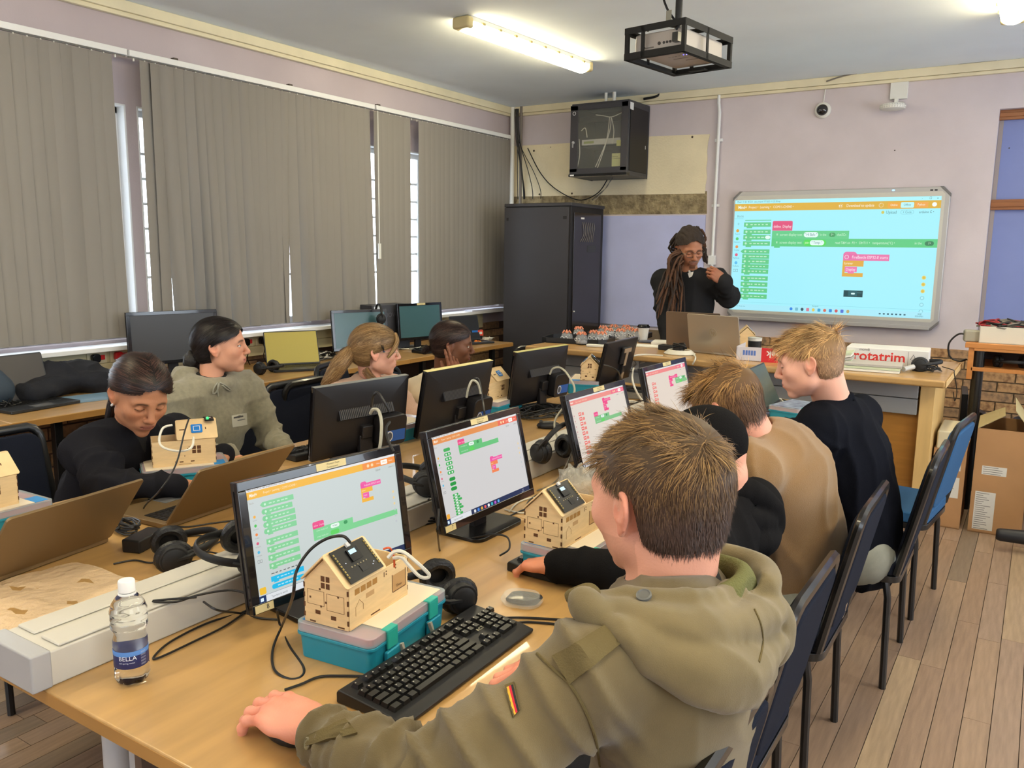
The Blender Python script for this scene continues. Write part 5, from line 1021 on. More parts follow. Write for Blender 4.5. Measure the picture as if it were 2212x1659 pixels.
    if beard is not None:
        w = np.exp(-((z+.050)/.0040)**2)*(np.abs(x) < .027)*(y > .07)+np.exp(-((z+.093)/.014)**2)*(np.abs(x) < .020)*(y > .06)+np.exp(-((np.abs(x)-.027)/.004)**2)*(z < -.05)*(z > -.085)*(y > .06)*.6; blend(w*.75, L3(beard))
    if stubble is not None: blend(.35*((z < -.045) & (z > -.12) & (np.hypot(x, y-.0) > .045) & (y > -.02)), L3(stubble))
    blend((np.abs(x) < .010)*(np.abs(x) > .003)*np.exp(-((z+.0405)/.0025)**2)*(y > .095)*.7, sk*.2)
    C *= (1+.05*noise3(V, 3, 14))[:, None]
    return np.array(P)+(V*s_) @ T, Q, C
def head_pts(P, fwd, up, pts, s_=1.0):
    T = frame3(fwd, up); return np.array(P)+(np.array(pts, float)*s_) @ T
# ---------------------------------------------------------------- hands: x across towards the thumb, y to the fingertips, z out of the back of the hand
def hand(P, fdir, back, skin, side=1, curl=(30, 30, 30, 30), thumb=25, s_=1.0, h=.0024, spread=1.0, point=None, forearm=None, tc=(35, 30)):
    T = frame3(fdir, back); T = np.array([T[0]*side, T[1], T[2]]) if side < 0 else T
    f = Field((-.085, -.13, -.10), (.085, .20, .06), h)
    f.ell((0, .045, 0), (.040, .052, .0165), k=.01); f.ell((.004, .018, -.004), (.032, .034, .019), k=.015); f.ell((.024, .030, -.010), (.018, .030, .016), k=.015)
    f.cap((0, -.03, 0), (0, .004, 0), .022, .024, k=.02, fl=((0, 0, 1), .75))
    cols = [.029, .0098, -.0098, -.028]; by = [.083, .090, .086, .077]; ln = [(.042, .025, .019), (.046, .028, .020), (.043, .026, .019), (.033, .020, .017)]; rr = [.0093, .0096, .0092, .0082]; knuck = []
    for i in range(4):
        a = R(curl[i]*.65); p = np.array([cols[i], by[i], .002]); sp = (cols[i])*1.6*spread; d0 = np.array([cols[i], by[i]-.03, 0.0]); f.cap(tuple(d0), tuple(p), .0105, rr[i]*1.08, k=.008); knuck.append(p.copy())
        for j in range(3):
            q = p+ln[i][j]*np.array([math.sin(sp)*math.cos(a), math.cos(sp)*math.cos(a), -math.sin(a)]); f.cap(tuple(p), tuple(q), rr[i]*(1-.07*j), rr[i]*(1-.07*(j+1)), k=.0025); f.ell(tuple(p+np.array([0, 0, .0012])), (rr[i]*1.05,)*3, k=.003); p = q; a += R(curl[i]*(1.0 if j == 0 else .7))
    p = np.array([.026, .018, -.008]); a = R(thumb)
    for j, (l, r_) in enumerate([(.040, .0125), (.032, .0108), (.024, .0095)]):
        q = p+l*np.array([math.sin(a)*.95, math.cos(a), -.32-.1*j]) / np.linalg.norm([math.sin(a)*.95, math.cos(a), -.32-.1*j]); f.cap(tuple(p), tuple(q), r_, r_*.9, k=.006); p = q; a -= R(tc[0] if j == 0 else tc[1])*.6
    V, Q = f.mesh(); V = smooth(V, Q, 1, .4); sk = L3(skin); C = np.tile(sk, (len(V), 1))
    for kp in knuck: w = .45*np.exp(-np.sum((V-kp)**2, 1)/.00018); C = C*(1-w[:, None])+sk*np.array([1.12, .66, .58])*w[:, None]
    C *= (1+.07*noise3(V, 5, 16))[:, None]
    return np.array(P)+(V*s_) @ T, (Q if side > 0 else Q[:, ::-1]), C
# ---------------------------------------------------------------- strands of hair as thin ribbons
def strands(roots, dirs, norms, length, width, cols, seg=4, grav=.0, curl=.0, seed=1, lift=.0, bend=None):
    r = np.random.default_rng(seed); n = len(roots); P = roots.copy(); D = dirs/np.maximum(np.linalg.norm(dirs, axis=1, keepdims=True), 1e-9); side = np.cross(D, norms); side /= np.maximum(np.linalg.norm(side, axis=1, keepdims=True), 1e-9)
    L_ = (length if np.ndim(length) else np.full(n, length)); rows = []; J = r.normal(size=(n, 3))*curl
    for k in range(seg+1):
        w = width*(1-(k/seg)**2*.85); rows += [P-side*w/2, P+side*w/2]
        D = D+J/seg+np.array([0, 0, -grav/seg])-norms*(lift/seg); D /= np.maximum(np.linalg.norm(D, axis=1, keepdims=True), 1e-9); P = P+D*(L_/seg)[:, None]
    V = np.stack(rows, 1).reshape(-1, 3); base = np.arange(n)*(2*(seg+1)); Q = []
    for k in range(seg): Q.append(np.stack([base+2*k, base+2*k+1, base+2*k+3, base+2*k+2], 1))
    return V, np.concatenate(Q), np.repeat(cols, 2*(seg+1), 0)
def hair_obj(name, parts, parent, rough=.45):
    V, Q, C = merge(parts); m = mat('hair strands %g' % rough, (60, 40, 30), rough, attr='Col', spec=.35); return link(name, to_mesh(name, V, Q, m, C), parent)
def body_obj(root, parts):
    V, Q, C = merge(parts); return link('body', to_mesh('body', V, Q, skin_mat('skin'), C), root)
def cap_seg(f, pts, rs, k=.03, fl=None):
    for i in range(len(pts)-1): f.cap(pts[i], pts[i+1], rs[i], rs[i+1], k=k, fl=fl)
def sleeve_folds(V, N, joints, amp, freq, rad=.09, seed=0):
    """ridges around the limb, strongest near the joint"""
    d = np.zeros(len(V))
    for (a, b, w0, w1) in joints:
        a = np.array(a); b = np.array(b); ab = b-a; L_ = np.linalg.norm(ab); u = ab/L_; t = ((V-a) @ u)/L_; r = np.linalg.norm((V-a)-np.outer((V-a) @ u, u), axis=1); m = (np.clip((t+.15)/.15, 0, 1)*np.clip((1.15-t)/.15, 0, 1))*np.clip((rad*1.6-r)/(rad*.5), 0, 1)
        ph = t*L_*freq+1.1*noise3(V, seed, 2.0)+.5*noise3(V, seed+5, 4.0); d += amp*m*(w0+(w1-w0)*np.clip(t, 0, 1))*((1-np.abs(np.sin(ph)))**2.2-.12)
    return d
def cloth(name, f, m, parent, wr=.004, folds=None, seed=0, freq=3.2, sm=2, col=None, post=None):
    V, Q = f.mesh(); V = smooth(V, Q, sm, .5); N = vnorm(V, Q); D = V.copy(); D[:, 2] *= .55
    n1 = noise3(D, seed, freq*.7); n2 = noise3(D, seed+2, freq*1.3); d = wr*(2.0*((1-np.abs(n1))**4-.25)+1.0*((1-np.abs(n2))**4-.25))
    if folds: d = d+sleeve_folds(V, N, *folds[:1], *folds[1:])
    V = V+N*d[:, None]; V = smooth(V, Q, 1, .3)
    if post: V = post(V, N)
    return link(name, to_mesh(name, V, Q, m, col), parent)
# ================================================================ people
from mathutils.bvhtree import BVHTree
A3 = lambda p: np.array(list(p), float)
def mm(a, b, t): return tuple(A3(a)*(1-t)+A3(b)*t)
def bvh_of(o): me = o.data; return BVHTree.FromPolygons([v.co[:] for v in me.vertices], [p.vertices[:] for p in me.polygons])
def stick(name, parent, bvh, quad, nu, nv, off, th, m, mats=None, pick=None):
    """a small sheet that follows the cloth under it; quad = 4 photo points giving its corners"""
    q = [np.array(p, float) for p in quad]; top = []; ok = True
    for i in range(nu+1):
        for j in range(nv+1):
            u, v = i/nu, j/nv; p = q[0]*(1-u)*(1-v)+q[1]*u*(1-v)+q[2]*u*v+q[3]*(1-u)*v; d = Vector(ray(p[0], p[1])).normalized(); loc, nor, _, _ = bvh.ray_cast(Vector(CAM), d, 12)
            if loc is None: loc = top[-1][0] if top else Vector(CAM)+d*2; nor = -d
            if nor.dot(d) > 0: nor = -nor
            top.append((loc, nor))
    V = [tuple(a+n*(off+th)) for a, n in top]+[tuple(a+n*(off-.003)) for a, n in top]; K = len(top); w_ = nv+1; F = []; MI = []
    for i in range(nu):
        for j in range(nv): a = i*w_+j; F.append((a, a+1, a+w_+1, a+w_)); MI.append(pick(i/nu, j/nv) if pick else 0); F.append((K+a, K+a+w_, K+a+w_+1, K+a+1)); MI.append(0)
    for i in range(nu): F += [(i*w_, (i+1)*w_, K+(i+1)*w_, K+i*w_), (i*w_+nv, K+i*w_+nv, K+(i+1)*w_+nv, (i+1)*w_+nv)]; MI += [0, 0]
    for j in range(nv): F += [(j, K+j, K+j+1, j+1), (nu*w_+j, nu*w_+j+1, K+nu*w_+j+1, K+nu*w_+j)]; MI += [0, 0]
    b = B(); ms = mats or [m]; b.mats = list(ms); b.v = V; b.f = F; b.mi = MI; return b.obj(name, parent, angle=50)
def seam(name, parent, bvh, pts, r, m, off=.001):
    P = []
    for p in spline([(a, b, 0) for a, b in pts], 6):
        d = Vector(ray(p[0], p[1])).normalized(); loc, nor, _, _ = bvh.ray_cast(Vector(CAM), d, 12)
        if loc is not None: P.append(loc-d*off)
    return B().tube(P, r, m, 6).obj(name, parent) if len(P) > 2 else None
def seated(root, J, top, legs, sc=1.0, fwd=(-1, 0, 0), h=.009, wr=.005, fam=.015, seed=0, hem=.03, collar=.012, arm_r=1.0, skin=(214, 160, 128), shoe=(40, 40, 44), extra=None, cut=None, tor=1.0, belly=0, core=True, ffreq=38, topname='jumper'):
    f3 = A3(fwd)*[1, 1, 0]; f3 /= np.linalg.norm(f3); rt = np.array([f3[1], -f3[0], 0]); J = {k: A3(v) for k, v in J.items()}
    J.setdefault('hipR', J['pelvis']+rt*.09*sc-np.array([0, 0, .03])); J.setdefault('hipL', J['pelvis']-rt*.09*sc-np.array([0, 0, .03]))
    for s_ in 'RL':
        J.setdefault('knee'+s_, J['hip'+s_]+f3*.42*sc+rt*(.04 if s_ == 'R' else -.04)); J.setdefault('ankle'+s_, np.array([*(J['knee'+s_]+f3*.02)[:2], .09]))
    pts = np.array([J[k] for k in ('pelvis', 'chest', 'neck', 'shL', 'shR', 'elL', 'elR', 'wrL', 'wrR')]); f = Field(pts.min(0)-.2, pts.max(0)+.14, h)
    up = J['neck']-J['pelvis']; up /= np.linalg.norm(up); fd = f3-up*(f3 @ up); fd /= np.linalg.norm(fd); wst = J.get('waist', mm(J['pelvis'], J['chest'], .45)); q = tor*sc
    f.cap(J['pelvis']-np.array([0, 0, .02]), wst, .165*q, .155*q, k=.05, fl=(fd, .74)); f.cap(wst, J['chest'], .155*q, .172*q, k=.05, fl=(fd, .72)); shm = (J['shL']+J['shR'])/2; f.cap(J['chest'], shm*.75+J['neck']*.25-up*.03, .165*q, .12*q, k=.06, fl=(fd, .72))
    f.cap(J['shL']-up*.01, J['shR']-up*.01, .066*q, .066*q, k=.05); 
    for s_ in 'LR':
        f.cap(J['neck']-up*.03, J['sh'+s_], .055*q, .064*q, k=.05); a = arm_r*sc
        f.cap(J['sh'+s_], J['el'+s_], .066*a, .054*a, k=.035); f.cap(J['el'+s_], J['wr'+s_], .053*a, .038*a, k=.02); f.tor(J['wr'+s_], J['wr'+s_]-J['el'+s_], .034*a, .009*a, k=.008)
    if belly: f.ell(tuple(A3(wst)+fd*.05), (.12, .14, .12), k=.06)
    nk = J['neck']-J['chest']; nk /= np.linalg.norm(nk); hd = J.get('headdir', nk)
    if extra: extra(f, J, fd, rt, up)
    f.cap(J['neck']-hd*.02, J['neck']+hd*.16, .060*sc, .062*sc, k=.01, op='-'); 
    if collar: f.tor(J['neck']+hd*.012, hd, .064*sc, collar, k=.006)
    if cut: cut(f, J)
    folds = ([(J['shL'], J['elL'], .5, 1), (J['elL'], J['wrL'], 1, .6), (J['shR'], J['elR'], .5, 1), (J['elR'], J['wrR'], 1, .6)], fam, ffreq, .085, seed)
    tp = cloth(topname, f, top, root, wr=wr, folds=folds, seed=seed)
    g = Field(np.minimum.reduce([J[k] for k in ('hipL', 'hipR', 'kneeL', 'kneeR', 'ankleL', 'ankleR', 'pelvis')])-.18, np.maximum.reduce([J[k] for k in ('hipL', 'hipR', 'kneeL', 'kneeR', 'ankleL', 'ankleR', 'pelvis')])+.16, .013)
    g.cap(J['hipL'], J['hipR'], .105*sc, .105*sc, k=.04); g.ell(J['pelvis']+f3*.045, (.13*sc, .16*sc, .125*sc), k=.05)
    for s_ in 'LR': g.cap(J['hip'+s_], J['knee'+s_], .088*sc, .066*sc, k=.03); g.cap(J['knee'+s_], J['ankle'+s_], .062*sc, .05*sc, k=.03)
    cloth('trousers', g, legs, root, wr=.004, seed=seed+3, freq=2.6)
    for s_ in 'LR':
        a = J['ankle'+s_]; k = Field(a-np.array([.2, .2, .12]), a+np.array([.2, .2, .06]), .008); toe = a+f3*.17; k.cap((a[0], a[1], a[2]-.02), (a[0], a[1], a[2]-.045), .042, .045, k=.02); k.cap((a[0], a[1], a[2]-.045), (toe[0], toe[1], a[2]-.052), .04, .034, k=.02); k.plane_cut((0, 0, a[2]-.088), (0, 0, -1)); V, Q = k.mesh(); link('shoe', to_mesh('shoe', V, Q, flat(shoe, .5)), root)
    parts = []
    if core:
        c = Field(pts.min(0)-.15, pts.max(0)+.1, .016); c.cap(J['pelvis'], wst, .12*sc, .11*sc, k=.05, fl=(fd, .7)); c.cap(wst, J['neck']-up*.08, .11*sc, .09*sc, k=.05, fl=(fd, .7)); c.cap(J['shL'], J['shR'], .035, .035, k=.04); c.cap(J['neck']-up*.1, J['neck']+hd*.02, .05, .042, k=.03)
        for s_ in 'LR': c.cap(J['sh'+s_], J['el'+s_], .028, .024, k=.02); c.cap(J['el'+s_], J['wr'+s_], .022, .020, k=.02)
        V, Q = c.mesh(); parts.append((V, Q, L3(skin)))
    return tp, parts, J
def scalp(P, fwd, up, s_=1.0, h=.004, grow=.010, line=None, back=-.075, side=.0, top=.0, extra=None, name='hair'):
    """shell over the skull in head space; line(x,y,z) > 0 where hair grows"""
    f = Field((-.11, -.15, -.16), (.11, .13, .16), h); g = grow; f.ell((0, -.018, .032), (.074+g, .096+g, .083+g*1.1+top), k=.01); f.ell((0, .020, .045), (.058+g, .064+g*.9, .050+g+top*.8), k=.02); f.ell((0, -.045, -.035), (.056+g, .048+g, .045), k=.03)
    if extra: extra(f)
    V, Q = f.mesh(); V = smooth(V, Q, 1, .4); keep = line(V[:, 0], V[:, 1], V[:, 2]) > 0; kq = keep[Q].all(1); Q = Q[kq]; used = np.unique(Q); rm = np.full(len(V), -1); rm[used] = np.arange(len(used)); V = V[used]; Q = rm[Q]; return V, Q
def to_world(V, P, fwd, up, s_): return A3(P)+(V*s_) @ frame3(fwd, up)
def sample_surf(V, Q, n, rng):
    N = vnorm(V, Q); ar = np.linalg.norm(np.cross(V[Q[:, 2]]-V[Q[:, 0]], V[Q[:, 3]]-V[Q[:, 1]]), axis=1); f = rng.choice(len(Q), n, p=ar/ar.sum()); a, b = rng.random(n)[:, None], rng.random(n)[:, None]
    q = Q[f]; P = (V[q[:, 0]]*(1-a)+V[q[:, 1]]*a)*(1-b)+(V[q[:, 3]]*(1-a)+V[q[:, 2]]*a)*b; M_ = (N[q[:, 0]]+N[q[:, 1]]+N[q[:, 2]]+N[q[:, 3]]); M_ /= np.maximum(np.linalg.norm(M_, axis=1, keepdims=True), 1e-9); return P, M_
def hair_cols(n, base, var, rng, hi=None, phi=.3):
    c = np.tile(L3(base), (n, 1))*(1+var*rng.normal(size=(n, 1))*.5); 
    if hi is not None: w = (rng.random((n, 1)) < phi)*rng.uniform(.4, 1, (n, 1)); c = c*(1-w)+L3(hi)*w
    return np.clip(c, .002, 1)
def short_hair(root, P, fwd, up, s_, base, hi, seed=1, n=9000, ltop=.035, lside=.010, topf=None, w_=.0011, whorl=(0, -.075, .085), comb=None, under=None, lineF=None, grow=.006, capc=None, up_=1.0):
    rng = np.random.default_rng(seed)
    def line(x, y, z):
        front = .062-.25*np.maximum(0, .03-z)   # hairline on the forehead
        r = np.minimum.reduce([.072+.0*x-y+np.where(z > .066, .05, 0)*1.0, z+.096])
        ear = np.where((np.abs(x) > .05) & (y > -.030) & (y < .045), z-.018-np.where(y > .02, (y-.02)*1.2, 0)+np.where(y > .012, .022, 0)*0, 1)
        side = np.where(y > .045, z-.052, 1); return np.minimum.reduce([r, ear, side])
    lf = lineF or line; V, Q = scalp(P, fwd, up, s_, line=lf, grow=grow); cc = L3(capc or base)*.55; z0 = V[:, 2]; uc = L3(under) if under else cc
    w = np.clip((z0+.01)/.07, 0, 1)[:, None]; C = uc*(1-w)+cc*w; parts = [(to_world(V, P, fwd, up, s_), Q, C)]
    R_, N_ = sample_surf(V, Q, n, rng); wh = np.array(whorl); d = R_-wh; d -= N_*np.sum(d*N_, 1, keepdims=True); d /= np.maximum(np.linalg.norm(d, axis=1, keepdims=True), 1e-6); fwdd = np.tile(np.array(comb if comb is not None else (0, 1, .1)), (n, 1)); down = np.array([0, -.15, -1.0])
    tw = np.clip((R_[:, 2]-.012)/.06, 0, 1)[:, None]; D = tw*(d*.8+fwdd*.5)+(1-tw)*(down+d*.3); cl = noise3(R_, seed, 14)[:, None]; sdv = np.stack([noise3(R_, seed+k, 18) for k in (1, 2, 3)], 1); D = D+sdv*.75*tw*min(1, .3+up_)+rng.normal(size=(n, 3))*.16+N_*(.26*tw+.10)*up_
    Ln = (lside+(ltop-lside)*tw[:, 0])*rng.uniform(.6, 1.15, n)*(1+.25*cl[:, 0]); cols = hair_cols(n, base, .5, rng, hi, .35)*(1+.35*cl*tw); cols = np.clip(cols, .002, 1)
    if under: u = L3(under); k = np.clip((.050+.012*noise3(R_, seed+9, 12)-R_[:, 2])/.07, 0, 1)[:, None]; cols = cols*(1-k)+u*k*(1+.3*rng.normal(size=(n, 1)))
    cols = np.clip(cols, .002, 1); T = frame3(fwd, up); V2, Q2, C2 = strands(A3(P)+(R_*s_) @ T, D @ T, N_ @ T, Ln*s_, w_, cols, seg=3, grav=.25, curl=.18, seed=seed, lift=.25); parts.append((V2, Q2, C2))
    return hair_obj('hair', parts, root, .5)
def bundle(pts, r0, n, base, hi, seed=1, w_=.0012, seg=14, spread=(1, 1, .6), jit=.12, wave=.0):
    """long hair following a guide curve"""
    rng = np.random.default_rng(seed); G = np.array([list(p) for p in spline(pts, 8)]); K = len(G); idx = np.linspace(0, K-1, seg+1); ti = idx.astype(int).clip(0, K-2); fr = (idx-ti)[:, None]; C = G[ti]*(1-fr)+G[ti+1]*fr
    Tn = np.gradient(C, axis=0); Tn /= np.linalg.norm(Tn, axis=1, keepdims=True); U = np.cross(Tn, [0, 0, 1.0]); U /= np.maximum(np.linalg.norm(U, axis=1, keepdims=True), 1e-6); W_ = np.cross(Tn, U); prof = np.interp(np.linspace(0, 1, seg+1), np.linspace(0, 1, len(spread)), spread)*r0
    a = rng.uniform(0, 2*PI, n); rad = np.sqrt(rng.random(n)); V = []; end = rng.uniform(.75, 1.0, n)
    for k in range(seg+1):
        rr = prof[k]*rad; off = (U[k][None]*(np.cos(a)*rr)[:, None]+W_[k][None]*(np.sin(a)*rr)[:, None])+rng.normal(size=(n, 3))*jit*prof[k]*.25
        if wave: off = off+U[k][None]*(wave*np.sin(k*1.1+a*3))[:, None]
        p = C[k][None]+off; sd = np.cross(np.tile(Tn[k], (n, 1)), off+1e-6); sd /= np.maximum(np.linalg.norm(sd, axis=1, keepdims=True), 1e-9); ww = w_*(1 if k < seg-1 else .5); V += [p-sd*ww/2, p+sd*ww/2]
    V = np.stack(V, 1).reshape(-1, 3); base_ = np.arange(n)*(2*(seg+1)); Q = np.concatenate([np.stack([base_+2*k, base_+2*k+1, base_+2*k+3, base_+2*k+2], 1) for k in range(seg)]); return V, Q, np.repeat(hair_cols(n, base, .5, rng, hi), 2*(seg+1), 0)
def cap_strands(V, Q, P, fwd, up, s_, base, hi, n, target, seed=1, L_=.06, w_=.0013, parting=True, lift=0.0, jit=.05, nout=.03):
    """combed-back hair: ribbons lying on the cap, flowing to a gathering point in head space"""
    rng = np.random.default_rng(seed); R_, N_ = sample_surf(V, Q, n, rng); d = np.array(target)-R_; 
    if parting: d = d+np.stack([np.sign(R_[:, 0])*.10*np.clip((R_[:, 2]-.02)/.06, 0, 1)*np.clip(1-np.abs(R_[:, 0])/.06, 0, 1), 0*R_[:, 0], 0*R_[:, 0]], 1)
    d -= N_*np.sum(d*N_, 1, keepdims=True); d /= np.maximum(np.linalg.norm(d, axis=1, keepdims=True), 1e-6); D = d+rng.normal(size=(n, 3))*jit+N_*nout; T = frame3(fwd, up); cols = np.clip(hair_cols(n, base, .45, rng, hi, .3)*(1+.3*noise3(R_, seed, 20)[:, None]), .002, 1)
    # keep on the surface: bend inward by the curvature
    return strands(A3(P)+((R_+N_*.001)*s_) @ T, D @ T, N_ @ T, np.full(n, L_)*s_*rng.uniform(.6, 1, n), w_, cols, seg=4, lift=.55*L_/.09+lift, curl=.03, seed=seed)
M_jac = mat('olive drab cotton', (108, 94, 64), .9, spec=.2, var=.22, vscale=9, bump=.22, bscale=700, sheen=.2); M_jacd = mat('olive drab facing', (100, 88, 58), .9, spec=.2, bump=.4, bscale=400)
M_tan = mat('tan wool jumper', (138, 104, 62), .95, spec=.15, var=.14, vscale=7, bump=.6, bscale=600, sheen=.3); M_nvy = mat('navy jersey', (15, 17, 25), .95, spec=.1, bump=.35, bscale=500)
M_blkh = mat('black hoodie cotton', (20, 19, 20), .95, spec=.1, bump=.35, bscale=500); M_grey = mat('grey marl hoodie', (138, 132, 112), .95, spec=.2, var=.16, vscale=60, bump=.35, bscale=500, sheen=.2)
M_pinkk = mat('pink knit', (206, 168, 144), .95, bump=.9, bscale=300, sheen=.2, stretch=(1, 1, .3)); M_crm = mat('cream sweatshirt', (206, 188, 156), .9, bump=.3, bscale=500, sheen=.2); M_dknv = mat('dark navy hoodie', (28, 28, 33), .95, spec=.12, bump=.3, bscale=500)
M_chrc = mat('charcoal fleece', (38, 38, 40), .95, spec=.12, bump=.3, bscale=400); M_jean = mat('pale denim', (134, 134, 122), .9, var=.2, vscale=14, bump=.3, bscale=600); M_dkj = mat('dark trousers', (34, 36, 46), .9, bump=.3, bscale=500)
WSK, BR1, BR2 = (218, 158, 134), (178, 124, 92), (110, 72, 52)
# ---- the man in the olive jacket, nearest the camera
JP = (-.40, 1.20, 0)
jm = thing('person', 'man in an olive field jacket seen from behind, hand on the mouse', 'person', JP)
def W0(root, o):     # figures are modelled in world space: bring each part under its thing
    for c in root.children_recursive:
        if c.parent == root: c.location = Vector(c.location)-root.location
P = PD(1420, 1074, 1.31); fw = (-.92, .38, -.12); upv = (-.08, .04, 1)
NB = tuple(PD(1444, 1290, 1.30))
JJ = dict(pelvis=tuple(PD(1420, 1760, 1.42)), waist=tuple(PD(1440, 1600, 1.33)), chest=tuple(PD(1455, 1450, 1.26)), neck=NB, shL=(-.475, .955, .975), shR=tuple(PD(1520, 1310, 1.47)), elL=(-.63, .79, .825), wrL=(-.885, .838, .797), elR=(-.60, 1.44, .83), wrR=(-.655, 1.24, .80))
def hood_extra(c, s_=1.0, op=True):
    def fn(f, J, fd, rt, up):
        n = J['neck']; b = -fd
        f.tor(n+b*.02+up*.005, up*.9+fd*.38, .098*s_, .034*s_, k=.03, sq=1.3)
        f.cap(n+b*.10-rt*.09, n+b*.10+rt*.09, .062*s_, .062*s_, k=.05); f.ell(n+b*.125*s_-up*.055, (.085*s_, .15*s_, .105*s_), k=.05)
        f.ell(n+b*.09*s_+up*.05, (.05*s_, .085*s_, .055*s_), k=.02, op='-')
    return fn
tp, parts, J = seated(jm, JJ, M_jac, M_dkj, 1.0, (-1, 0, 0), h=.007, wr=.008, fam=.024, seed=4, collar=.0, arm_r=1.12, tor=.93, skin=WSK, ffreq=52, topname='jacket')
# the hood lies thrown back: a sagging bag with thick rolled folds
JB = [bvh_of(tp)]
def onto(px, py, d, off):
    v = Vector(ray(px, py)); loc, nor, _, _ = JB[0].ray_cast(Vector(CAM), v.normalized(), 12)
    t = (loc-Vector(CAM)).length/v.length if loc is not None else d
    return PD(px, py, min(t, d+.03)-off)
def ch(f, pts, r, k=.010, off=.0):
    q = [tuple(v) for v in spline([onto(*a, off) if off else PD(*a) for a in pts], 4)]; rs = np.interp(np.linspace(0, 1, len(q)), np.linspace(0, 1, len(r)), r)
    for i in range(len(q)-1): f.cap(q[i], q[i+1], rs[i], rs[i+1], k=k)
hc0 = A3(PD(1500, 1360, 1.27)); f = Field(hc0-[.24, .24, .20], hc0+[.24, .26, .22], .006)
f.ell(A3(PD(1510, 1375, 1.315)), (.065, .115, .060), k=.02); f.ell(A3(PD(1590, 1395, 1.33)), (.055, .07, .055), k=.03)
ch(f, [(1290, 1312, 1.16), (1350, 1300, 1.16), (1430, 1297, 1.17), (1520, 1297, 1.20), (1600, 1275, 1.25), (1655, 1262, 1.30), (1640, 1225, 1.36), (1580, 1200, 1.40), (1520, 1190, 1.41)], [.018, .017, .017, .018, .022, .022, .018, .014], .010, .004)
ch(f, [(1300, 1325, 1.15), (1400, 1350, 1.15), (1500, 1362, 1.17), (1600, 1350, 1.22), (1668, 1318, 1.29)], [.018, .028, .034, .032, .022], .010, .002)
ch(f, [(1325, 1355, 1.13), (1420, 1412, 1.135), (1515, 1450, 1.16), (1600, 1448, 1.21), (1662, 1390, 1.28)], [.014, .028, .038, .038, .026], .010, .004)
ch(f, [(1340, 1375, 1.125), (1420, 1432, 1.13), (1500, 1482, 1.15), (1590, 1500, 1.20), (1655, 1450, 1.27)], [.008, .016, .022, .024, .020], .008, .012)
ch(f, [(1668, 1310, 1.30), (1678, 1350, 1.31), (1668, 1410, 1.31)], [.022, .024, .02], .012)
ch(f, [(1268, 1290, 1.17), (1262, 1310, 1.15), (1290, 1335, 1.14)], [.014, .018, .018], .01, .002)
f.ell(A3(PD(1588, 1238, 1.29)), (.036, .050, .036), k=.006, op='-')
M_hood = mat('olive hood cotton', (114, 100, 68), .9, spec=.2, var=.2, vscale=11, bump=.22, bscale=700, sheen=.2); hood_o = cloth('hood', f, M_hood, jm, wr=.0035, seed=6, freq=4.5, sm=1)
f = Field(A3(PD(1260, 1320, 1.17))-.1, A3(PD(1260, 1320, 1.17))+.1, .005); ch(f, [(1228, 1285, 1.17), (1250, 1292, 1.165), (1275, 1285, 1.165)], [.005, .012, .016]); ch(f, [(1268, 1300, 1.16), (1258, 1330, 1.15), (1250, 1350, 1.15)], [.012, .008, .005]); cloth('collar_flap', f, M_jacd, jm, wr=.002)
V, Q, C = head(P, fw, upv, WSK, NB, 1.15, h=.0026, stubble=(170, 120, 96), eyes='open'); parts.append((V, Q, C))
parts.append(hand((-.912, .845, .800), (-.985, .07, -.06), (.03, -.10, 1), (222, 150, 126), 1, curl=(24, 28, 30, 30), thumb=26, s_=1.12, spread=1.5)); parts.append(hand((-.665, 1.235, .80), (-.8, -.5, -.1), (0, 0, 1), (222, 150, 126), -1, curl=(35, 35, 35, 35)))
body_obj(jm, parts)
short_hair(jm, P, fw, upv, 1.16, (94, 70, 43), (156, 122, 74), seed=3, n=20000, ltop=.030, lside=.010, up_=.5, under=(74, 56, 48), whorl=(.0, -.088, .082), w_=.0010)
f = Field(A3(NB)-.12, A3(NB)+.10, .004); f.tor(A3(NB)+np.array([.004, 0, .012]), (-.25, 0, 1), .066, .014, k=.01, sq=2.2); cloth('shirt_collar', f, mat('dark tee', (44, 44, 46), .9), jm, wr=.001)
f = Field(A3(NB)-.16, A3(NB)+.12, .005); f.tor(A3(NB)+np.array([.030, .018, .004]), (-.30, -.05, 1), .086, .018, k=.01, sq=1.9); cloth('hood_lining', f, mat('green fleece lining', (98, 98, 56), .98, bump=.6, bscale=300), jm, wr=.002)
bv = bvh_of(tp)
ep = stick('shoulder_strap', jm, bv, [(1196, 1420), (1318, 1348), (1352, 1382), (1232, 1478)], 10, 5, .001, .004, M_jacd)
stick('strap_end', ep, bv, [(1318, 1346), (1350, 1352), (1362, 1372), (1330, 1392)], 4, 4, .002, .004, M_jacd)
def button(px, py, parent, r=.0085, m=(112, 104, 78)):
    d = Vector(ray(px, py)).normalized(); loc, nor, _, _ = bv.ray_cast(Vector(CAM), d, 5)
    if loc is None: return
    if nor.dot(d) > 0: nor = -nor
    Mx = nor.to_track_quat('Z', 'Y').to_matrix().to_4x4(); Mx.translation = loc+nor*.005; o = B().lathe([(r, -.001), (r, .0025), (r*.8, .0035), (r*.7, .0022), (0, .0022)], flat(m, .4), 20).obj('button', parent); o.matrix_local = Mx
button(1328, 1366, ep)
FL = [M_jacd, flat((34, 32, 34), .8), flat((186, 24, 50), .8), flat((228, 164, 48), .8)]
stick('flag_patch', jm, bv, [(1093, 1484), (1112, 1476), (1124, 1534), (1107, 1552)], 12, 12, .001, .0028, None, FL, lambda u, v: 0 if (v < .07 or v > .92 or u < .1 or u > .9) else (3 if u < .37 else (2 if u < .64 else 1)))
seam('shoulder_seam', jm, bv, [(1160, 1412), (1200, 1450), (1232, 1480), (1262, 1530), (1285, 1590), (1296, 1655)], .0022, M_jacd)
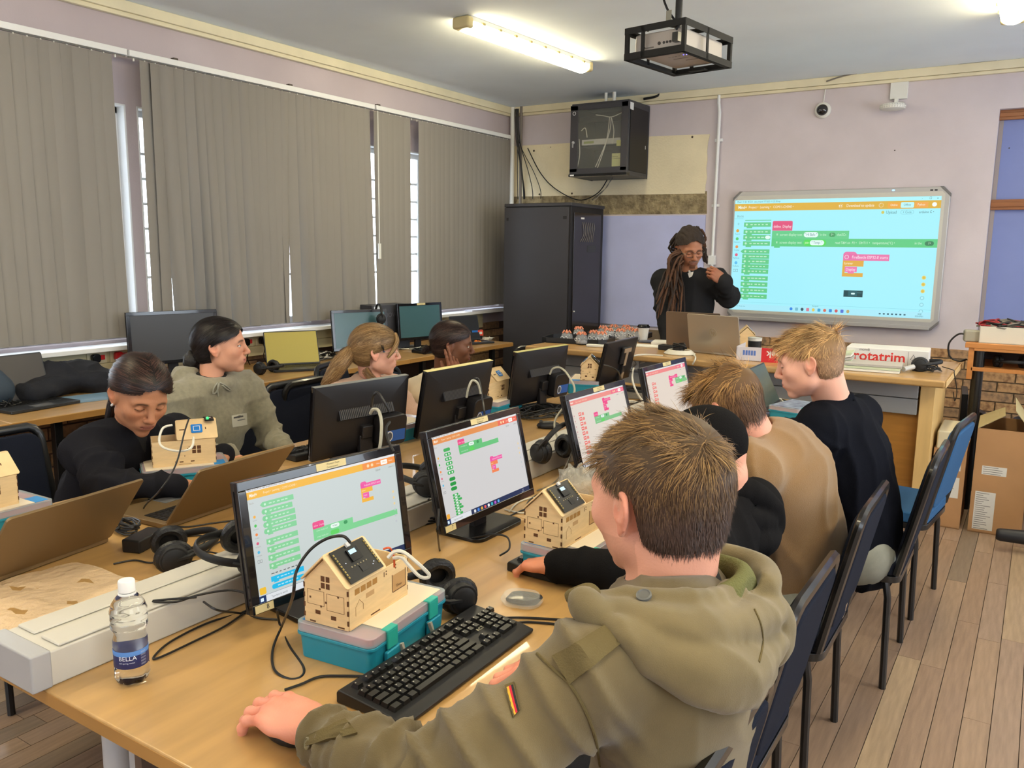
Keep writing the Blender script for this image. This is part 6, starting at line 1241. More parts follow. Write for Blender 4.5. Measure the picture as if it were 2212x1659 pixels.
seam('hood_seam', jm, bvh_of(hood_o), [(1630, 1316), (1644, 1350), (1648, 1390), (1640, 1430)], .0016, M_jacd)
ck = stick('cuff_strap', jm, bv, [(655, 1612), (668, 1590), (745, 1556), (772, 1586)], 8, 4, .001, .0035, M_jacd); button(672, 1606, ck, .009)
bv = bvh_of(hood_o); button(1392, 1292, jm, .011, (96, 96, 92))
# ---- the man in the black hoodie and cap behind him
bm_ = thing('person', 'person in a black hoodie and black cap, hidden behind the man in the olive jacket', 'person', (-.42, 1.90, 0))
P = PD(1520, 990, 2.02); NB = A3(PD(1565, 1078, 2.02)); fw = (-.93, .1, -.42)
tp, parts, J = seated(bm_, dict(pelvis=tuple(PD(1540, 1340, 2.1)), waist=tuple(PD(1545, 1260, 2.05)), chest=tuple(PD(1540, 1190, 2.02)), neck=NB, shL=NB+[.02, -.20, -.07], shR=NB+[.02, .20, -.07], elL=(-.70, 1.69, .82), wrL=(-.92, 1.66, .80), elR=(-.74, 2.14, .80), wrR=(-.98, 2.02, .79)), M_blkh, M_dkj, 1.0, (-1, 0, 0), h=.011, seed=9, skin=WSK, topname='hoodie', tor=.86)
hq = A3(PD(1610, 1130, 2.03)); f = Field(hq-.2, hq+.2, .007); f.ell(A3(PD(1600, 1130, 2.05)), (.07, .13, .075), k=.02)
ch(f, [(1520, 1075, 1.97), (1570, 1060, 1.98), (1625, 1065, 2.0), (1665, 1100, 2.04), (1672, 1140, 2.07)], [.034, .034, .032, .03, .028], .006); ch(f, [(1540, 1110, 1.96), (1600, 1120, 1.97), (1655, 1130, 2.02)], [.03, .034, .03], .006); ch(f, [(1545, 1150, 1.96), (1600, 1170, 1.97), (1650, 1170, 2.0), (1668, 1150, 2.05)], [.028, .036, .034, .024], .006); ch(f, [(1560, 1190, 1.97), (1610, 1212, 1.98), (1650, 1190, 2.02)], [.02, .022, .02], .005); f.ell(A3(PD(1612, 1085, 2.02)), (.03, .04, .02), k=.01, op='-')
cloth('hood', f, M_blkh, bm_, wr=.003, seed=14, freq=4.5, sm=1)
parts.append(head(P, fw, (-.4, 0, .9), WSK, NB, 1.0)); parts.append(hand((-.93, 1.66, .80), (-.95, .15, -.25), (0, 0, 1), (214, 140, 108), 1, curl=(20, 35, 40, 45))); parts.append(hand((-.99, 2.02, .79), (-.9, -.3, -.1), (0, 0, 1), WSK, -1)); body_obj(bm_, parts)
f = Field((-.12, -.15, -.12), (.12, .15, .15), .005); f.ell((0, -.016, .034), (.088, .108, .094), k=.01); f.cap((-.04, .09, .035), (.04, .09, .035), .03, .03, k=.02, fl=((0, 0, 1), .3)); f.plane_cut((0, 0, -.03), (0, .8, -1)); V, Q = f.mesh(); V = to_world(V, P, fw, (-.4, 0, .9), 1.0); link('cap', to_mesh('cap', V, Q, M_blkh), bm_)
# ---- the man in the tan jumper
tm_ = thing('person', 'man in a tan jumper bent over the table, brown hair', 'person', (-.42, 2.62, 0))
P = PD(1568, 880, 2.45); fw = (-.86, .18, -.48); upv = (-.42, .05, .9); NB = A3(PD(1640, 962, 2.47))
tp, parts, J = seated(tm_, dict(pelvis=tuple(PD(1735, 1260, 2.62)), waist=tuple(PD(1722, 1130, 2.55)), chest=tuple(PD(1685, 1030, 2.50)), neck=NB, shL=tuple(PD(1625, 1015, 2.34)), shR=tuple(PD(1705, 965, 2.66)), elL=(-.82, 2.28, .82), wrL=(-1.02, 2.36, .80), elR=(-.86, 2.80, .80), wrR=(-1.05, 2.66, .79), headdir=(-.5, 0, .8)), M_tan, M_jean, 1.04, (-1, 0, 0), h=.009, wr=.009, seed=12, skin=WSK, tor=1.0, arm_r=1.1, collar=.013, shoe=(60, 60, 60))
parts.append(head(P, fw, upv, WSK, NB, 1.04)); parts.append(hand((-1.03, 2.36, .795), (-.95, .1, -.1), (0, 0, 1), WSK, 1)); parts.append(hand((-1.06, 2.65, .79), (-.9, -.3, -.1), (0, 0, 1), WSK, -1)); body_obj(tm_, parts)
short_hair(tm_, P, fw, upv, 1.05, (120, 88, 52), (176, 134, 78), seed=5, n=9000, ltop=.055, lside=.022, up_=.7, under=(92, 66, 48), w_=.0015, whorl=(0, -.09, .06), comb=(.1, 1.1, -.2))
# ---- the man in navy
nm = thing('person', 'fair-haired man in a navy jumper and pale jeans, in profile at the far end', 'person', (-.42, 3.28, 0))
P = PD(1748, 782, 2.93); fw = (-.96, -.10, -.24); upv = (-.18, 0, .98); NB = A3(PD(1800, 872, 2.98))
tp, parts, J = seated(nm, dict(pelvis=tuple(PD(1872, 1165, 3.08)), waist=tuple(PD(1862, 1075, 3.02)), chest=tuple(PD(1832, 985, 2.98)), neck=NB, shL=A3(PD(1765, 935, 2.82)), shR=tuple(PD(1850, 905, 3.14)), elL=A3(PD(1735, 1000, 2.80))+[-.06, 0, -.08], wrL=(-1.0, 3.20, .80), elR=(-.80, 3.52, .80), wrR=(-1.02, 3.45, .80), headdir=(-.4, -.05, .85)), M_nvy, M_jean, 1.06, (-1, 0, 0), h=.010, wr=.009, fam=.02, seed=21, skin=WSK, tor=1.0, arm_r=1.12, shoe=(60, 60, 60))
parts.append(head(P, fw, upv, (226, 172, 150), NB, 1.06, eyes='closed')); parts.append(hand((-1.01, 3.2, .795), (-.95, .1, -.1), (0, 0, 1), WSK, 1)); parts.append(hand((-1.03, 3.44, .79), (-.9, -.3, -.1), (0, 0, 1), WSK, -1)); body_obj(nm, parts)
short_hair(nm, P, fw, upv, 1.06, (168, 130, 84), (210, 174, 118), seed=6, n=8000, ltop=.055, lside=.007, up_=.35, under=(150, 118, 90), w_=.0016, comb=(.3, 1.2, .5), grow=.006)
# ---- girl in the dark hoodie
g1 = thing('person', 'girl in a dark navy hoodie leaning over the table, eyes lowered to the model house', 'person', (-2.95, 1.45, 0))
P = PD(303, 853, 2.72); fw = (.86, -.20, -.42); upv = (.40, .0, .9); NB = A3(PD(280, 925, 2.84))
def noextra(*a): pass
elr = A3(PZ(232, 1050, .81)); wrr = A3(PZ(385, 1047, .80))
def vopen(f, J): f.cap(J['neck']+np.array([.10, -.01, .0]), J['neck']+np.array([.12, .0, -.14]), .055, .03, k=.02, op='-')
tp, parts, J = seated(g1, dict(pelvis=tuple(PD(190, 1130, 3.0)), waist=tuple(PD(222, 1065, 2.93)), chest=tuple(PD(262, 990, 2.88)), neck=NB, shR=NB+[-.01, -.14, -.06], shL=NB+[-.02, .185, -.06], elR=elr, wrR=wrr, elL=NB+[.02, .27, -.25], wrL=A3(PZ(492, 985, .80))+[-.03, .0, .0]), M_dknv, M_dkj, .93, (1, .1, 0), h=.008, wr=.011, fam=.018, seed=31, skin=BR1, collar=.016, cut=vopen, tor=.93, topname='hoodie')
f = Field(A3(J['chest'])-.2, A3(J['chest'])+.22, .009); f.cap(J['pelvis']*.3+J['chest']*.7, J['neck']-[0, 0, .06], .125, .10, k=.03, fl=((1, .1, 0), .78)); cloth('tee_shirt', f, mat('black tee', (26, 26, 28), .9), g1, wr=.001)
parts.append(head(P, fw, upv, BR1, NB, 1.03, True, eyes='closed', lips=(150, 90, 78))); parts.append(hand(tuple(wrr), (.55, .8, -.2), (0, 0, 1), BR1, -1, curl=(30, 30, 35, 40), s_=.92)); parts.append(hand(tuple(J['wrL']), (.5, -.8, -.1), (.1, 0, 1), BR1, 1, s_=.92)); body_obj(g1, parts)
def fline(hl=.070, fz=.060, earz=.004):
    def line(x, y, z):
        ear = np.where(y > -.030, z-earz-np.clip((y+.03)*.42, 0, .05), 1); front = np.where(y > .015, z-(fz+.013-11.5*x*x)+.002*np.sin(x*170), 1); return np.minimum.reduce([front, z+.075, ear])
    return line
def slick(root, P, fwd, up, s_, base, hi, target, seed=1, n=5000, grow=.009, part=True, L_=.055, line=None, w_=.0013, rough=.38, extraparts=()):
    V, Q = scalp(P, fwd, up, s_, line=line or fline(), grow=grow); parts = [(to_world(V, P, fwd, up, s_), Q, L3(base)*.6), cap_strands(V, Q, P, fwd, up, s_, base, hi, n, target, seed, L_, w_, part)]; return hair_obj('hair', parts+list(extraparts), root, rough)
hp = lambda pts: [tuple(v) for v in head_pts(P, fw, upv, pts, 1.0)]
bb = hp([(0, -.105, .0), (0, -.135, -.04)]); s0 = A3(P)
slick(g1, P, fw, upv, 1.03, (34, 24, 22), (84, 56, 46), (0, -.14, -.02), 2, 7500, grow=.014, extraparts=[bundle([bb[0], bb[1], tuple(A3(bb[1])+[-.02, -.03, -.07]), tuple(A3(bb[1])+[-.03, -.05, -.15])], .022, 500, (30, 22, 20), (70, 48, 40), spread=(.8, 1, .9, .5))])
B().ball(tuple(head_pts(P, fw, upv, [(.083, -.002, -.038)])[0]), .004, flat((210, 210, 214), .2), 8).ball(tuple(head_pts(P, fw, upv, [(.084, .004, -.030)])[0]), .003, flat((210, 210, 214), .2), 8).obj('earring', g1)
# ---- girl in the grey hoodie
g2 = thing('person', 'girl in a grey hoodie with a low dark bun and name badge', 'person', (-3.2, 2.25, 0))
P = PD(478, 748, 3.48); fw = (.76, .64, .04); upv = (-.03, 0, 1); NB = A3(PD(455, 822, 3.48))
tp, parts, J = seated(g2, dict(pelvis=NB+[-.10, -.02, -.47], chest=NB+[-.02, -.0, -.20], neck=NB, shR=NB+[.01, -.175, -.055], shL=NB+[.0, .175, -.06], elR=NB+[.10, -.23, -.29], wrR=NB+[.30, -.16, -.25], elL=NB+[.10, .25, -.30], wrL=NB+[.33, .10, -.27]), M_grey, M_dkj, .96, (1, 0, 0), h=.008, wr=.009, fam=.016, seed=41, skin=(206, 150, 122), collar=.0, extra=lambda f, J, fd, rt, up: (f.tor(J['neck']+[-.01, 0, .005], (.18, 0, 1), .088, .028, k=.03), f.cap(J['neck']-fd*.09-rt*.07, J['neck']-fd*.09+rt*.07, .045, .045, k=.05)), topname='hoodie')
parts.append(head(P, fw, upv, (206, 150, 122), NB, .98, True, lips=(178, 106, 96), gaze=0)); parts.append(hand(tuple(J['wrR']), (.9, .3, -.3), (0, 0, 1), (200, 140, 112), -1, s_=.9)); parts.append(hand(tuple(J['wrL']), (.9, -.3, -.3), (0, 0, 1), (200, 140, 112), 1, s_=.9)); body_obj(g2, parts)
hp = lambda pts: head_pts(P, fw, upv, pts, .98)
slick(g2, P, fw, upv, .98, (24, 20, 20), (52, 42, 40), (0, -.13, -.05), 3, 6500, grow=.014); bc = hp([(0, -.128, -.055)])[0]; f = Field(bc-.06, bc+.06, .004); f.ell(bc, (.036, .036, .038), k=.01); f.ell(bc+[.0, .02, -.02], (.026, .026, .024), k=.012); V, Q = f.mesh(); N_ = vnorm(V, Q); V = V+N_*(noise3(V, 3, 26)*.004)[:, None]; link('hair_bun', to_mesh('hair_bun', V, Q, mat('dark bun hair', (24, 20, 20), .5, bump=.8, bscale=160)), g2)
f = Field(A3(NB)-.1, A3(NB)+.1, .005); f.tor(A3(NB)+[.006, 0, .012], (.2, 0, 1), .054, .012, k=.01, sq=1.6); cloth('undershirt_collar', f, mat('black tee', (26, 26, 28), .9), g2, wr=.001)
bv = bvh_of(tp); bd = stick('name_badge', g2, bv, [(500, 898), (532, 892), (533, 918), (502, 923)], 3, 3, .002, .001, flat((196, 194, 180), .5))
stick('badge_print', bd, bv, [(504, 901), (529, 896), (529, 899), (504, 904)], 3, 1, .0032, .0006, flat((70, 70, 70))); stick('badge_print', bd, bv, [(512, 907), (529, 904), (529, 906), (512, 909)], 3, 1, .0032, .0006, flat((110, 110, 108)))
for pts in ([(470, 826), (462, 838), (460, 850), (468, 846), (474, 828)], [(474, 826), (486, 832), (498, 842), (492, 842), (480, 832)], [(472, 828), (470, 842), (472, 856)]): seam('drawstring', g2, bv, pts, .0035, flat((150, 148, 132), .8), .004)
# ---- girl in the pink knit
g3 = thing('person', 'girl in a pink knitted jumper with glasses and a long fair ponytail', 'person', (-2.95, 2.95, 0))
P = PD(812, 757, 3.88); fw = (.66, .75, -.06); upv = (.05, 0, 1); NB = A3(PD(800, 826, 3.92))
tp, parts, J = seated(g3, dict(pelvis=NB+[-.22, -.06, -.42], chest=NB+[-.09, -.02, -.19], neck=NB, shR=NB+[-.03, -.175, -.05], shL=NB+[-.02, .165, -.05], elR=NB+[.10, -.20, -.26], wrR=NB+[.26, .0, -.25], elL=NB+[.14, .22, -.26], wrL=NB+[.34, .10, -.25]), M_pinkk, M_dkj, .94, (1, .2, 0), h=.010, wr=.005, seed=51, skin=(222, 168, 146), collar=.011)
parts.append(head(P, fw, upv, (224, 170, 148), NB, 1.0, True)); parts.append(hand(tuple(J['wrR']), (.9, .2, -.3), (0, 0, 1), WSK, -1, s_=.88)); parts.append(hand(tuple(J['wrL']), (.9, -.2, -.3), (0, 0, 1), WSK, 1, s_=.88)); body_obj(g3, parts)
def PT(px, py, d): return tuple(PD(px, py, d))
slick(g3, P, fw, upv, 1.0, (128, 98, 64), (178, 146, 102), (0, -.14, -.01), 4, 6500, grow=.014, L_=.06, part=False, line=fline(.078, .05, -.012), extraparts=[bundle([PT(768, 752, 3.86), PT(752, 765, 3.83), PT(732, 790, 3.80), PT(716, 815, 3.80), PT(700, 834, 3.82)], .042, 1500, (140, 108, 72), (190, 156, 108), spread=(.55, .85, 1, .8, .5), jit=.3, wave=.004, w_=.0018), bundle([tuple(v) for v in head_pts(P, fw, upv, [(.030, .080, .085), (.058, .088, .055), (.078, .070, .015), (.084, .045, -.02)])], .012, 200, (150, 118, 78), (190, 156, 108), w_=.0014), bundle([PT(790, 800, 3.84), PT(800, 815, 3.82), PT(812, 822, 3.82)], .022, 200, (120, 90, 60), (160, 126, 86), w_=.0016)])
b = B(); c = Vector(PT(769, 751, 3.85)); ax = (Vector(PT(752, 765, 3.83))-Vector(PT(790, 735, 3.85))).normalized(); u = ax.orthogonal().normalized(); v_ = ax.cross(u); b.tube([c+(u*math.cos(a)+v_*math.sin(a))*(.026+.004*math.sin(a*5)) for a in [2*PI*k/24 for k in range(24)]], .012, M_blkh, 8, True); b.obj('scrunchie', g3)
def glasses(root, P, fwd, up, s_, m, rr=(.023, .019), th=.0014, sq=2.2, lens=True):
    hp_ = lambda p: tuple(head_pts(P, fwd, up, [p], s_)[0]); b = B()
    for sx in (-1, 1): b.tube([hp_((sx*.031+rr[0]*np.sign(math.cos(a))*abs(math.cos(a))**(2/sq), .099-.06*abs(sx*.031+rr[0]*math.cos(a))*.5, .000+rr[1]*np.sign(math.sin(a))*abs(math.sin(a))**(2/sq))) for a in [2*PI*k/20 for k in range(20)]], th, m, 6, True); b.tube([hp_((sx*.054, .096, .004)), hp_((sx*.074, .07, .004)), hp_((sx*.078, .0, .002)), hp_((sx*.076, -.03, -.01))], th, m, 6)
    b.tube([hp_((-.009, .1, .004)), hp_((0, .105, .007)), hp_((.009, .1, .004))], th, m, 6); return b.obj('glasses', root)
glasses(g3, P, fw, upv, 1.0, flat((176, 150, 120), .3), (.024, .021), .0014)
hc = hp; B().tube([tuple(head_pts(P, fw, upv, [p])[0]) for p in ((.090, .012, .040), (.092, .020, .024), (.091, .024, .012))], .002, M_blk, 5).tube([tuple(head_pts(P, fw, upv, [p])[0]) for p in ((.089, .020, .040), (.092, .024, .024), (.091, .024, .012))], .002, M_blk, 5).ball(tuple(head_pts(P, fw, upv, [(.091, .026, .010)])[0]), (.006, .006, .004), flat((50, 60, 84)), 8).obj('hair_clip', g3)
# ---- girl in the cream sweatshirt, cheek on her hand
g4 = thing('person', 'girl in a cream sweatshirt resting her cheek on two raised fingers', 'person', (-2.85, 3.5, 0))
P = PD(978, 744, 4.25); fw = (.80, .58, -.10); upv = (.04, 0, 1); NB = A3(PD(955, 812, 4.32)); wl_ = A3(PD(984, 806, 4.16))
tp, parts, J = seated(g4, dict(pelvis=NB+[-.24, -.06, -.42], chest=NB+[-.09, -.01, -.19], neck=NB, shR=NB+[-.03, -.18, -.06], shL=NB+[.0, .17, -.06], elR=NB+[.17, -.10, -.30], wrR=wl_+[-.005, -.005, -.03], elL=NB+[.16, .22, -.28], wrL=NB+[.38, .10, -.28]), M_crm, M_dkj, .94, (1, .1, 0), h=.010, wr=.005, seed=61, skin=BR2, collar=.011)
parts.append(head(P, fw, upv, BR2, NB, .98, True, lips=(140, 78, 74), gaze=.4)); hd_ = A3(PD(976, 760, 4.13)); parts.append(hand(tuple(wl_+[0, 0, -.02]), hd_-wl_, (.75, -.65, .1), (128, 84, 62), -1, curl=(6, 10, 80, 85), s_=.86, thumb=40)); parts.append(hand(tuple(J['wrL']), (.9, -.3, -.2), (0, 0, 1), BR2, 1, s_=.88)); body_obj(g4, parts)
slick(g4, P, fw, upv, .98, (42, 30, 28), (84, 62, 54), (0, -.14, -.03), 5, 4500, grow=.011, part=False, extraparts=[bundle([tuple(head_pts(P, fw, upv, [(0, -.12, -.03)])[0]), tuple(head_pts(P, fw, upv, [(0, -.15, -.06)])[0])], .020, 220, (36, 26, 24), (60, 44, 40), w_=.0018, jit=.5)])
# ---- the teacher with long dreadlocks, standing behind the front desk
tc_ = thing('person', 'standing teacher with long dreadlocks, glasses and charcoal pullover', 'person', (-2.25, 5.95, 0))
TD = 6.12; P = PD(1490, 538, TD); fw = (.62, -.70, -.34); upv = (.16, -.28, .95); NB = A3(PD(1487, 590, TD+.05)); sc = 1.16
elR_ = A3(PD(1438, 668, TD+.02)); elL_ = A3(PD(1574, 645, TD-.05)); wrL_ = A3(PD(1562, 607, TD-.22))
jj = dict(pelvis=NB+[-.02, .05, -.60], waist=NB+[-.02, .05, -.42], chest=NB+[-.01, .03, -.22], neck=NB, shR=NB+[-.19, -.02, -.06], shL=NB+[.20, .03, -.05], elR=elR_, wrR=elR_+[.06, -.10, -.25], elL=elL_, wrL=wrL_)
ft = np.array([.2, -1, 0]); 
for s_, sg in (('R', -1), ('L', 1)): jj['hip'+s_] = NB+[sg*.095-.02, .05, -.66]; jj['knee'+s_] = NB+[sg*.11-.02, .05, -1.06]; jj['ankle'+s_] = np.array([*(NB+[sg*.12-.02, .06, 0])[:2], .09])
tp, parts, J = seated(tc_, jj, M_chrc, mat('black trousers', (24, 24, 26), .9), sc, (.2, -1, 0), h=.012, wr=.007, fam=.012, seed=71, skin=BR2, collar=.0, tor=.98, arm_r=1.12, topname='pullover', extra=lambda f, J, fd, rt, up: (f.tor(J['neck']+[0, .0, .0], (.1, -.35, 1), .078, .026, k=.03)), cut=lambda f, J: f.cap(J['neck']+[.01, -.12, .03], J['neck']+[.02, -.14, -.08], .035, .012, k=.01, op='-'), ffreq=26)
parts.append(head(P, fw, upv, (168, 114, 86), NB, sc, eyes='closed', beard=(40, 26, 22), lips=(130, 84, 74), h=.003)); parts.append(hand(tuple(wrL_), (-.62, -.35, .55), (.35, -.80, .35), (150, 98, 74), 1, curl=(70, 75, 80, 85), s_=1.1, thumb=15)); parts.append(hand(tuple(jj['wrR']), (.1, -.1, -1), (-.9, -.3, 0), (140, 94, 70), -1, s_=1.05)); body_obj(tc_, parts)
glasses(tc_, P, fw, upv, sc, flat((60, 52, 46), .3), (.025, .019), .0018, 3)
f = Field(A3(NB)-.16, A3(NB)+.1, .007); f.cap(A3(NB)+[.0, -.03, .0], A3(NB)+[.015, -.055, -.09], .05, .045, k=.02); stick('white_tee', tc_, bvh_of(tp), [(1482, 577), (1502, 574), (1495, 597), (1489, 600)], 5, 5, .001, .004, flat((206, 202, 196), .8))
V, Q = scalp(P, fw, upv, sc, line=fline(.062, .07, .012), grow=.014, top=.012); N_ = vnorm(V, Q); V = V+N_*(np.abs(noise3(V*[1, .35, .35], 8, 30))*.006)[:, None]; link('hair', to_mesh('hair', to_world(V, P, fw, upv, sc), Q, mat('dark dread hair', (44, 34, 28), .85, bump=.8, bscale=120)), tc_)
rng = np.random.default_rng(5); DM = [mat('dreadlock dark', (46, 34, 28), .85, bump=1, bscale=140), mat('dreadlock brown', (82, 54, 36), .85, bump=1, bscale=140)]
for k in range(58):
    a = rng.uniform(0, 1); left = k < 46; hx, hy, hz = (-.086-rng.uniform(0, .012), rng.uniform(-.12, -.012), rng.uniform(.0, .10)) if left else (rng.uniform(.05, .088), rng.uniform(-.10, .0), rng.uniform(.0, .08))
    r0 = head_pts(P, fw, upv, [(hx*.8, hy, hz+.02)], sc)[0]; r1 = head_pts(P, fw, upv, [(hx*1.12, hy-.01, hz-.06)], sc)[0]
    if left: ex, ey = 1432+rng.uniform(0, 50)-22*a*(rng.random() < .5), 630+rng.uniform(-10, 60); e = A3(PD(ex, ey, TD-.10+rng.uniform(-.07, .08))); m1 = A3(PD(1452+rng.uniform(-6, 22), 560+rng.uniform(-10, 16), TD-.04+rng.uniform(-.08, .06)))
    else: e = A3(PD(1524+rng.uniform(-6, 6), 560+rng.uniform(-8, 10), TD+.05)); m1 = A3(PD(1516+rng.uniform(-4, 4), 535, TD+.04))
    P_ = spline([r0, r1, m1, mm(m1, e, .55)+rng.normal(size=3)*.006 if False else tuple(A3(mm(m1, e, .5))+rng.normal(size=3)*.008), e], 5); rr = rng.uniform(.0055, .0085); B().tube(P_, [rr*(1+.18*math.sin(i*2.1+k)) for i in range(len(P_)-1)]+[rr*.4], DM[1 if (left and rng.random() < .5) else 0], 6).obj('dreadlock', tc_)
# ---- the person whose shoe shows at the right edge
fp = thing('person', 'person seated out of frame at the right, only a dark shoe and trouser hem showing', 'person', (1.0, 5.0, 0))
tp, parts, J = seated(fp, dict(pelvis=(1.0, 5.05, .56), chest=(1.06, 5.05, .88), neck=(1.04, 5.05, 1.12), shL=(1.04, 4.86, 1.05), shR=(1.04, 5.24, 1.05), elL=(.90, 4.84, .82), wrL=(.72, 4.92, .72), elR=(.90, 5.26, .82), wrR=(.72, 5.16, .72), kneeL=(.55, 4.93, .56), kneeR=(.55, 5.15, .52), ankleL=(.10, 4.97, .135), ankleR=(.42, 5.2, .09)), M_grey, mat('blue work trousers', (52, 72, 96), .9), 1.0, (-1, -.06, 0), h=.014, seed=81, shoe=(30, 30, 34))
parts.append(head((1.0, 5.05, 1.30), (-1, 0, -.1), (0, 0, 1), WSK, (1.04, 5.05, 1.12))); body_obj(fp, parts); short_hair(fp, (1.0, 5.05, 1.30), (-1, 0, -.1), (0, 0, 1), 1.0, (60, 46, 36), (90, 70, 50), n=1500, w_=.003)
for r_ in (jm, bm_, tm_, nm, g1, g2, g3, g4, tc_, fp):
    for c in list(r_.children): c.matrix_parent_inverse = Matrix.Translation(-r_.location)
# ================================================================ chairs
chair('chair holding the man in the olive jacket, mostly hidden under his jacket', -.60, 1.13, 90)
chair('chair behind the person in the black hoodie, its bare top rail beside the olive hood', -.63, 1.80, 90)
chair('chair behind the man in the tan jumper', -.63, 2.53, 90)
chair('chair holding the man in the navy jumper, its seat rail showing', -.53, 3.28, 90)
chair('bright blue chair behind the navy-topped chair at the far end of the row', -.50, 3.98, 84, 'blue')
chair('chair of the girl in the dark hoodie', -2.98, 1.46, -90)
chair('chair of the girl in the grey hoodie', -3.10, 2.22, -95); chair('empty-looking chair back right of the girl in the grey hoodie', -2.90, 2.58, -80)
chair('chair of the girl in the pink jumper', -2.98, 2.98, -88); chair('chair back between the pink jumper and the cream sweatshirt', -3.35, 3.68, -70); chair('chair of the girl in the cream sweatshirt', -2.92, 3.55, -88)
chair('empty chair at the end of the window desk before the rack', -3.30, 5.30, 60); chair('empty chair facing the window desk left of the pink jumper', -3.50, 3.05, 95); chair('chair carrying the person at the right edge of the photo', 1.05, 5.05, 90)
# ================================================================ bottle, cables and small things on the island
M_pet = mat('clear bottle plastic and water', (250, 253, 255), .03, trans=1, ior=1.30)
q = PZ(287, 1470); bt = thing('water_bottle', 'clear ribbed water bottle with a navy label standing beside the cable duct', 'bottle', q); bt.scale = (.95, .95, .93)
prof = [(0, .004), (.020, .002), (.027, .006), (.0315, .018), (.032, .035), (.031, .038), (.031, .078), (.032, .082), (.0315, .092), (.0285, .103), (.0285, .108), (.033, .118)]+[(.0335+.0008*math.sin(k*1.9), .120+k*.004) for k in range(10)]+[(.030, .166), (.022, .178), (.0145, .186), (.0135, .196), (.0135, .206), (0, .206)]
B().lathe(prof, M_pet, 48, fn=lambda r, z, a: r*(1+(.05*math.cos(a*7) if z < .03 else (.012*math.cos(a*9+z*300) if .112 < z < .165 else 0)))).obj('bottle_body', bt, angle=60)
B().lathe([(.0142, .190), (.0155, .190), (.0155, .2095), (.0145, .212), (0, .2125)], flat((236, 236, 234), .4), 32).obj('cap', bt); B().lathe([(.0165, .184), (.0165, .187), (.0142, .188)], flat((236, 236, 234), .4), 32).obj('neck_ring', bt)
b = B(); b.lathe([(.0314, .040), (.0318, .041), (.0318, .075), (.0314, .076)], mat('navy bottle label', (34, 42, 92), .4), 48); lb = b.obj('label_wrap', bt)
va = math.atan2(-q.y, -q.x)
def wrap_text(t, size, z, a0, m, r=.0322):
    me = text_mesh(t, size, m); b = B(); b.add([(r*math.cos(a0+v.co.x/r), r*math.sin(a0+v.co.x/r), z+v.co.y) for v in me.vertices], [tuple(p.vertices) for p in me.polygons], m); return b.obj('label_print', lb, angle=None)
wrap_text('BELLA', .0125, .062, va-.75, flat((226, 230, 240))); wrap_text('still spring water', .0045, .053, va-.75, flat((200, 206, 224)))
for k in range(5): wrap_text('|||||||||||', .004, .046+k*.0062, va+.55, flat((190, 196, 216)))
b = B(); b.lathe([(.0319, .066), (.0320, .067), (.0320, .075), (.0319, .0755)], flat((86, 136, 206)), 48); b.obj('blue_band', lb)
# sheet of paper left of the duct
pp = [PZ(-60, 1350), PZ(-30, 1420), PZ(20, 1395), PZ(255, 1300), PZ(212, 1252)]; c = Vector((-1.85, .92, .75)); b = B(); nx, ny = 12, 12; vs = []; fs = []
for i in range(nx+1):
    for j in range(ny+1): x, y = -1.625-.42*i/nx+.03*j/ny, .74+.36*j/ny; vs.append((x-c.x, y-c.y, .0025+.0022*math.sin(i*1.3+j*.7)+.0018*math.sin(j*2.1+i*.4)))
for i in range(nx):
    for j in range(ny): a = i*(ny+1)+j; fs.append((a, a+1, a+ny+2, a+ny+1))
b.add(vs, fs, mat('crumpled tracing paper', (214, 186, 150), .6, var=.12, vscale=9, bump=.6, bscale=30)); o = b.obj('paper_sheet'); o.location = c; tag(o, 'large thin crumpled paper sheet lying left of the cable duct', 'paper')
ad = thing('power_adapter', 'black power brick on the left table beside the headphones', 'adapter', PZ(312, 1180), R(20)); B().cbox((0, 0, .018), (.055, .11, .036), M_black).obj('brick', ad, .005)
c0 = PZ(268, 1152); b = B()
for k in range(7): b.tube([(.035*math.cos(a)*1.5+random.uniform(-.004, .004), .018*math.sin(a)+random.uniform(-.004, .004)+k*.002, .010+k*.004+.004*math.sin(a*2+k)) for a in [2*PI*j/12 for j in range(12)]], .0028, M_cab, 5, True)
b.tube([(0, -.02, .02), (0, 0, .04), (0, .025, .02), (0, 0, .004)], .006, M_cab, 6, True); o = b.obj('cable_bundle'); o.location = c0; tag(o, 'tied bundle of black laptop cord behind the power brick', 'cable')
c0 = PZ(1127, 1303); b = B()
for k in range(6): b.tube([(.036*math.cos(a)+.002*k, .016*math.sin(a)+.001*k, .006+k*.0024) for a in [2*PI*j/14 for j in range(14)]], .003, M_cab, 5, True)
cbn = thing('packed_cable', 'small coiled black cable in clear film right of the large keyboard', 'cable', c0, R(15)); b.obj('coil', cbn); B().lathe([(.0, .0), (.045, .002), (.05, .01), (.042, .022), (0, .024)], mat('clear film', (240, 240, 235), .1, alpha=.22), 20, fn=lambda r, z, a: r*(.75+.25*abs(math.cos(a)))).obj('film_bag', cbn)
def zc(pts, z=.7535):
    o = []
    for p in pts:
        q = PZ(*p[:2], p[2] if len(p) > 2 else z)
        if -1.625 < q.x < -1.445 and q.z < .832: q = PZ(*p[:2], .830)
        o.append(q)
    return o
def PDs(*pts): return [PD(*p) for p in pts]
cable('black_cable', 'black cable plugged into the roof board of the nearest model house, looping beside the box', [PD(757, 1172, 1.335), PD(740, 1158, 1.33), PD(705, 1164, 1.33), PD(668, 1190, 1.32), PD(640, 1235, 1.31), PD(632, 1290, 1.31), PZ(612, 1345, .79), PZ(590, 1400, .755), PZ(592, 1445, .754), PZ(622, 1466), PZ(650, 1462), PZ(655, 1440), PZ(625, 1395), PZ(605, 1350), PZ(598, 1318, .80)], .0026, M_cab)
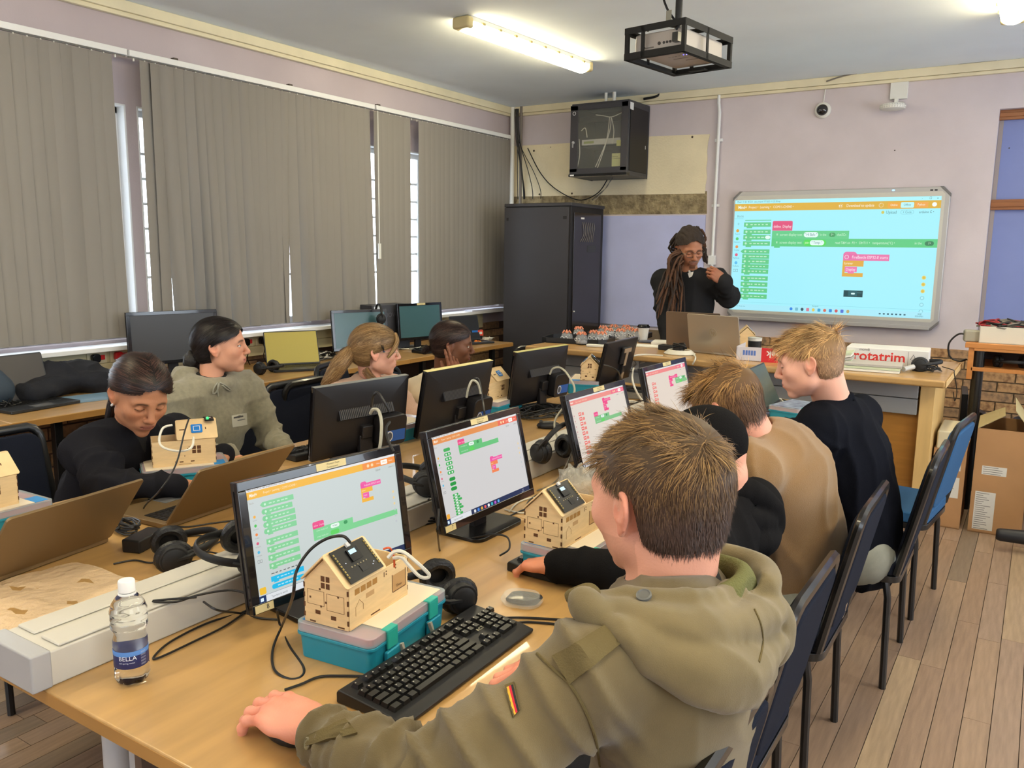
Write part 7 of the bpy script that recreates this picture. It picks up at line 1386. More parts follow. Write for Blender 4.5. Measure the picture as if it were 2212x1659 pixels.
cable('white_flat_cable', 'short white flat cable looping out behind the nearest model house', [PD(838, 1205, 1.40), PD(852, 1192, 1.40), PD(872, 1193, 1.40), PD(900, 1215, 1.40), PD(926, 1240, 1.41), PD(922, 1248, 1.41), PD(905, 1244, 1.41), PD(882, 1220, 1.41), PD(868, 1205, 1.41), PD(850, 1205, 1.42)], .0032, M_cabw)
cable('orange_lead', 'thin orange wire curving into the nearest model house', [PD(828, 1186, 1.41), PD(842, 1184, 1.41), PD(850, 1200, 1.42), PD(852, 1225, 1.43)], .0018, flat((206, 84, 40), .5))
cable('mouse_cable', 'black mouse cord from the hand of the man in the jacket to the teal box', zc([(615, 1490), (650, 1478), (690, 1462), (740, 1460), (800, 1462), (860, 1468)]), .0024, M_cab)
cable('headphone_cable', 'black headphone cord running right across the table from the duct', zc([(440, 1300, .80), (470, 1318, .76), (520, 1325), (560, 1335), (600, 1338)]), .0024, M_cab)
cable('headphone_cable', 'long black cord looping on the table left of the nearest monitor', zc([(425, 1290, .81), (330, 1298, .83), (380, 1300, .825), (430, 1285, .80), (500, 1275), (540, 1290), (530, 1320), (450, 1345), (370, 1385), (333, 1418), (345, 1420), (420, 1385), (490, 1350), (545, 1310)]), .0024, M_cab)
ir = thing('inline_control', 'small black inline control on the headphone cord over the duct', 'remote', PZ(440, 1292, .79), R(50)); B().cbox((0, 0, .006), (.014, .042, .010), M_black).obj('housing', ir, .003)
for i, (l, p) in enumerate([('black cord lying between the power brick and the near monitor', [(355, 1180), (400, 1160), (440, 1158), (438, 1175), (400, 1185)]), ('black cord passing in front of the grey laptop keyboard', [(330, 1135), (350, 1132), (400, 1138), (460, 1130), (520, 1122)]), ('black cord crossing the table under the front of the left laptop', [(250, 1128), (300, 1110), (340, 1095), (350, 1085), (320, 1078)]), ('black cord beside the headphones on the left table', [(245, 1218), (290, 1210), (330, 1215), (380, 1195), (440, 1195), (465, 1175), (520, 1150)])]): cable('black_cable', l, zc(p), .0022, M_cab)
cable('monitor_cable', 'black cord dropping from the second front-facing monitor to the table', [PD(948, 1100, 2.0), PD(946, 1150, 1.95), PZ(950, 1190), PZ(960, 1225), PZ(972, 1262), PZ(970, 1272)], .0026, M_cab)
for i, (l, p, m) in enumerate([('black keyboard cord right of the packed cable', [(1062, 1337), (1110, 1334), (1170, 1336), (1232, 1340)], M_cab), ('second black cord below the keyboard cord', [(1085, 1352), (1130, 1344), (1180, 1346), (1230, 1352)], M_cab), ('black cord over the second keyboard', [(1010, 1165), (1060, 1155, .785), (1095, 1160, .79), (1100, 1185, .785), (1080, 1200, .785)], M_cab), ('black loop of cord right of the second monitor foot', [(1060, 1140), (1110, 1110), (1160, 1090), (1178, 1075), (1170, 1065), (1140, 1085), (1150, 1110), (1200, 1100)], M_cab), ('white network cable curling between the second monitor and the duct', [(1090, 1100), (1130, 1108), (1160, 1095), (1155, 1075), (1120, 1085), (1100, 1105)], M_cabw), ('white cord across the duct behind the headphones', [(880, 1040), (920, 1050), (970, 1040), (1010, 1010)], M_cabw), ('black cord left of the second monitor stand', [(925, 1080), (940, 1060), (935, 1100), (955, 1120), (960, 1150)], M_cab), ('grey cable running along the table near the third monitor', [(1160, 1060), (1200, 1040), (1230, 990), (1240, 950)], M_cabg), ('black cord running from the third monitor to the middle keyboard', [(1240, 1100), (1220, 1070), (1215, 1040), (1235, 1010), (1262, 1000)], M_cab)]): cable('table_cable', l, zc(p), .0026, m)
def on_back(y, dx=.0): return None
for i, (l, a) in enumerate([('thick grey network cable drooping over the mini computer of the nearest back-facing monitor', [(800, 893, 2.02), (806, 884, 2.0), (818, 888, 1.99), (824, 915, 1.98), (822, 955, 1.97), (816, 985, 1.98)]), ('grey network cable on the second back-facing monitor', [(1008, 858, 2.72), (1012, 838, 2.70), (1020, 822, 2.70), (1032, 828, 2.70), (1038, 850, 2.72)]), ('long pale network cable arching off the third back-facing monitor', [(1188, 808, 3.3), (1195, 796, 3.28), (1212, 795, 3.26), (1230, 815, 3.22), (1240, 850, 3.2), (1200, 905, 3.15), (1205, 950, 3.1), (1222, 985, 3.0)])]): cable('network_cable', l, PDs(*a), .004, mat('dusty grey cable', (168, 164, 146), .6))
CE = PZ(1050, 928, .7535); dce = float(CM[2] @ (np.array(CE)-CAM))
for i, (l, a) in enumerate([('black cord arching over the mini computer of the nearest back-facing monitor', [(802, 878, 2.04), (806, 856, 2.0), (816, 848, 1.99), (830, 868, 1.98), (842, 890, 1.99)]), ('black power lead on the second back-facing monitor', [(1012, 845, 2.98), (1022, 822, 2.76), (1034, 820, 2.74), (1042, 860, 2.72), (1048, 905, 2.70), (1050, 928, dce)]), ('blue-ended video lead on the far T-mount monitor', [(1305, 788, 4.3), (1318, 792, 4.08), (1335, 802, 4.06), (1342, 820, 4.25)]), ('thin cord hanging beside the nearest mini computer', [(842, 912, 2.0), (834, 925, 1.97), (838, 950, 1.96), (850, 975, 1.95)])]): cable('video_cable', l, PDs(*a), .0035, M_cab)
def tangle(name, label, c, rx, ry, n, m, r=.0022, h=.03, seed=0):
    rg = random.Random(seed); b = B()
    for k in range(n):
        a0 = rg.uniform(0, 6.3); P = []
        for j in range(9): a0 += rg.uniform(.5, 1.5); s_ = rg.uniform(.25, 1); P.append((rx*s_*math.cos(a0), ry*s_*math.sin(a0), r+rg.random()*h*(1-s_*.6)))
        b.tube(spline(P, 5), r, m if not isinstance(m, list) else rg.choice(m), 5)
    o = b.obj(name); o.location = c; tag(o, label, 'cables', kind='stuff'); return o
tangle('cable_tangle', 'tangle of black cords under the third back-facing monitor', PZ(1165, 895), .16, .20, 12, M_cab, .0028, .05, 1); tangle('cable_tangle', 'loose black and grey cords left of the third front-facing monitor', PZ(1225, 960), .10, .22, 9, [M_cab, M_cabg], .0028, .04, 2)
tangle('cable_tangle', 'cords heaped behind the far front-facing monitor', PZ(1390, 885), .16, .16, 10, [M_cab, M_cab, M_cabw], .0035, .04, 3); tangle('cable_tangle', 'black cords among the headphones on the left table', PZ(410, 1215), .10, .08, 5, M_cab, .0022, .02, 4); tangle('cable_tangle', 'cords around the base of the second front-facing monitor', PZ(925, 1120), .05, .10, 5, M_cab, .0026, .03, 5)
tangle('cable_tangle', 'thin cords around the laptop of the man in navy', PZ(1668, 870), .12, .12, 6, [M_cab, M_cabw], .0022, .02, 12); tangle('cable_tangle', 'pile of black and white cords on the window desk before the teal monitor', PZ(672, 775), .20, .26, 14, [M_cab, M_cab, M_cabw], .0035, .06, 6); tangle('cable_tangle', 'white wires of the colourful hub at the end of the window desk', PZ(1050, 735), .07, .10, 6, M_cabw, .003, .04, 7); tangle('cable_tangle', 'cords on the window desk before the second teal monitor', PZ(890, 752), .14, .2, 7, [M_cab, M_cabw], .003, .02, 8); tangle('cable_tangle', 'small black cords at the left end of the window desk', PZ(10, 880), .10, .10, 6, M_cab, .003, .05, 9)
b = B(); c0 = PZ(1380, 858)
for k in range(9): rr = .10-k*.003; b.tube([(rr*math.cos(a)+random.uniform(-.004, .004), rr*.75*math.sin(a), .006+k*.005) for a in [2*PI*j/20 for j in range(20)]], .0045, M_cabg if k < 6 else M_cab, 6, True)
o = b.obj('cable_coil'); o.location = c0; tag(o, 'large coil of grey network cable behind the far monitors', 'cable')
cable('network_cable', 'white cable hanging from the front desk socket to the cable coil', [PY(1392, 782, FY0+.25), PY(1372, 790, FY0+.2), PZ(1366, 820, .85), PZ(1385, 862, .76), PZ(1420, 885), PZ(1440, 900)], .006, M_cabw)
bg_ = B(); bg_.ball((0, 0, .045), (.07, .06, .045), mat('clear crumpled bag', (236, 236, 230), .12, alpha=.35, bump=1, bscale=60), 24); me_ = bg_.mesh('bag', 60)
for v in me_.vertices: v.co *= 1+.22*math.sin(v.co.x*140)*math.sin(v.co.y*120+v.co.z*90)
o = link('plastic_bag', me_); o.location = PZ(1250, 1072)+Vector((0, 0, .005)); tag(o, 'clear crumpled plastic bag behind the second model house', 'bag')
ph = thing('device_box', 'small black electronic board beside the laptop of the man in navy', 'device', PZ(1660, 903), R(-20)); B().cbox((0, 0, .012), (.06, .12, .02), M_black).cbox((0, .01, .023), (.03, .04, .003), flat((70, 90, 140))).obj('board', ph, .003)
ft_ = thing('foil_packet', 'small shiny packet beside the second back-facing monitor', 'packet', PZ(1066, 885), R(30)); B().cbox((0, 0, .005), (.05, .08, .01), flat((196, 184, 130), .2)).obj('packet', ft_, .003)
cable('white_cable', 'white cable looping round the plywood house with green lights', [PD(372, 918, 2.52), PD(352, 925, 2.50), PD(344, 950, 2.48), PD(352, 966, 2.46), PD(380, 974, 2.42), PD(405, 972, 2.40), PD(416, 962, 2.42), PD(418, 945, 2.46)], .0035, M_cabw)
cable('black_cable', 'thin black cable falling over the front of the plywood house with green lights', [PD(408, 905, 2.50), PD(398, 935, 2.44), PD(386, 985, 2.38), PD(372, 1020, 2.34), PD(345, 1060, 2.28), PZ(310, 1100, .76), PZ(345, 1118, .754), PZ(360, 1100, .754)], .0026, M_cab)
# ================================================================ things on the front desk
def oct_tray(label, c, w_, d_, rz):
    r_ = thing('tray', label, 'tray', c, rz, 'black trays of dome robots'); k = .05; P8 = lambda w_, d_: [(-w_/2+k, -d_/2), (w_/2-k, -d_/2), (w_/2, -d_/2+k), (w_/2, d_/2-k), (w_/2-k, d_/2), (-w_/2+k, d_/2), (-w_/2, d_/2-k), (-w_/2, -d_/2+k)]
    B().prism(P8(w_, d_), 0, .008, M_black).obj('tray_base', r_); o = P8(w_, d_); i_ = P8(w_-.03, d_-.03); b = B()
    for j in range(8): a, c_ = o[j], o[(j+1) % 8]; e, g = i_[j], i_[(j+1) % 8]; b.add([(*a, .0), (*c_, .0), (*g, .0), (*e, .0), (*a, .036), (*c_, .036), (*g, .036), (*e, .036)], [(0, 1, 5, 4), (2, 3, 7, 6), (4, 5, 6, 7), (1, 2, 6, 5), (3, 0, 4, 7), (0, 3, 2, 1)], M_black)
    b.obj('tray_rim', r_); return r_
oct_tray('left black octagonal tray full of small dome robots', (PZ(1250, 738, FZ)+Vector((0, .0, 0))), .48, .34, R(12)); oct_tray('right black tray of dome robots beside the white cup', PZ(1338, 727, FZ), .46, .30, R(8))
M_dome = mat('clear dome', (235, 238, 240), .03, alpha=.22, spec=.9); M_or = flat((214, 132, 100), .5); DR = None
dl = ['leftmost dome robot in the left tray', 'dome robot at the back left of the left tray', 'dome robot at the front middle of the left tray', 'dome robot right of the middle of the left tray', 'dome robot at the right corner of the left tray', 'dome robot at the back left of the right tray', 'dome robot at the front left of the right tray', 'dome robot at the back middle of the right tray', 'dome robot at the front middle of the right tray', 'dome robot at the back right of the right tray', 'dome robot at the front right of the right tray', 'rightmost dome robot next to the cup']
for i, (px, py) in enumerate([(1224, 738), (1250, 729), (1256, 742), (1282, 738), (1300, 741), (1302, 727), (1314, 733), (1325, 724), (1340, 734), (1352, 725), (1360, 731), (1373, 734)]):
    p = PZ(px, py, FZ+.008)
    if DR is None:
        DR = thing('dome_robot', dl[i], 'robot', p, 0, 'small clear dome robots in trays'); B().lathe([(0, 0), (.038, 0), (.040, .012), (.034, .022), (0, .022)], mat('robot body grey', (120, 120, 122), .5), 16).obj('base', DR); B().lathe([(.042, .006), (.044, .03), (.036, .055), (.018, .069), (0, .072)], M_dome, 20).obj('dome', DR)
        b = B()
        for k in range(6): a = k*PI/3; b.tube([(.008*math.cos(a), .008*math.sin(a), .066), (.022*math.cos(a), .022*math.sin(a), .080), (.034*math.cos(a), .034*math.sin(a), .062)], .005, M_or, 6)
        b.obj('orange_legs', DR); b = B()
        for sx in (-1, 1): b.tube([(sx*.016+.010*math.cos(a*PI/6), -.040, .030+.010*math.sin(a*PI/6)) for a in range(12)], .0022, flat((226, 226, 226)), 5, True).ball((sx*.016, -.039, .030), .005, flat((60, 60, 70)), 8)
        b.obj('eyes', DR)
    else: dup(DR, p, random.uniform(-.5, .5), dl[i])
def cup(name, label, p, h_, r0, r1, body, lid=None, band=None, cat='cup'):
    c_ = thing(name, label, cat, p); B().lathe([(0, .002), (r0, 0), (r1, h_), (r1+.002, h_+.002), (r1-.002, h_+.002), (r0-.003, .01), (0, .01)], body, 28).obj('cup_body', c_)
    if lid: B().lathe([(r1+.004, h_-.004), (r1+.004, h_+.006), (r1-.002, h_+.012), (r1-.004, h_+.018), (0, h_+.016)], lid, 28).obj('lid', c_)
    if band: 
        for z0, z1, m in band: t0, t1 = r0+(r1-r0)*z0/h_, r0+(r1-r0)*z1/h_; B().lathe([(t0+.0006, z0), (t1+.0006, z1)], m, 28).obj('printed_band', c_)
    return c_
cup('coffee_cup', 'white takeaway cup with a black lid beside the robot trays', PZ(1389, 737, FZ), .105, .029, .041, flat((222, 220, 214)), M_blackg)
c_ = cup('coffee_cup', 'black patterned paper cup with white rim on the window desk', PZ(217, 846), .095, .030, .043, mat('black paper cup', (30, 20, 22), .5), None, [(.086, .0955, flat((214, 212, 206)))])
B().ball((.036, -.018, .07), (.004, .008, .008), flat((190, 30, 40)), 8).ball((.030, -.022, .045), (.004, .009, .006), flat((214, 210, 206)), 8).ball((.041, .004, .035), (.003, .004, .02), flat((170, 60, 50)), 8).obj('printed_pattern', c_)
cup('storage_jar', 'black striped jar with a white rim behind the open paper box', PZ(1629, 764, FZ), .105, .040, .044, mat('black jar', (40, 40, 42), .3), None, [(.0, .012, flat((206, 204, 198))), (.086, .106, flat((206, 204, 198)))], 'jar')
rm = thing('power_adapter', 'black power brick lying before the dark laptop on the front desk', 'adapter', PZ(1447, 757, FZ), R(80)); B().cbox((0, 0, .018), (.06, .15, .035), M_black).obj('brick', rm, .004)
b = B(); c0 = PZ(1468, 765, FZ)
for k in range(8): rr = .10-.004*k; b.tube([(rr*math.cos(a), rr*.8*math.sin(a), .005+k*.003) for a in [2*PI*j/20 for j in range(20)]], .004, M_cabw, 6, True)
o = b.obj('cable_coil'); o.location = c0; tag(o, 'white coiled cable before the silver laptop', 'cable'); b = B()
for k in range(7): b.tube([(.04*math.cos(a)+random.uniform(-.01, .01), .024*math.sin(a), .030+k*.006+.006*math.sin(a*2+k)) for a in [2*PI*j/12 for j in range(12)]], .004, M_cab, 5, True)
o = b.obj('cable_bundle'); o.location = c0+Vector((.0, -.01, 0)); tag(o, 'black cord bundled on top of the white coil', 'cable')
cable('white_cable', 'white cord drooping over the front edge of the front desk by the silver laptop', [PZ(1488, 764, FZ+.005), PZ(1500, 768, FZ+.005), PY(1502, 775, FY0-.01), PY(1496, 787, FY0-.012)], .005, M_cabw)
cable('white_cable', 'long white cord curving along the front desk to the socket', [PZ(1432, 768, FZ+.004), PZ(1395, 766, FZ+.004), PZ(1372, 768, FZ+.004), PY(1362, 776, FY0-.01), PY(1356, 792, FY0+.1), PY(1362, 800, FY0+.22)], .005, M_cabw)
bk = thing('notebook', 'white book lying under the laptop cord on the front desk', 'book', PZ(1450, 745, FZ), R(15)); B().cbox((0, 0, .012), (.26, .18, .024), M_paper).obj('pages', bk, .002); bk = thing('tablet', 'dark tablet lying beside the coffee cup', 'tablet', PZ(1412, 740, FZ), R(10)); B().cbox((0, 0, .006), (.20, .12, .012), flat((60, 64, 80), .3)).obj('slab', bk, .003)
bk = thing('paper_sheets', 'loose white sheets on the front desk left of the dark tablet', 'paper', PZ(1385, 748, FZ), R(8)); B().cbox((0, 0, .004), (.26, .10, .006), M_paper).cbox((.03, .02, .008), (.20, .08, .003), M_paper).obj('sheets', bk)
rt = thing('remote_control', 'white remote before the left tray of robots', 'remote', PZ(1290, 750, FZ), R(10)); B().cbox((0, 0, .01), (.15, .04, .018), flat((216, 214, 206), .4)).obj('housing', rt, .006)
# boxes and paper on the right half of the front desk
bx = thing('paper_box', 'open white and red cardboard paper box lid with upside-down lettering', 'box', (-1.37, 5.10, FZ), R(6)); b = B(); wd, dp, hh = .38, .26, .085
b.box(-wd/2, wd/2, -dp/2, -dp/2+.004, 0, hh, flat((206, 202, 208), .7)); b.box(-wd/2, wd/2, dp/2-.004, dp/2, 0, hh-.03, M_card); b.box(-wd/2, -wd/2+.004, -dp/2, dp/2, 0, hh, flat((200, 196, 200), .7)); b.box(wd/2-.004, wd/2, -dp/2, dp/2, 0, hh, flat((200, 196, 200), .7)); b.box(-wd/2, wd/2, -dp/2, dp/2, 0, .004, M_card); b.obj('carton', bx)
rd = B().box(-.04, wd/2+.0008, -dp/2-.0008, -dp/2, 0, hh, flat((206, 40, 48), .6)).obj('red_panel', bx); q = link('box_print', text_mesh('Typek', .055, flat((240, 236, 232)), 'CENTER', 0, .001), rd); q.matrix_local = Matrix.Translation((.06, -dp/2-.0016, .050)) @ Matrix.Rotation(R(90), 4, 'X') @ Matrix.Rotation(PI, 4, 'Z')
q = link('box_print', text_mesh('A4', .022, flat((60, 20, 24)), 'CENTER'), rd); q.matrix_local = Matrix.Translation((.05, -dp/2-.0016, .022)) @ Matrix.Rotation(R(90), 4, 'X') @ Matrix.Rotation(PI, 4, 'Z')
b = B(); 
for k in range(5): b.box(-.15+k*.016, -.138+k*.016, -dp/2-.0008, -dp/2, .035, .065, flat((90, 120, 190)))
b.obj('blue_print', bx)
def stack(label, p, rz, n, w_=.297, d_=.21, wavy=True, cat='paper'):
    r_ = thing('paper_stack', label, cat, p, rz, 'stacks of printed booklets'); z = 0
    for k in range(n):
        hh = .014; b = B(); nx = 10; vs = []
        for i in range(nx+1):
            x = -w_/2+w_*i/nx; dz = (.010*math.sin(i/nx*PI)*-1+.012*(i/nx)**3) if wavy else 0
            vs += [(x, -d_/2, z+dz+.012), (x, d_/2, z+dz+.012), (x, d_/2, z+hh+dz+.010), (x, -d_/2, z+hh+dz+.010)]
        fs = [(0, 1, 2, 3), (4*nx, 4*nx+3, 4*nx+2, 4*nx+1)]+[(4*i+j, 4*i+4+j, 4*i+4+(j+1) % 4, 4*i+(j+1) % 4) for i in range(nx) for j in range(4)]
        if not wavy: vs = [(x, y, max(z_-.010, 0)) for x, y, z_ in vs]
        b.add(vs, fs, [M_paper, mat('booklet cover', (196, 206, 176), .6), mat('booklet grey', (176, 172, 166), .7)][k % 3]); o = b.obj('booklet', r_); o.location = (random.uniform(-.006, .006), random.uniform(-.006, .006), 0); z += hh
    return r_
stack('curled stack of green-topped booklets behind the man in navy', (-1.05, 5.10, FZ), R(4), 5); stack('flat stack of grey booklets in front of the wrapped ream', (-.78, 5.02, FZ), R(5), 3, wavy=False)
rb_ = thing('paper_ream', 'wrapped ream of paper with red lettering behind the flat booklets', 'paper ream', (-.74, 5.28, FZ), R(4)); B().cbox((0, 0, .055), (.44, .22, .11), flat((216, 212, 208), .5)).obj('ream', rb_, .006)
q = link('ream_print', text_mesh('rotatrim', .082, flat((206, 46, 40)), 'CENTER', 0, .0015), rb_); q.matrix_local = Matrix.Translation((-.04, -.1108, .060)) @ Matrix.Rotation(R(90), 4, 'X'); q = link('ream_print', text_mesh('mondi', .022, flat((60, 56, 60)), 'CENTER'), rb_); q.matrix_local = Matrix.Translation((-.12, -.1108, .098)) @ Matrix.Rotation(R(90), 4, 'X')
b = B(); b.box(.112, .114, -.1112, -.1104, .01, .1, flat((120, 120, 120))); b.tube([(.14, -.111, .03), (.14, -.111, .055), (.125, -.111, .055), (.14, -.111, .085), (.155, -.111, .055), (.14, -.111, .055)], .0018, flat((90, 90, 96)), 4); o = b.obj('tree_mark', rb_)
q = link('ream_print', text_mesh('MIX\nPaper', .016, flat((90, 90, 96)), 'CENTER'), rb_); q.matrix_local = Matrix.Translation((.19, -.1108, .06)) @ Matrix.Rotation(R(90), 4, 'X')
tangle('cable_tangle', 'black cords around the headphones at the end of the front desk', PZ(2000, 802, FZ), .09, .08, 6, M_cab, .0026, .06, 10)
cable('headphone_cable', 'black headphone cord hanging over the right end of the front desk', [PZ(2035, 792, FZ+.02), PZ(2060, 800, FZ+.01), Vector((FX1+.012, 5.1, FZ+.006)), Vector((FX1+.03, 5.15, .80)), Vector((FX1+.02, 5.2, .74)), Vector((FX1+.015, 5.12, .80))], .0026, M_cab)
ust = thing('headset_joint', 'short chrome tube beside the headphones on the front desk', 'tube', PZ(1962, 797, FZ+.02), R(60)); B().cyl((-.04, 0, 0), (.04, 0, .01), .014, m=flat((176, 174, 168), .2)).obj('tube', ust)
# ================================================================ things on the window desks
pc = thing('desktop_tower', 'grey-black computer tower standing behind the two teal monitors', 'computer', (-4.40, 4.98, .75), R(80)); B().box(-.19, .19, -.09, .09, 0, .36, mat('tower shell', (66, 66, 72), .45, metal=.2)).obj('case', pc, .004); q = link('case_print', text_mesh('LENOVO', .05, flat((96, 96, 104)), 'CENTER'), pc); q.matrix_local = Matrix.Translation((-.02, -.0908, .28)) @ Matrix.Rotation(R(90), 4, 'X'); B().box(-.17, -.10, -.0915, -.09, .33, .352, flat((200, 206, 214))).obj('sticker', pc)
pc = thing('desktop_tower', 'low black and silver box on the sill behind the head with the bun', 'computer', (-4.50, 3.37, .974), R(85)); B().box(-.16, .16, -.08, .06, 0, .10, mat('box shell', (40, 40, 42), .45)).box(-.16, -.02, -.081, -.08, .0, .10, flat((150, 152, 152))).obj('case', pc, .004)
B_ = thing('jacket_pile', 'dark crumpled jacket and bag heaped behind the black laptop', 'jacket', (-4.36, 2.42, .75)); f = Field((-.24, -.42, -.01), (.22, .42, .24), .012)
for (c, r) in (((-.05, -.1, .07), (.13, .2, .08)), ((-.02, .15, .06), (.14, .16, .07)), ((-.05, .0, .13), (.08, .2, .05)), ((.03, -.2, .05), (.10, .12, .06)), ((.05, .2, .04), (.1, .1, .05))): f.ell(c, r, k=.03)
cloth('folded_cloth', f, mat('dark blue black cloth', (28, 30, 38), .9, bump=.4, bscale=300), B_, wr=.014, freq=5, seed=90)
B_ = thing('backpack', 'dark blue rounded bag at the left edge behind the black laptop', 'bag', (-4.38, 1.86, .75)); f = Field((-.24, -.26, -.01), (.22, .26, .30), .012); f.ell((0, 0, .12), (.15, .2, .125), k=.03); f.ell((.05, .12, .08), (.1, .12, .09), k=.03); cloth('bag_body', f, mat('slate blue bag cloth', (54, 68, 84), .7, bump=.3, bscale=300), B_, wr=.006, seed=92)
nb_ = thing('tablet', 'thin blue-grey folder under the paper cup', 'folder', (-4.16, 2.38, .75), R(80)); B().cbox((0, 0, .006), (.26, .18, .012), flat((120, 150, 176), .4)).obj('slab', nb_, .002)
hb_ = thing('network_hub', 'blue and red network hub with white wires at the end of the window desk', 'hub', PZ(1030, 724, .80), R(70)); B().cbox((-.03, 0, .02), (.06, .03, .05), flat((40, 110, 190), .4)).cbox((.03, 0, .02), (.06, .03, .05), flat((220, 70, 50), .4)).cbox((.03, -.017, .02), (.03, .004, .022), flat((230, 226, 220))).cbox((0, 0, -.027), (.10, .03, .045), M_black).obj('housing', hb_, .003)
oh = thing('connector_pile', 'orange connectors beside the cheek of the girl in the cream sweatshirt', 'connectors', PZ(1028, 742), 0); B().ball((0, 0, .015), .016, flat((226, 120, 30)), 8).ball((.03, .02, .012), .013, flat((226, 150, 40)), 8).ball((.0, .04, .012), .012, flat((210, 100, 30)), 8).obj('connectors', oh)
wp = thing('paper_sheets', 'white papers among the cords on the window desk', 'paper', PZ(655, 772), R(70)); B().cbox((0, 0, .006), (.26, .2, .01), M_paper).cbox((.05, .1, .014), (.2, .12, .006), M_paper).obj('sheets', wp)
ta = thing('table_box', 'white box on the window sill end near the rack', 'box', PX(1075, 668, -4.52)-Vector((0, 0, .0)), 0); ta.location.z = .973; B().box(-.04, .05, -.5, .1, 0, .012, flat((206, 206, 222))).obj('panel', ta)
# ================================================================ the cluttered corner at the right
by = 5.62; tz = PY(2085, 740, by).z; bx0 = PY(2085, 745, by).x; M_bc = mat('orange pine', (190, 126, 66), .5, var=.16, vscale=4, stretch=(1, 8, 8))
bc_ = thing('computer_cart', 'orange pine computer desk with a shelf on a black steel post', 'desk', (bx0, by, 0)); cw = 1.0
B().box(0, cw, 0, .55, tz-.03, tz, M_bc).obj('top', bc_, .003); B().box(.02, .05, .01, .54, tz-.22, tz-.03, M_bc).obj('side_panel', bc_, .002); sz = PY(2120, 795, by).z; B().box(.04, cw, .01, .54, sz-.022, sz, M_bc).obj('shelf', bc_, .002); B().box(.05, cw, .52, .54, sz, tz-.03, flat((60, 42, 40))).obj('back_panel', bc_)
B().box(.05, cw, .002, .01, tz-.045, tz-.03, M_bc).obj('rail', bc_); pxl = PY(2108, 830, by+.03).x-bx0; B().cyl((pxl, .06, 0), (pxl, .06, tz-.03), .032, m=M_blk, n=20).obj('post', bc_); B().cyl((cw-.08, .06, 0), (cw-.08, .06, tz-.03), .032, m=M_blk, n=20).obj('post', bc_)
headphones('black headset lying on the shelf of the pine desk', (bx0+.24, by+.14, sz+.035), (R(85), 0, R(20)))
wbx = thing('cable_box', 'white shoebox overflowing with grey cords on top of the pine desk', 'box', (bx0+.22, by+.15, tz), R(3)); b = B(); b.box(-.16, .16, -.10, -.096, 0, .10, flat((206, 200, 184))); b.box(-.16, .16, .096, .10, 0, .10, flat((206, 200, 184))); b.box(-.16, -.156, -.1, .1, 0, .10, flat((206, 200, 184))); b.box(.156, .16, -.1, .1, 0, .10, flat((206, 200, 184))); b.box(-.16, .16, -.1, .1, 0, .004, flat((206, 200, 184))); b.obj('carton', wbx)
tangle('cable_tangle', 'grey and black cords spilling from the white shoebox', Vector((bx0+.22, by+.15, tz+.085)), .19, .12, 16, [M_cab, M_cabg, M_cab, flat((150, 40, 44))], .005, .07, 11)
dv = thing('grey_device', 'taupe plug box at the left corner of the pine desk top', 'device', (bx0+.03, by+.10, tz), R(10)); B().cbox((0, 0, .035), (.10, .08, .07), flat((150, 146, 130), .6)).obj('housing', dv, .01)
cable('black_cable', 'black cord looping from the pine desk down the brick wall', [Vector((bx0, by+.1, tz+.04)), PY(2070, 722, by+.1), PY(2050, 742, by+.1), PY(2052, 770, by+.1), PY(2072, 780, by+.1), PY(2088, 776, by+.12)], .006, M_cab)
for k in range(3): o = thing('cardboard_box', ['small brown box at the bottom of the stack on the pine desk', 'small brown box in the middle of the stack on the pine desk', 'small brown box topmost of the stack on the pine desk'][k], 'box', (bx0+.46, by+.2, tz+.072*k), R(k*3)); B().cbox((0, 0, .035), (.16, .2, .07), M_card).obj('carton', o, .002)
pf = thing('pink_folder', 'magenta folder leaning behind the small brown boxes', 'folder', (bx0+.44, by+.34, tz+.0)); B().cbox((0, 0, .18), (.1, .02, .36), flat((190, 50, 110), .5)).cbox((-.02, -.02, .33), (.06, .02, .2), flat((200, 190, 170), .6)).obj('cover', pf)
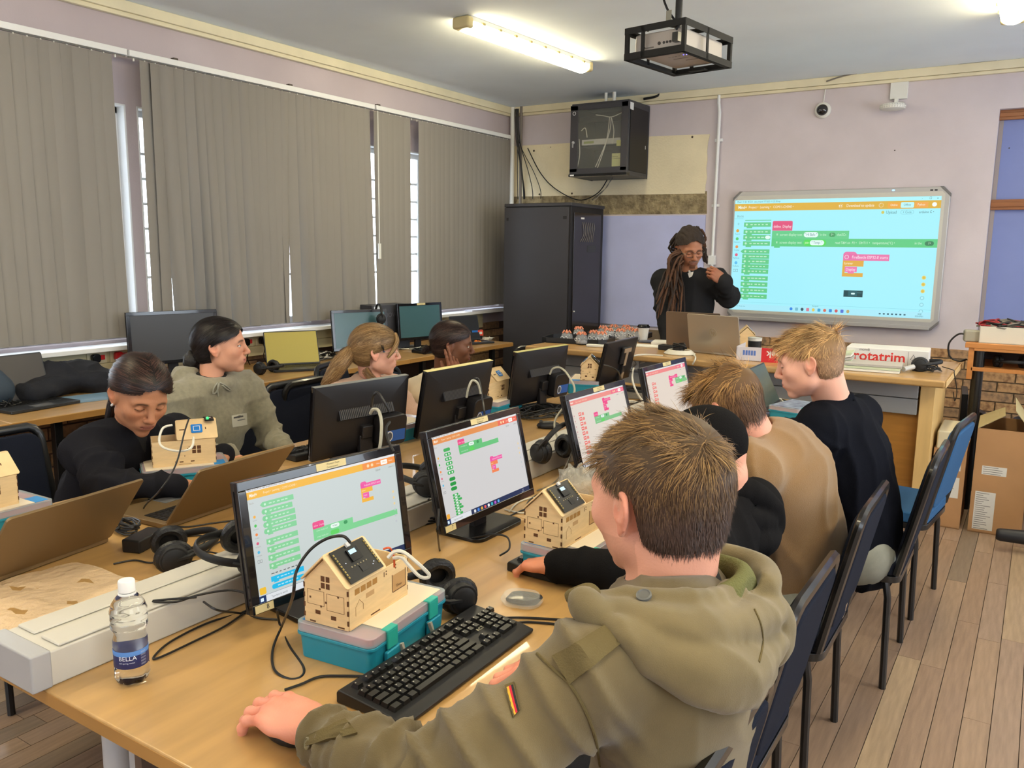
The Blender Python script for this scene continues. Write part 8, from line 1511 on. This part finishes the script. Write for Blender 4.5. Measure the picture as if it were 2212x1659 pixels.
def carton(label, x, y, w_, d_, h_, rz, open_=True, stickers=(), notch=False, inner=False):
    r_ = thing('cardboard_box', label, 'box', (x, y, 0), R(rz), 'tall cardboard equipment boxes'); b = B(); t = .006
    b.box(-w_/2, w_/2, -d_/2, -d_/2+t, 0, h_, M_card); b.box(-w_/2, w_/2, d_/2-t, d_/2, 0, h_, M_card); b.box(-w_/2, -w_/2+t, -d_/2+t, d_/2-t, 0, h_, M_card); b.box(w_/2-t, w_/2, -d_/2+t, d_/2-t, 0, h_, M_card); b.box(-w_/2, w_/2, -d_/2, d_/2, 0, t, M_card); b.obj('carton', r_)
    if open_:
        for (pts) in ([(-w_/2, -d_/2, h_), (-w_/2, d_/2, h_), (-w_/2+w_*.48, d_/2-.03, h_+.07), (-w_/2+w_*.48, -d_/2-.02, h_+.09)], [(w_/2, -d_/2, h_), (w_/2, d_/2, h_), (w_/2-w_*.34, d_/2, h_+.13), (w_/2-w_*.34, -d_/2-.03, h_+.12)]): B().add(pts+[(x, y, z-.005) for x, y, z in pts], [(0, 1, 2, 3), (7, 6, 5, 4), (0, 4, 5, 1), (1, 5, 6, 2), (2, 6, 7, 3), (3, 7, 4, 0)], mat('box flap', (176, 160, 116), .85)).obj('flap', r_)
    if inner: B().box(-w_/2+.008, w_/2-.008, -d_/2+.01, d_/2-.01, h_-.12, h_+.10, flat((206, 198, 170), .8)).obj('foam_insert', r_, .01)
    for (u, z, sw, sh) in stickers:
        o = B().box(u-sw/2, u+sw/2, -d_/2-.0008, -d_/2, z, z+sh, flat((214, 212, 204))).obj('paper_label', r_); b = B()
        for k in range(int(sh/.012)): b.box(u-sw/2+.006, u-sw/2+.006+sw*random.uniform(.3, .8), -d_/2-.0012, -d_/2-.0008, z+.005+k*.012, z+.008+k*.012, flat((110, 108, 106)))
        b.obj('label_print', o)
    return r_
carton('tallest open cardboard box with raised flaps at the right', -.115, 5.42, .26, .42, .60, 2, True, ((-.03, .34, .12, .05), (-.06, .02, .10, .22)))
carton('middle cardboard box with pale foam showing above its cut corner', -.365, 5.40, .165, .40, .46, 1, False, ((.0, .34, .12, .05), (.0, .18, .12, .12)), inner=True)
carton('lowest cardboard box half hidden behind the blue chair', -.555, 5.30, .13, .30, .42, 0, False, ((-.01, .02, .04, .08),))
bsk = thing('headset_basket', 'black basket heaped with headsets that have red ear cushions', 'basket', (.18, 6.05, .0)); B().lathe([(.20, .34), (.24, .52), (.245, .53), (.235, .53), (.19, .345), (0, .345)], M_black, 28, fn=lambda r, z, a: r*1.1).obj('basket', bsk); B().cbox((0, 0, .17), (.5, .45, .34), mat('clear grey crate', (120, 124, 128), .3)).obj('crate', bsk, .01)
for k in range(9):
    a = k*.75; o = thing('headset', ['headset with a red cushion at the left rim of the basket', 'headset with a bright red cushion beside the left rim', 'headset with red cushions at the front of the heap', 'headset low at the front right of the heap', 'headset at the right of the heap', 'headset in the middle of the heap', 'headset standing highest in the heap', 'headset at the back of the heap', 'headset at the back left of the heap'][k], 'headset', (.18+.15*math.cos(a+2.6)*(.4+.6*(k % 2)), 6.05+.13*math.sin(a+2.6), .53+.05*(k % 3)), 0, 'headsets with red cushions in a basket', (R(60+20*k), R(30*k), R(50*k)))
    B().tube([(.07*math.cos(t), 0, .08*math.sin(t)) for t in [PI*j/10 for j in range(11)]], .007, M_blk, 6).obj('headband', o)
    for sx in (-1, 1): B().cyl((sx*.075, 0, 0), (sx*.055, 0, 0), .033, m=M_blk, n=14).obj('ear_cup', o); B().cyl((sx*.056, 0, 0), (sx*.048, 0, 0), .030, m=flat((226, 40, 48), .6), n=14).obj('red_cushion', o)
for i, (x, y, h_, rz) in enumerate([(-.27, 6.25, .52, 20), (-.10, 6.35, .46, -15), (-.40, 6.5, .62, 5)]): o = thing('old_monitor', ['old dark monitor stored upright beside the end of the front desk', 'old dark monitor behind the open cardboard box', 'old dark screen against the bricks under the desk end'][i], 'monitor', (x, y, 0), R(rz)); B().box(-.02, .02, -.2, .2, .12, h_, M_mon).box(.02, .05, -.12, .12, .18, h_-.08, M_mon).obj('casing', o, .004); B().cbox((.03, 0, .06), (.05, .06, .14), M_mon).obj('neck', o); B().cbox((.0, 0, .008), (.2, .22, .016), M_mon).obj('foot', o, .003)
o = thing('orange_tool_crate', 'dark crate with orange tools at the right edge behind the tallest box', 'crate', (.28, 5.75, 0)); B().cbox((0, 0, .12), (.34, .3, .24), flat((70, 76, 84), .5)).obj('crate', o, .01); B().cbox((-.1, -.1, .26), (.12, .03, .03), flat((236, 110, 30), .5)).cbox((.02, -.08, .27), (.1, .03, .03), flat((236, 110, 30), .5)).obj('orange_tools', o, .004)
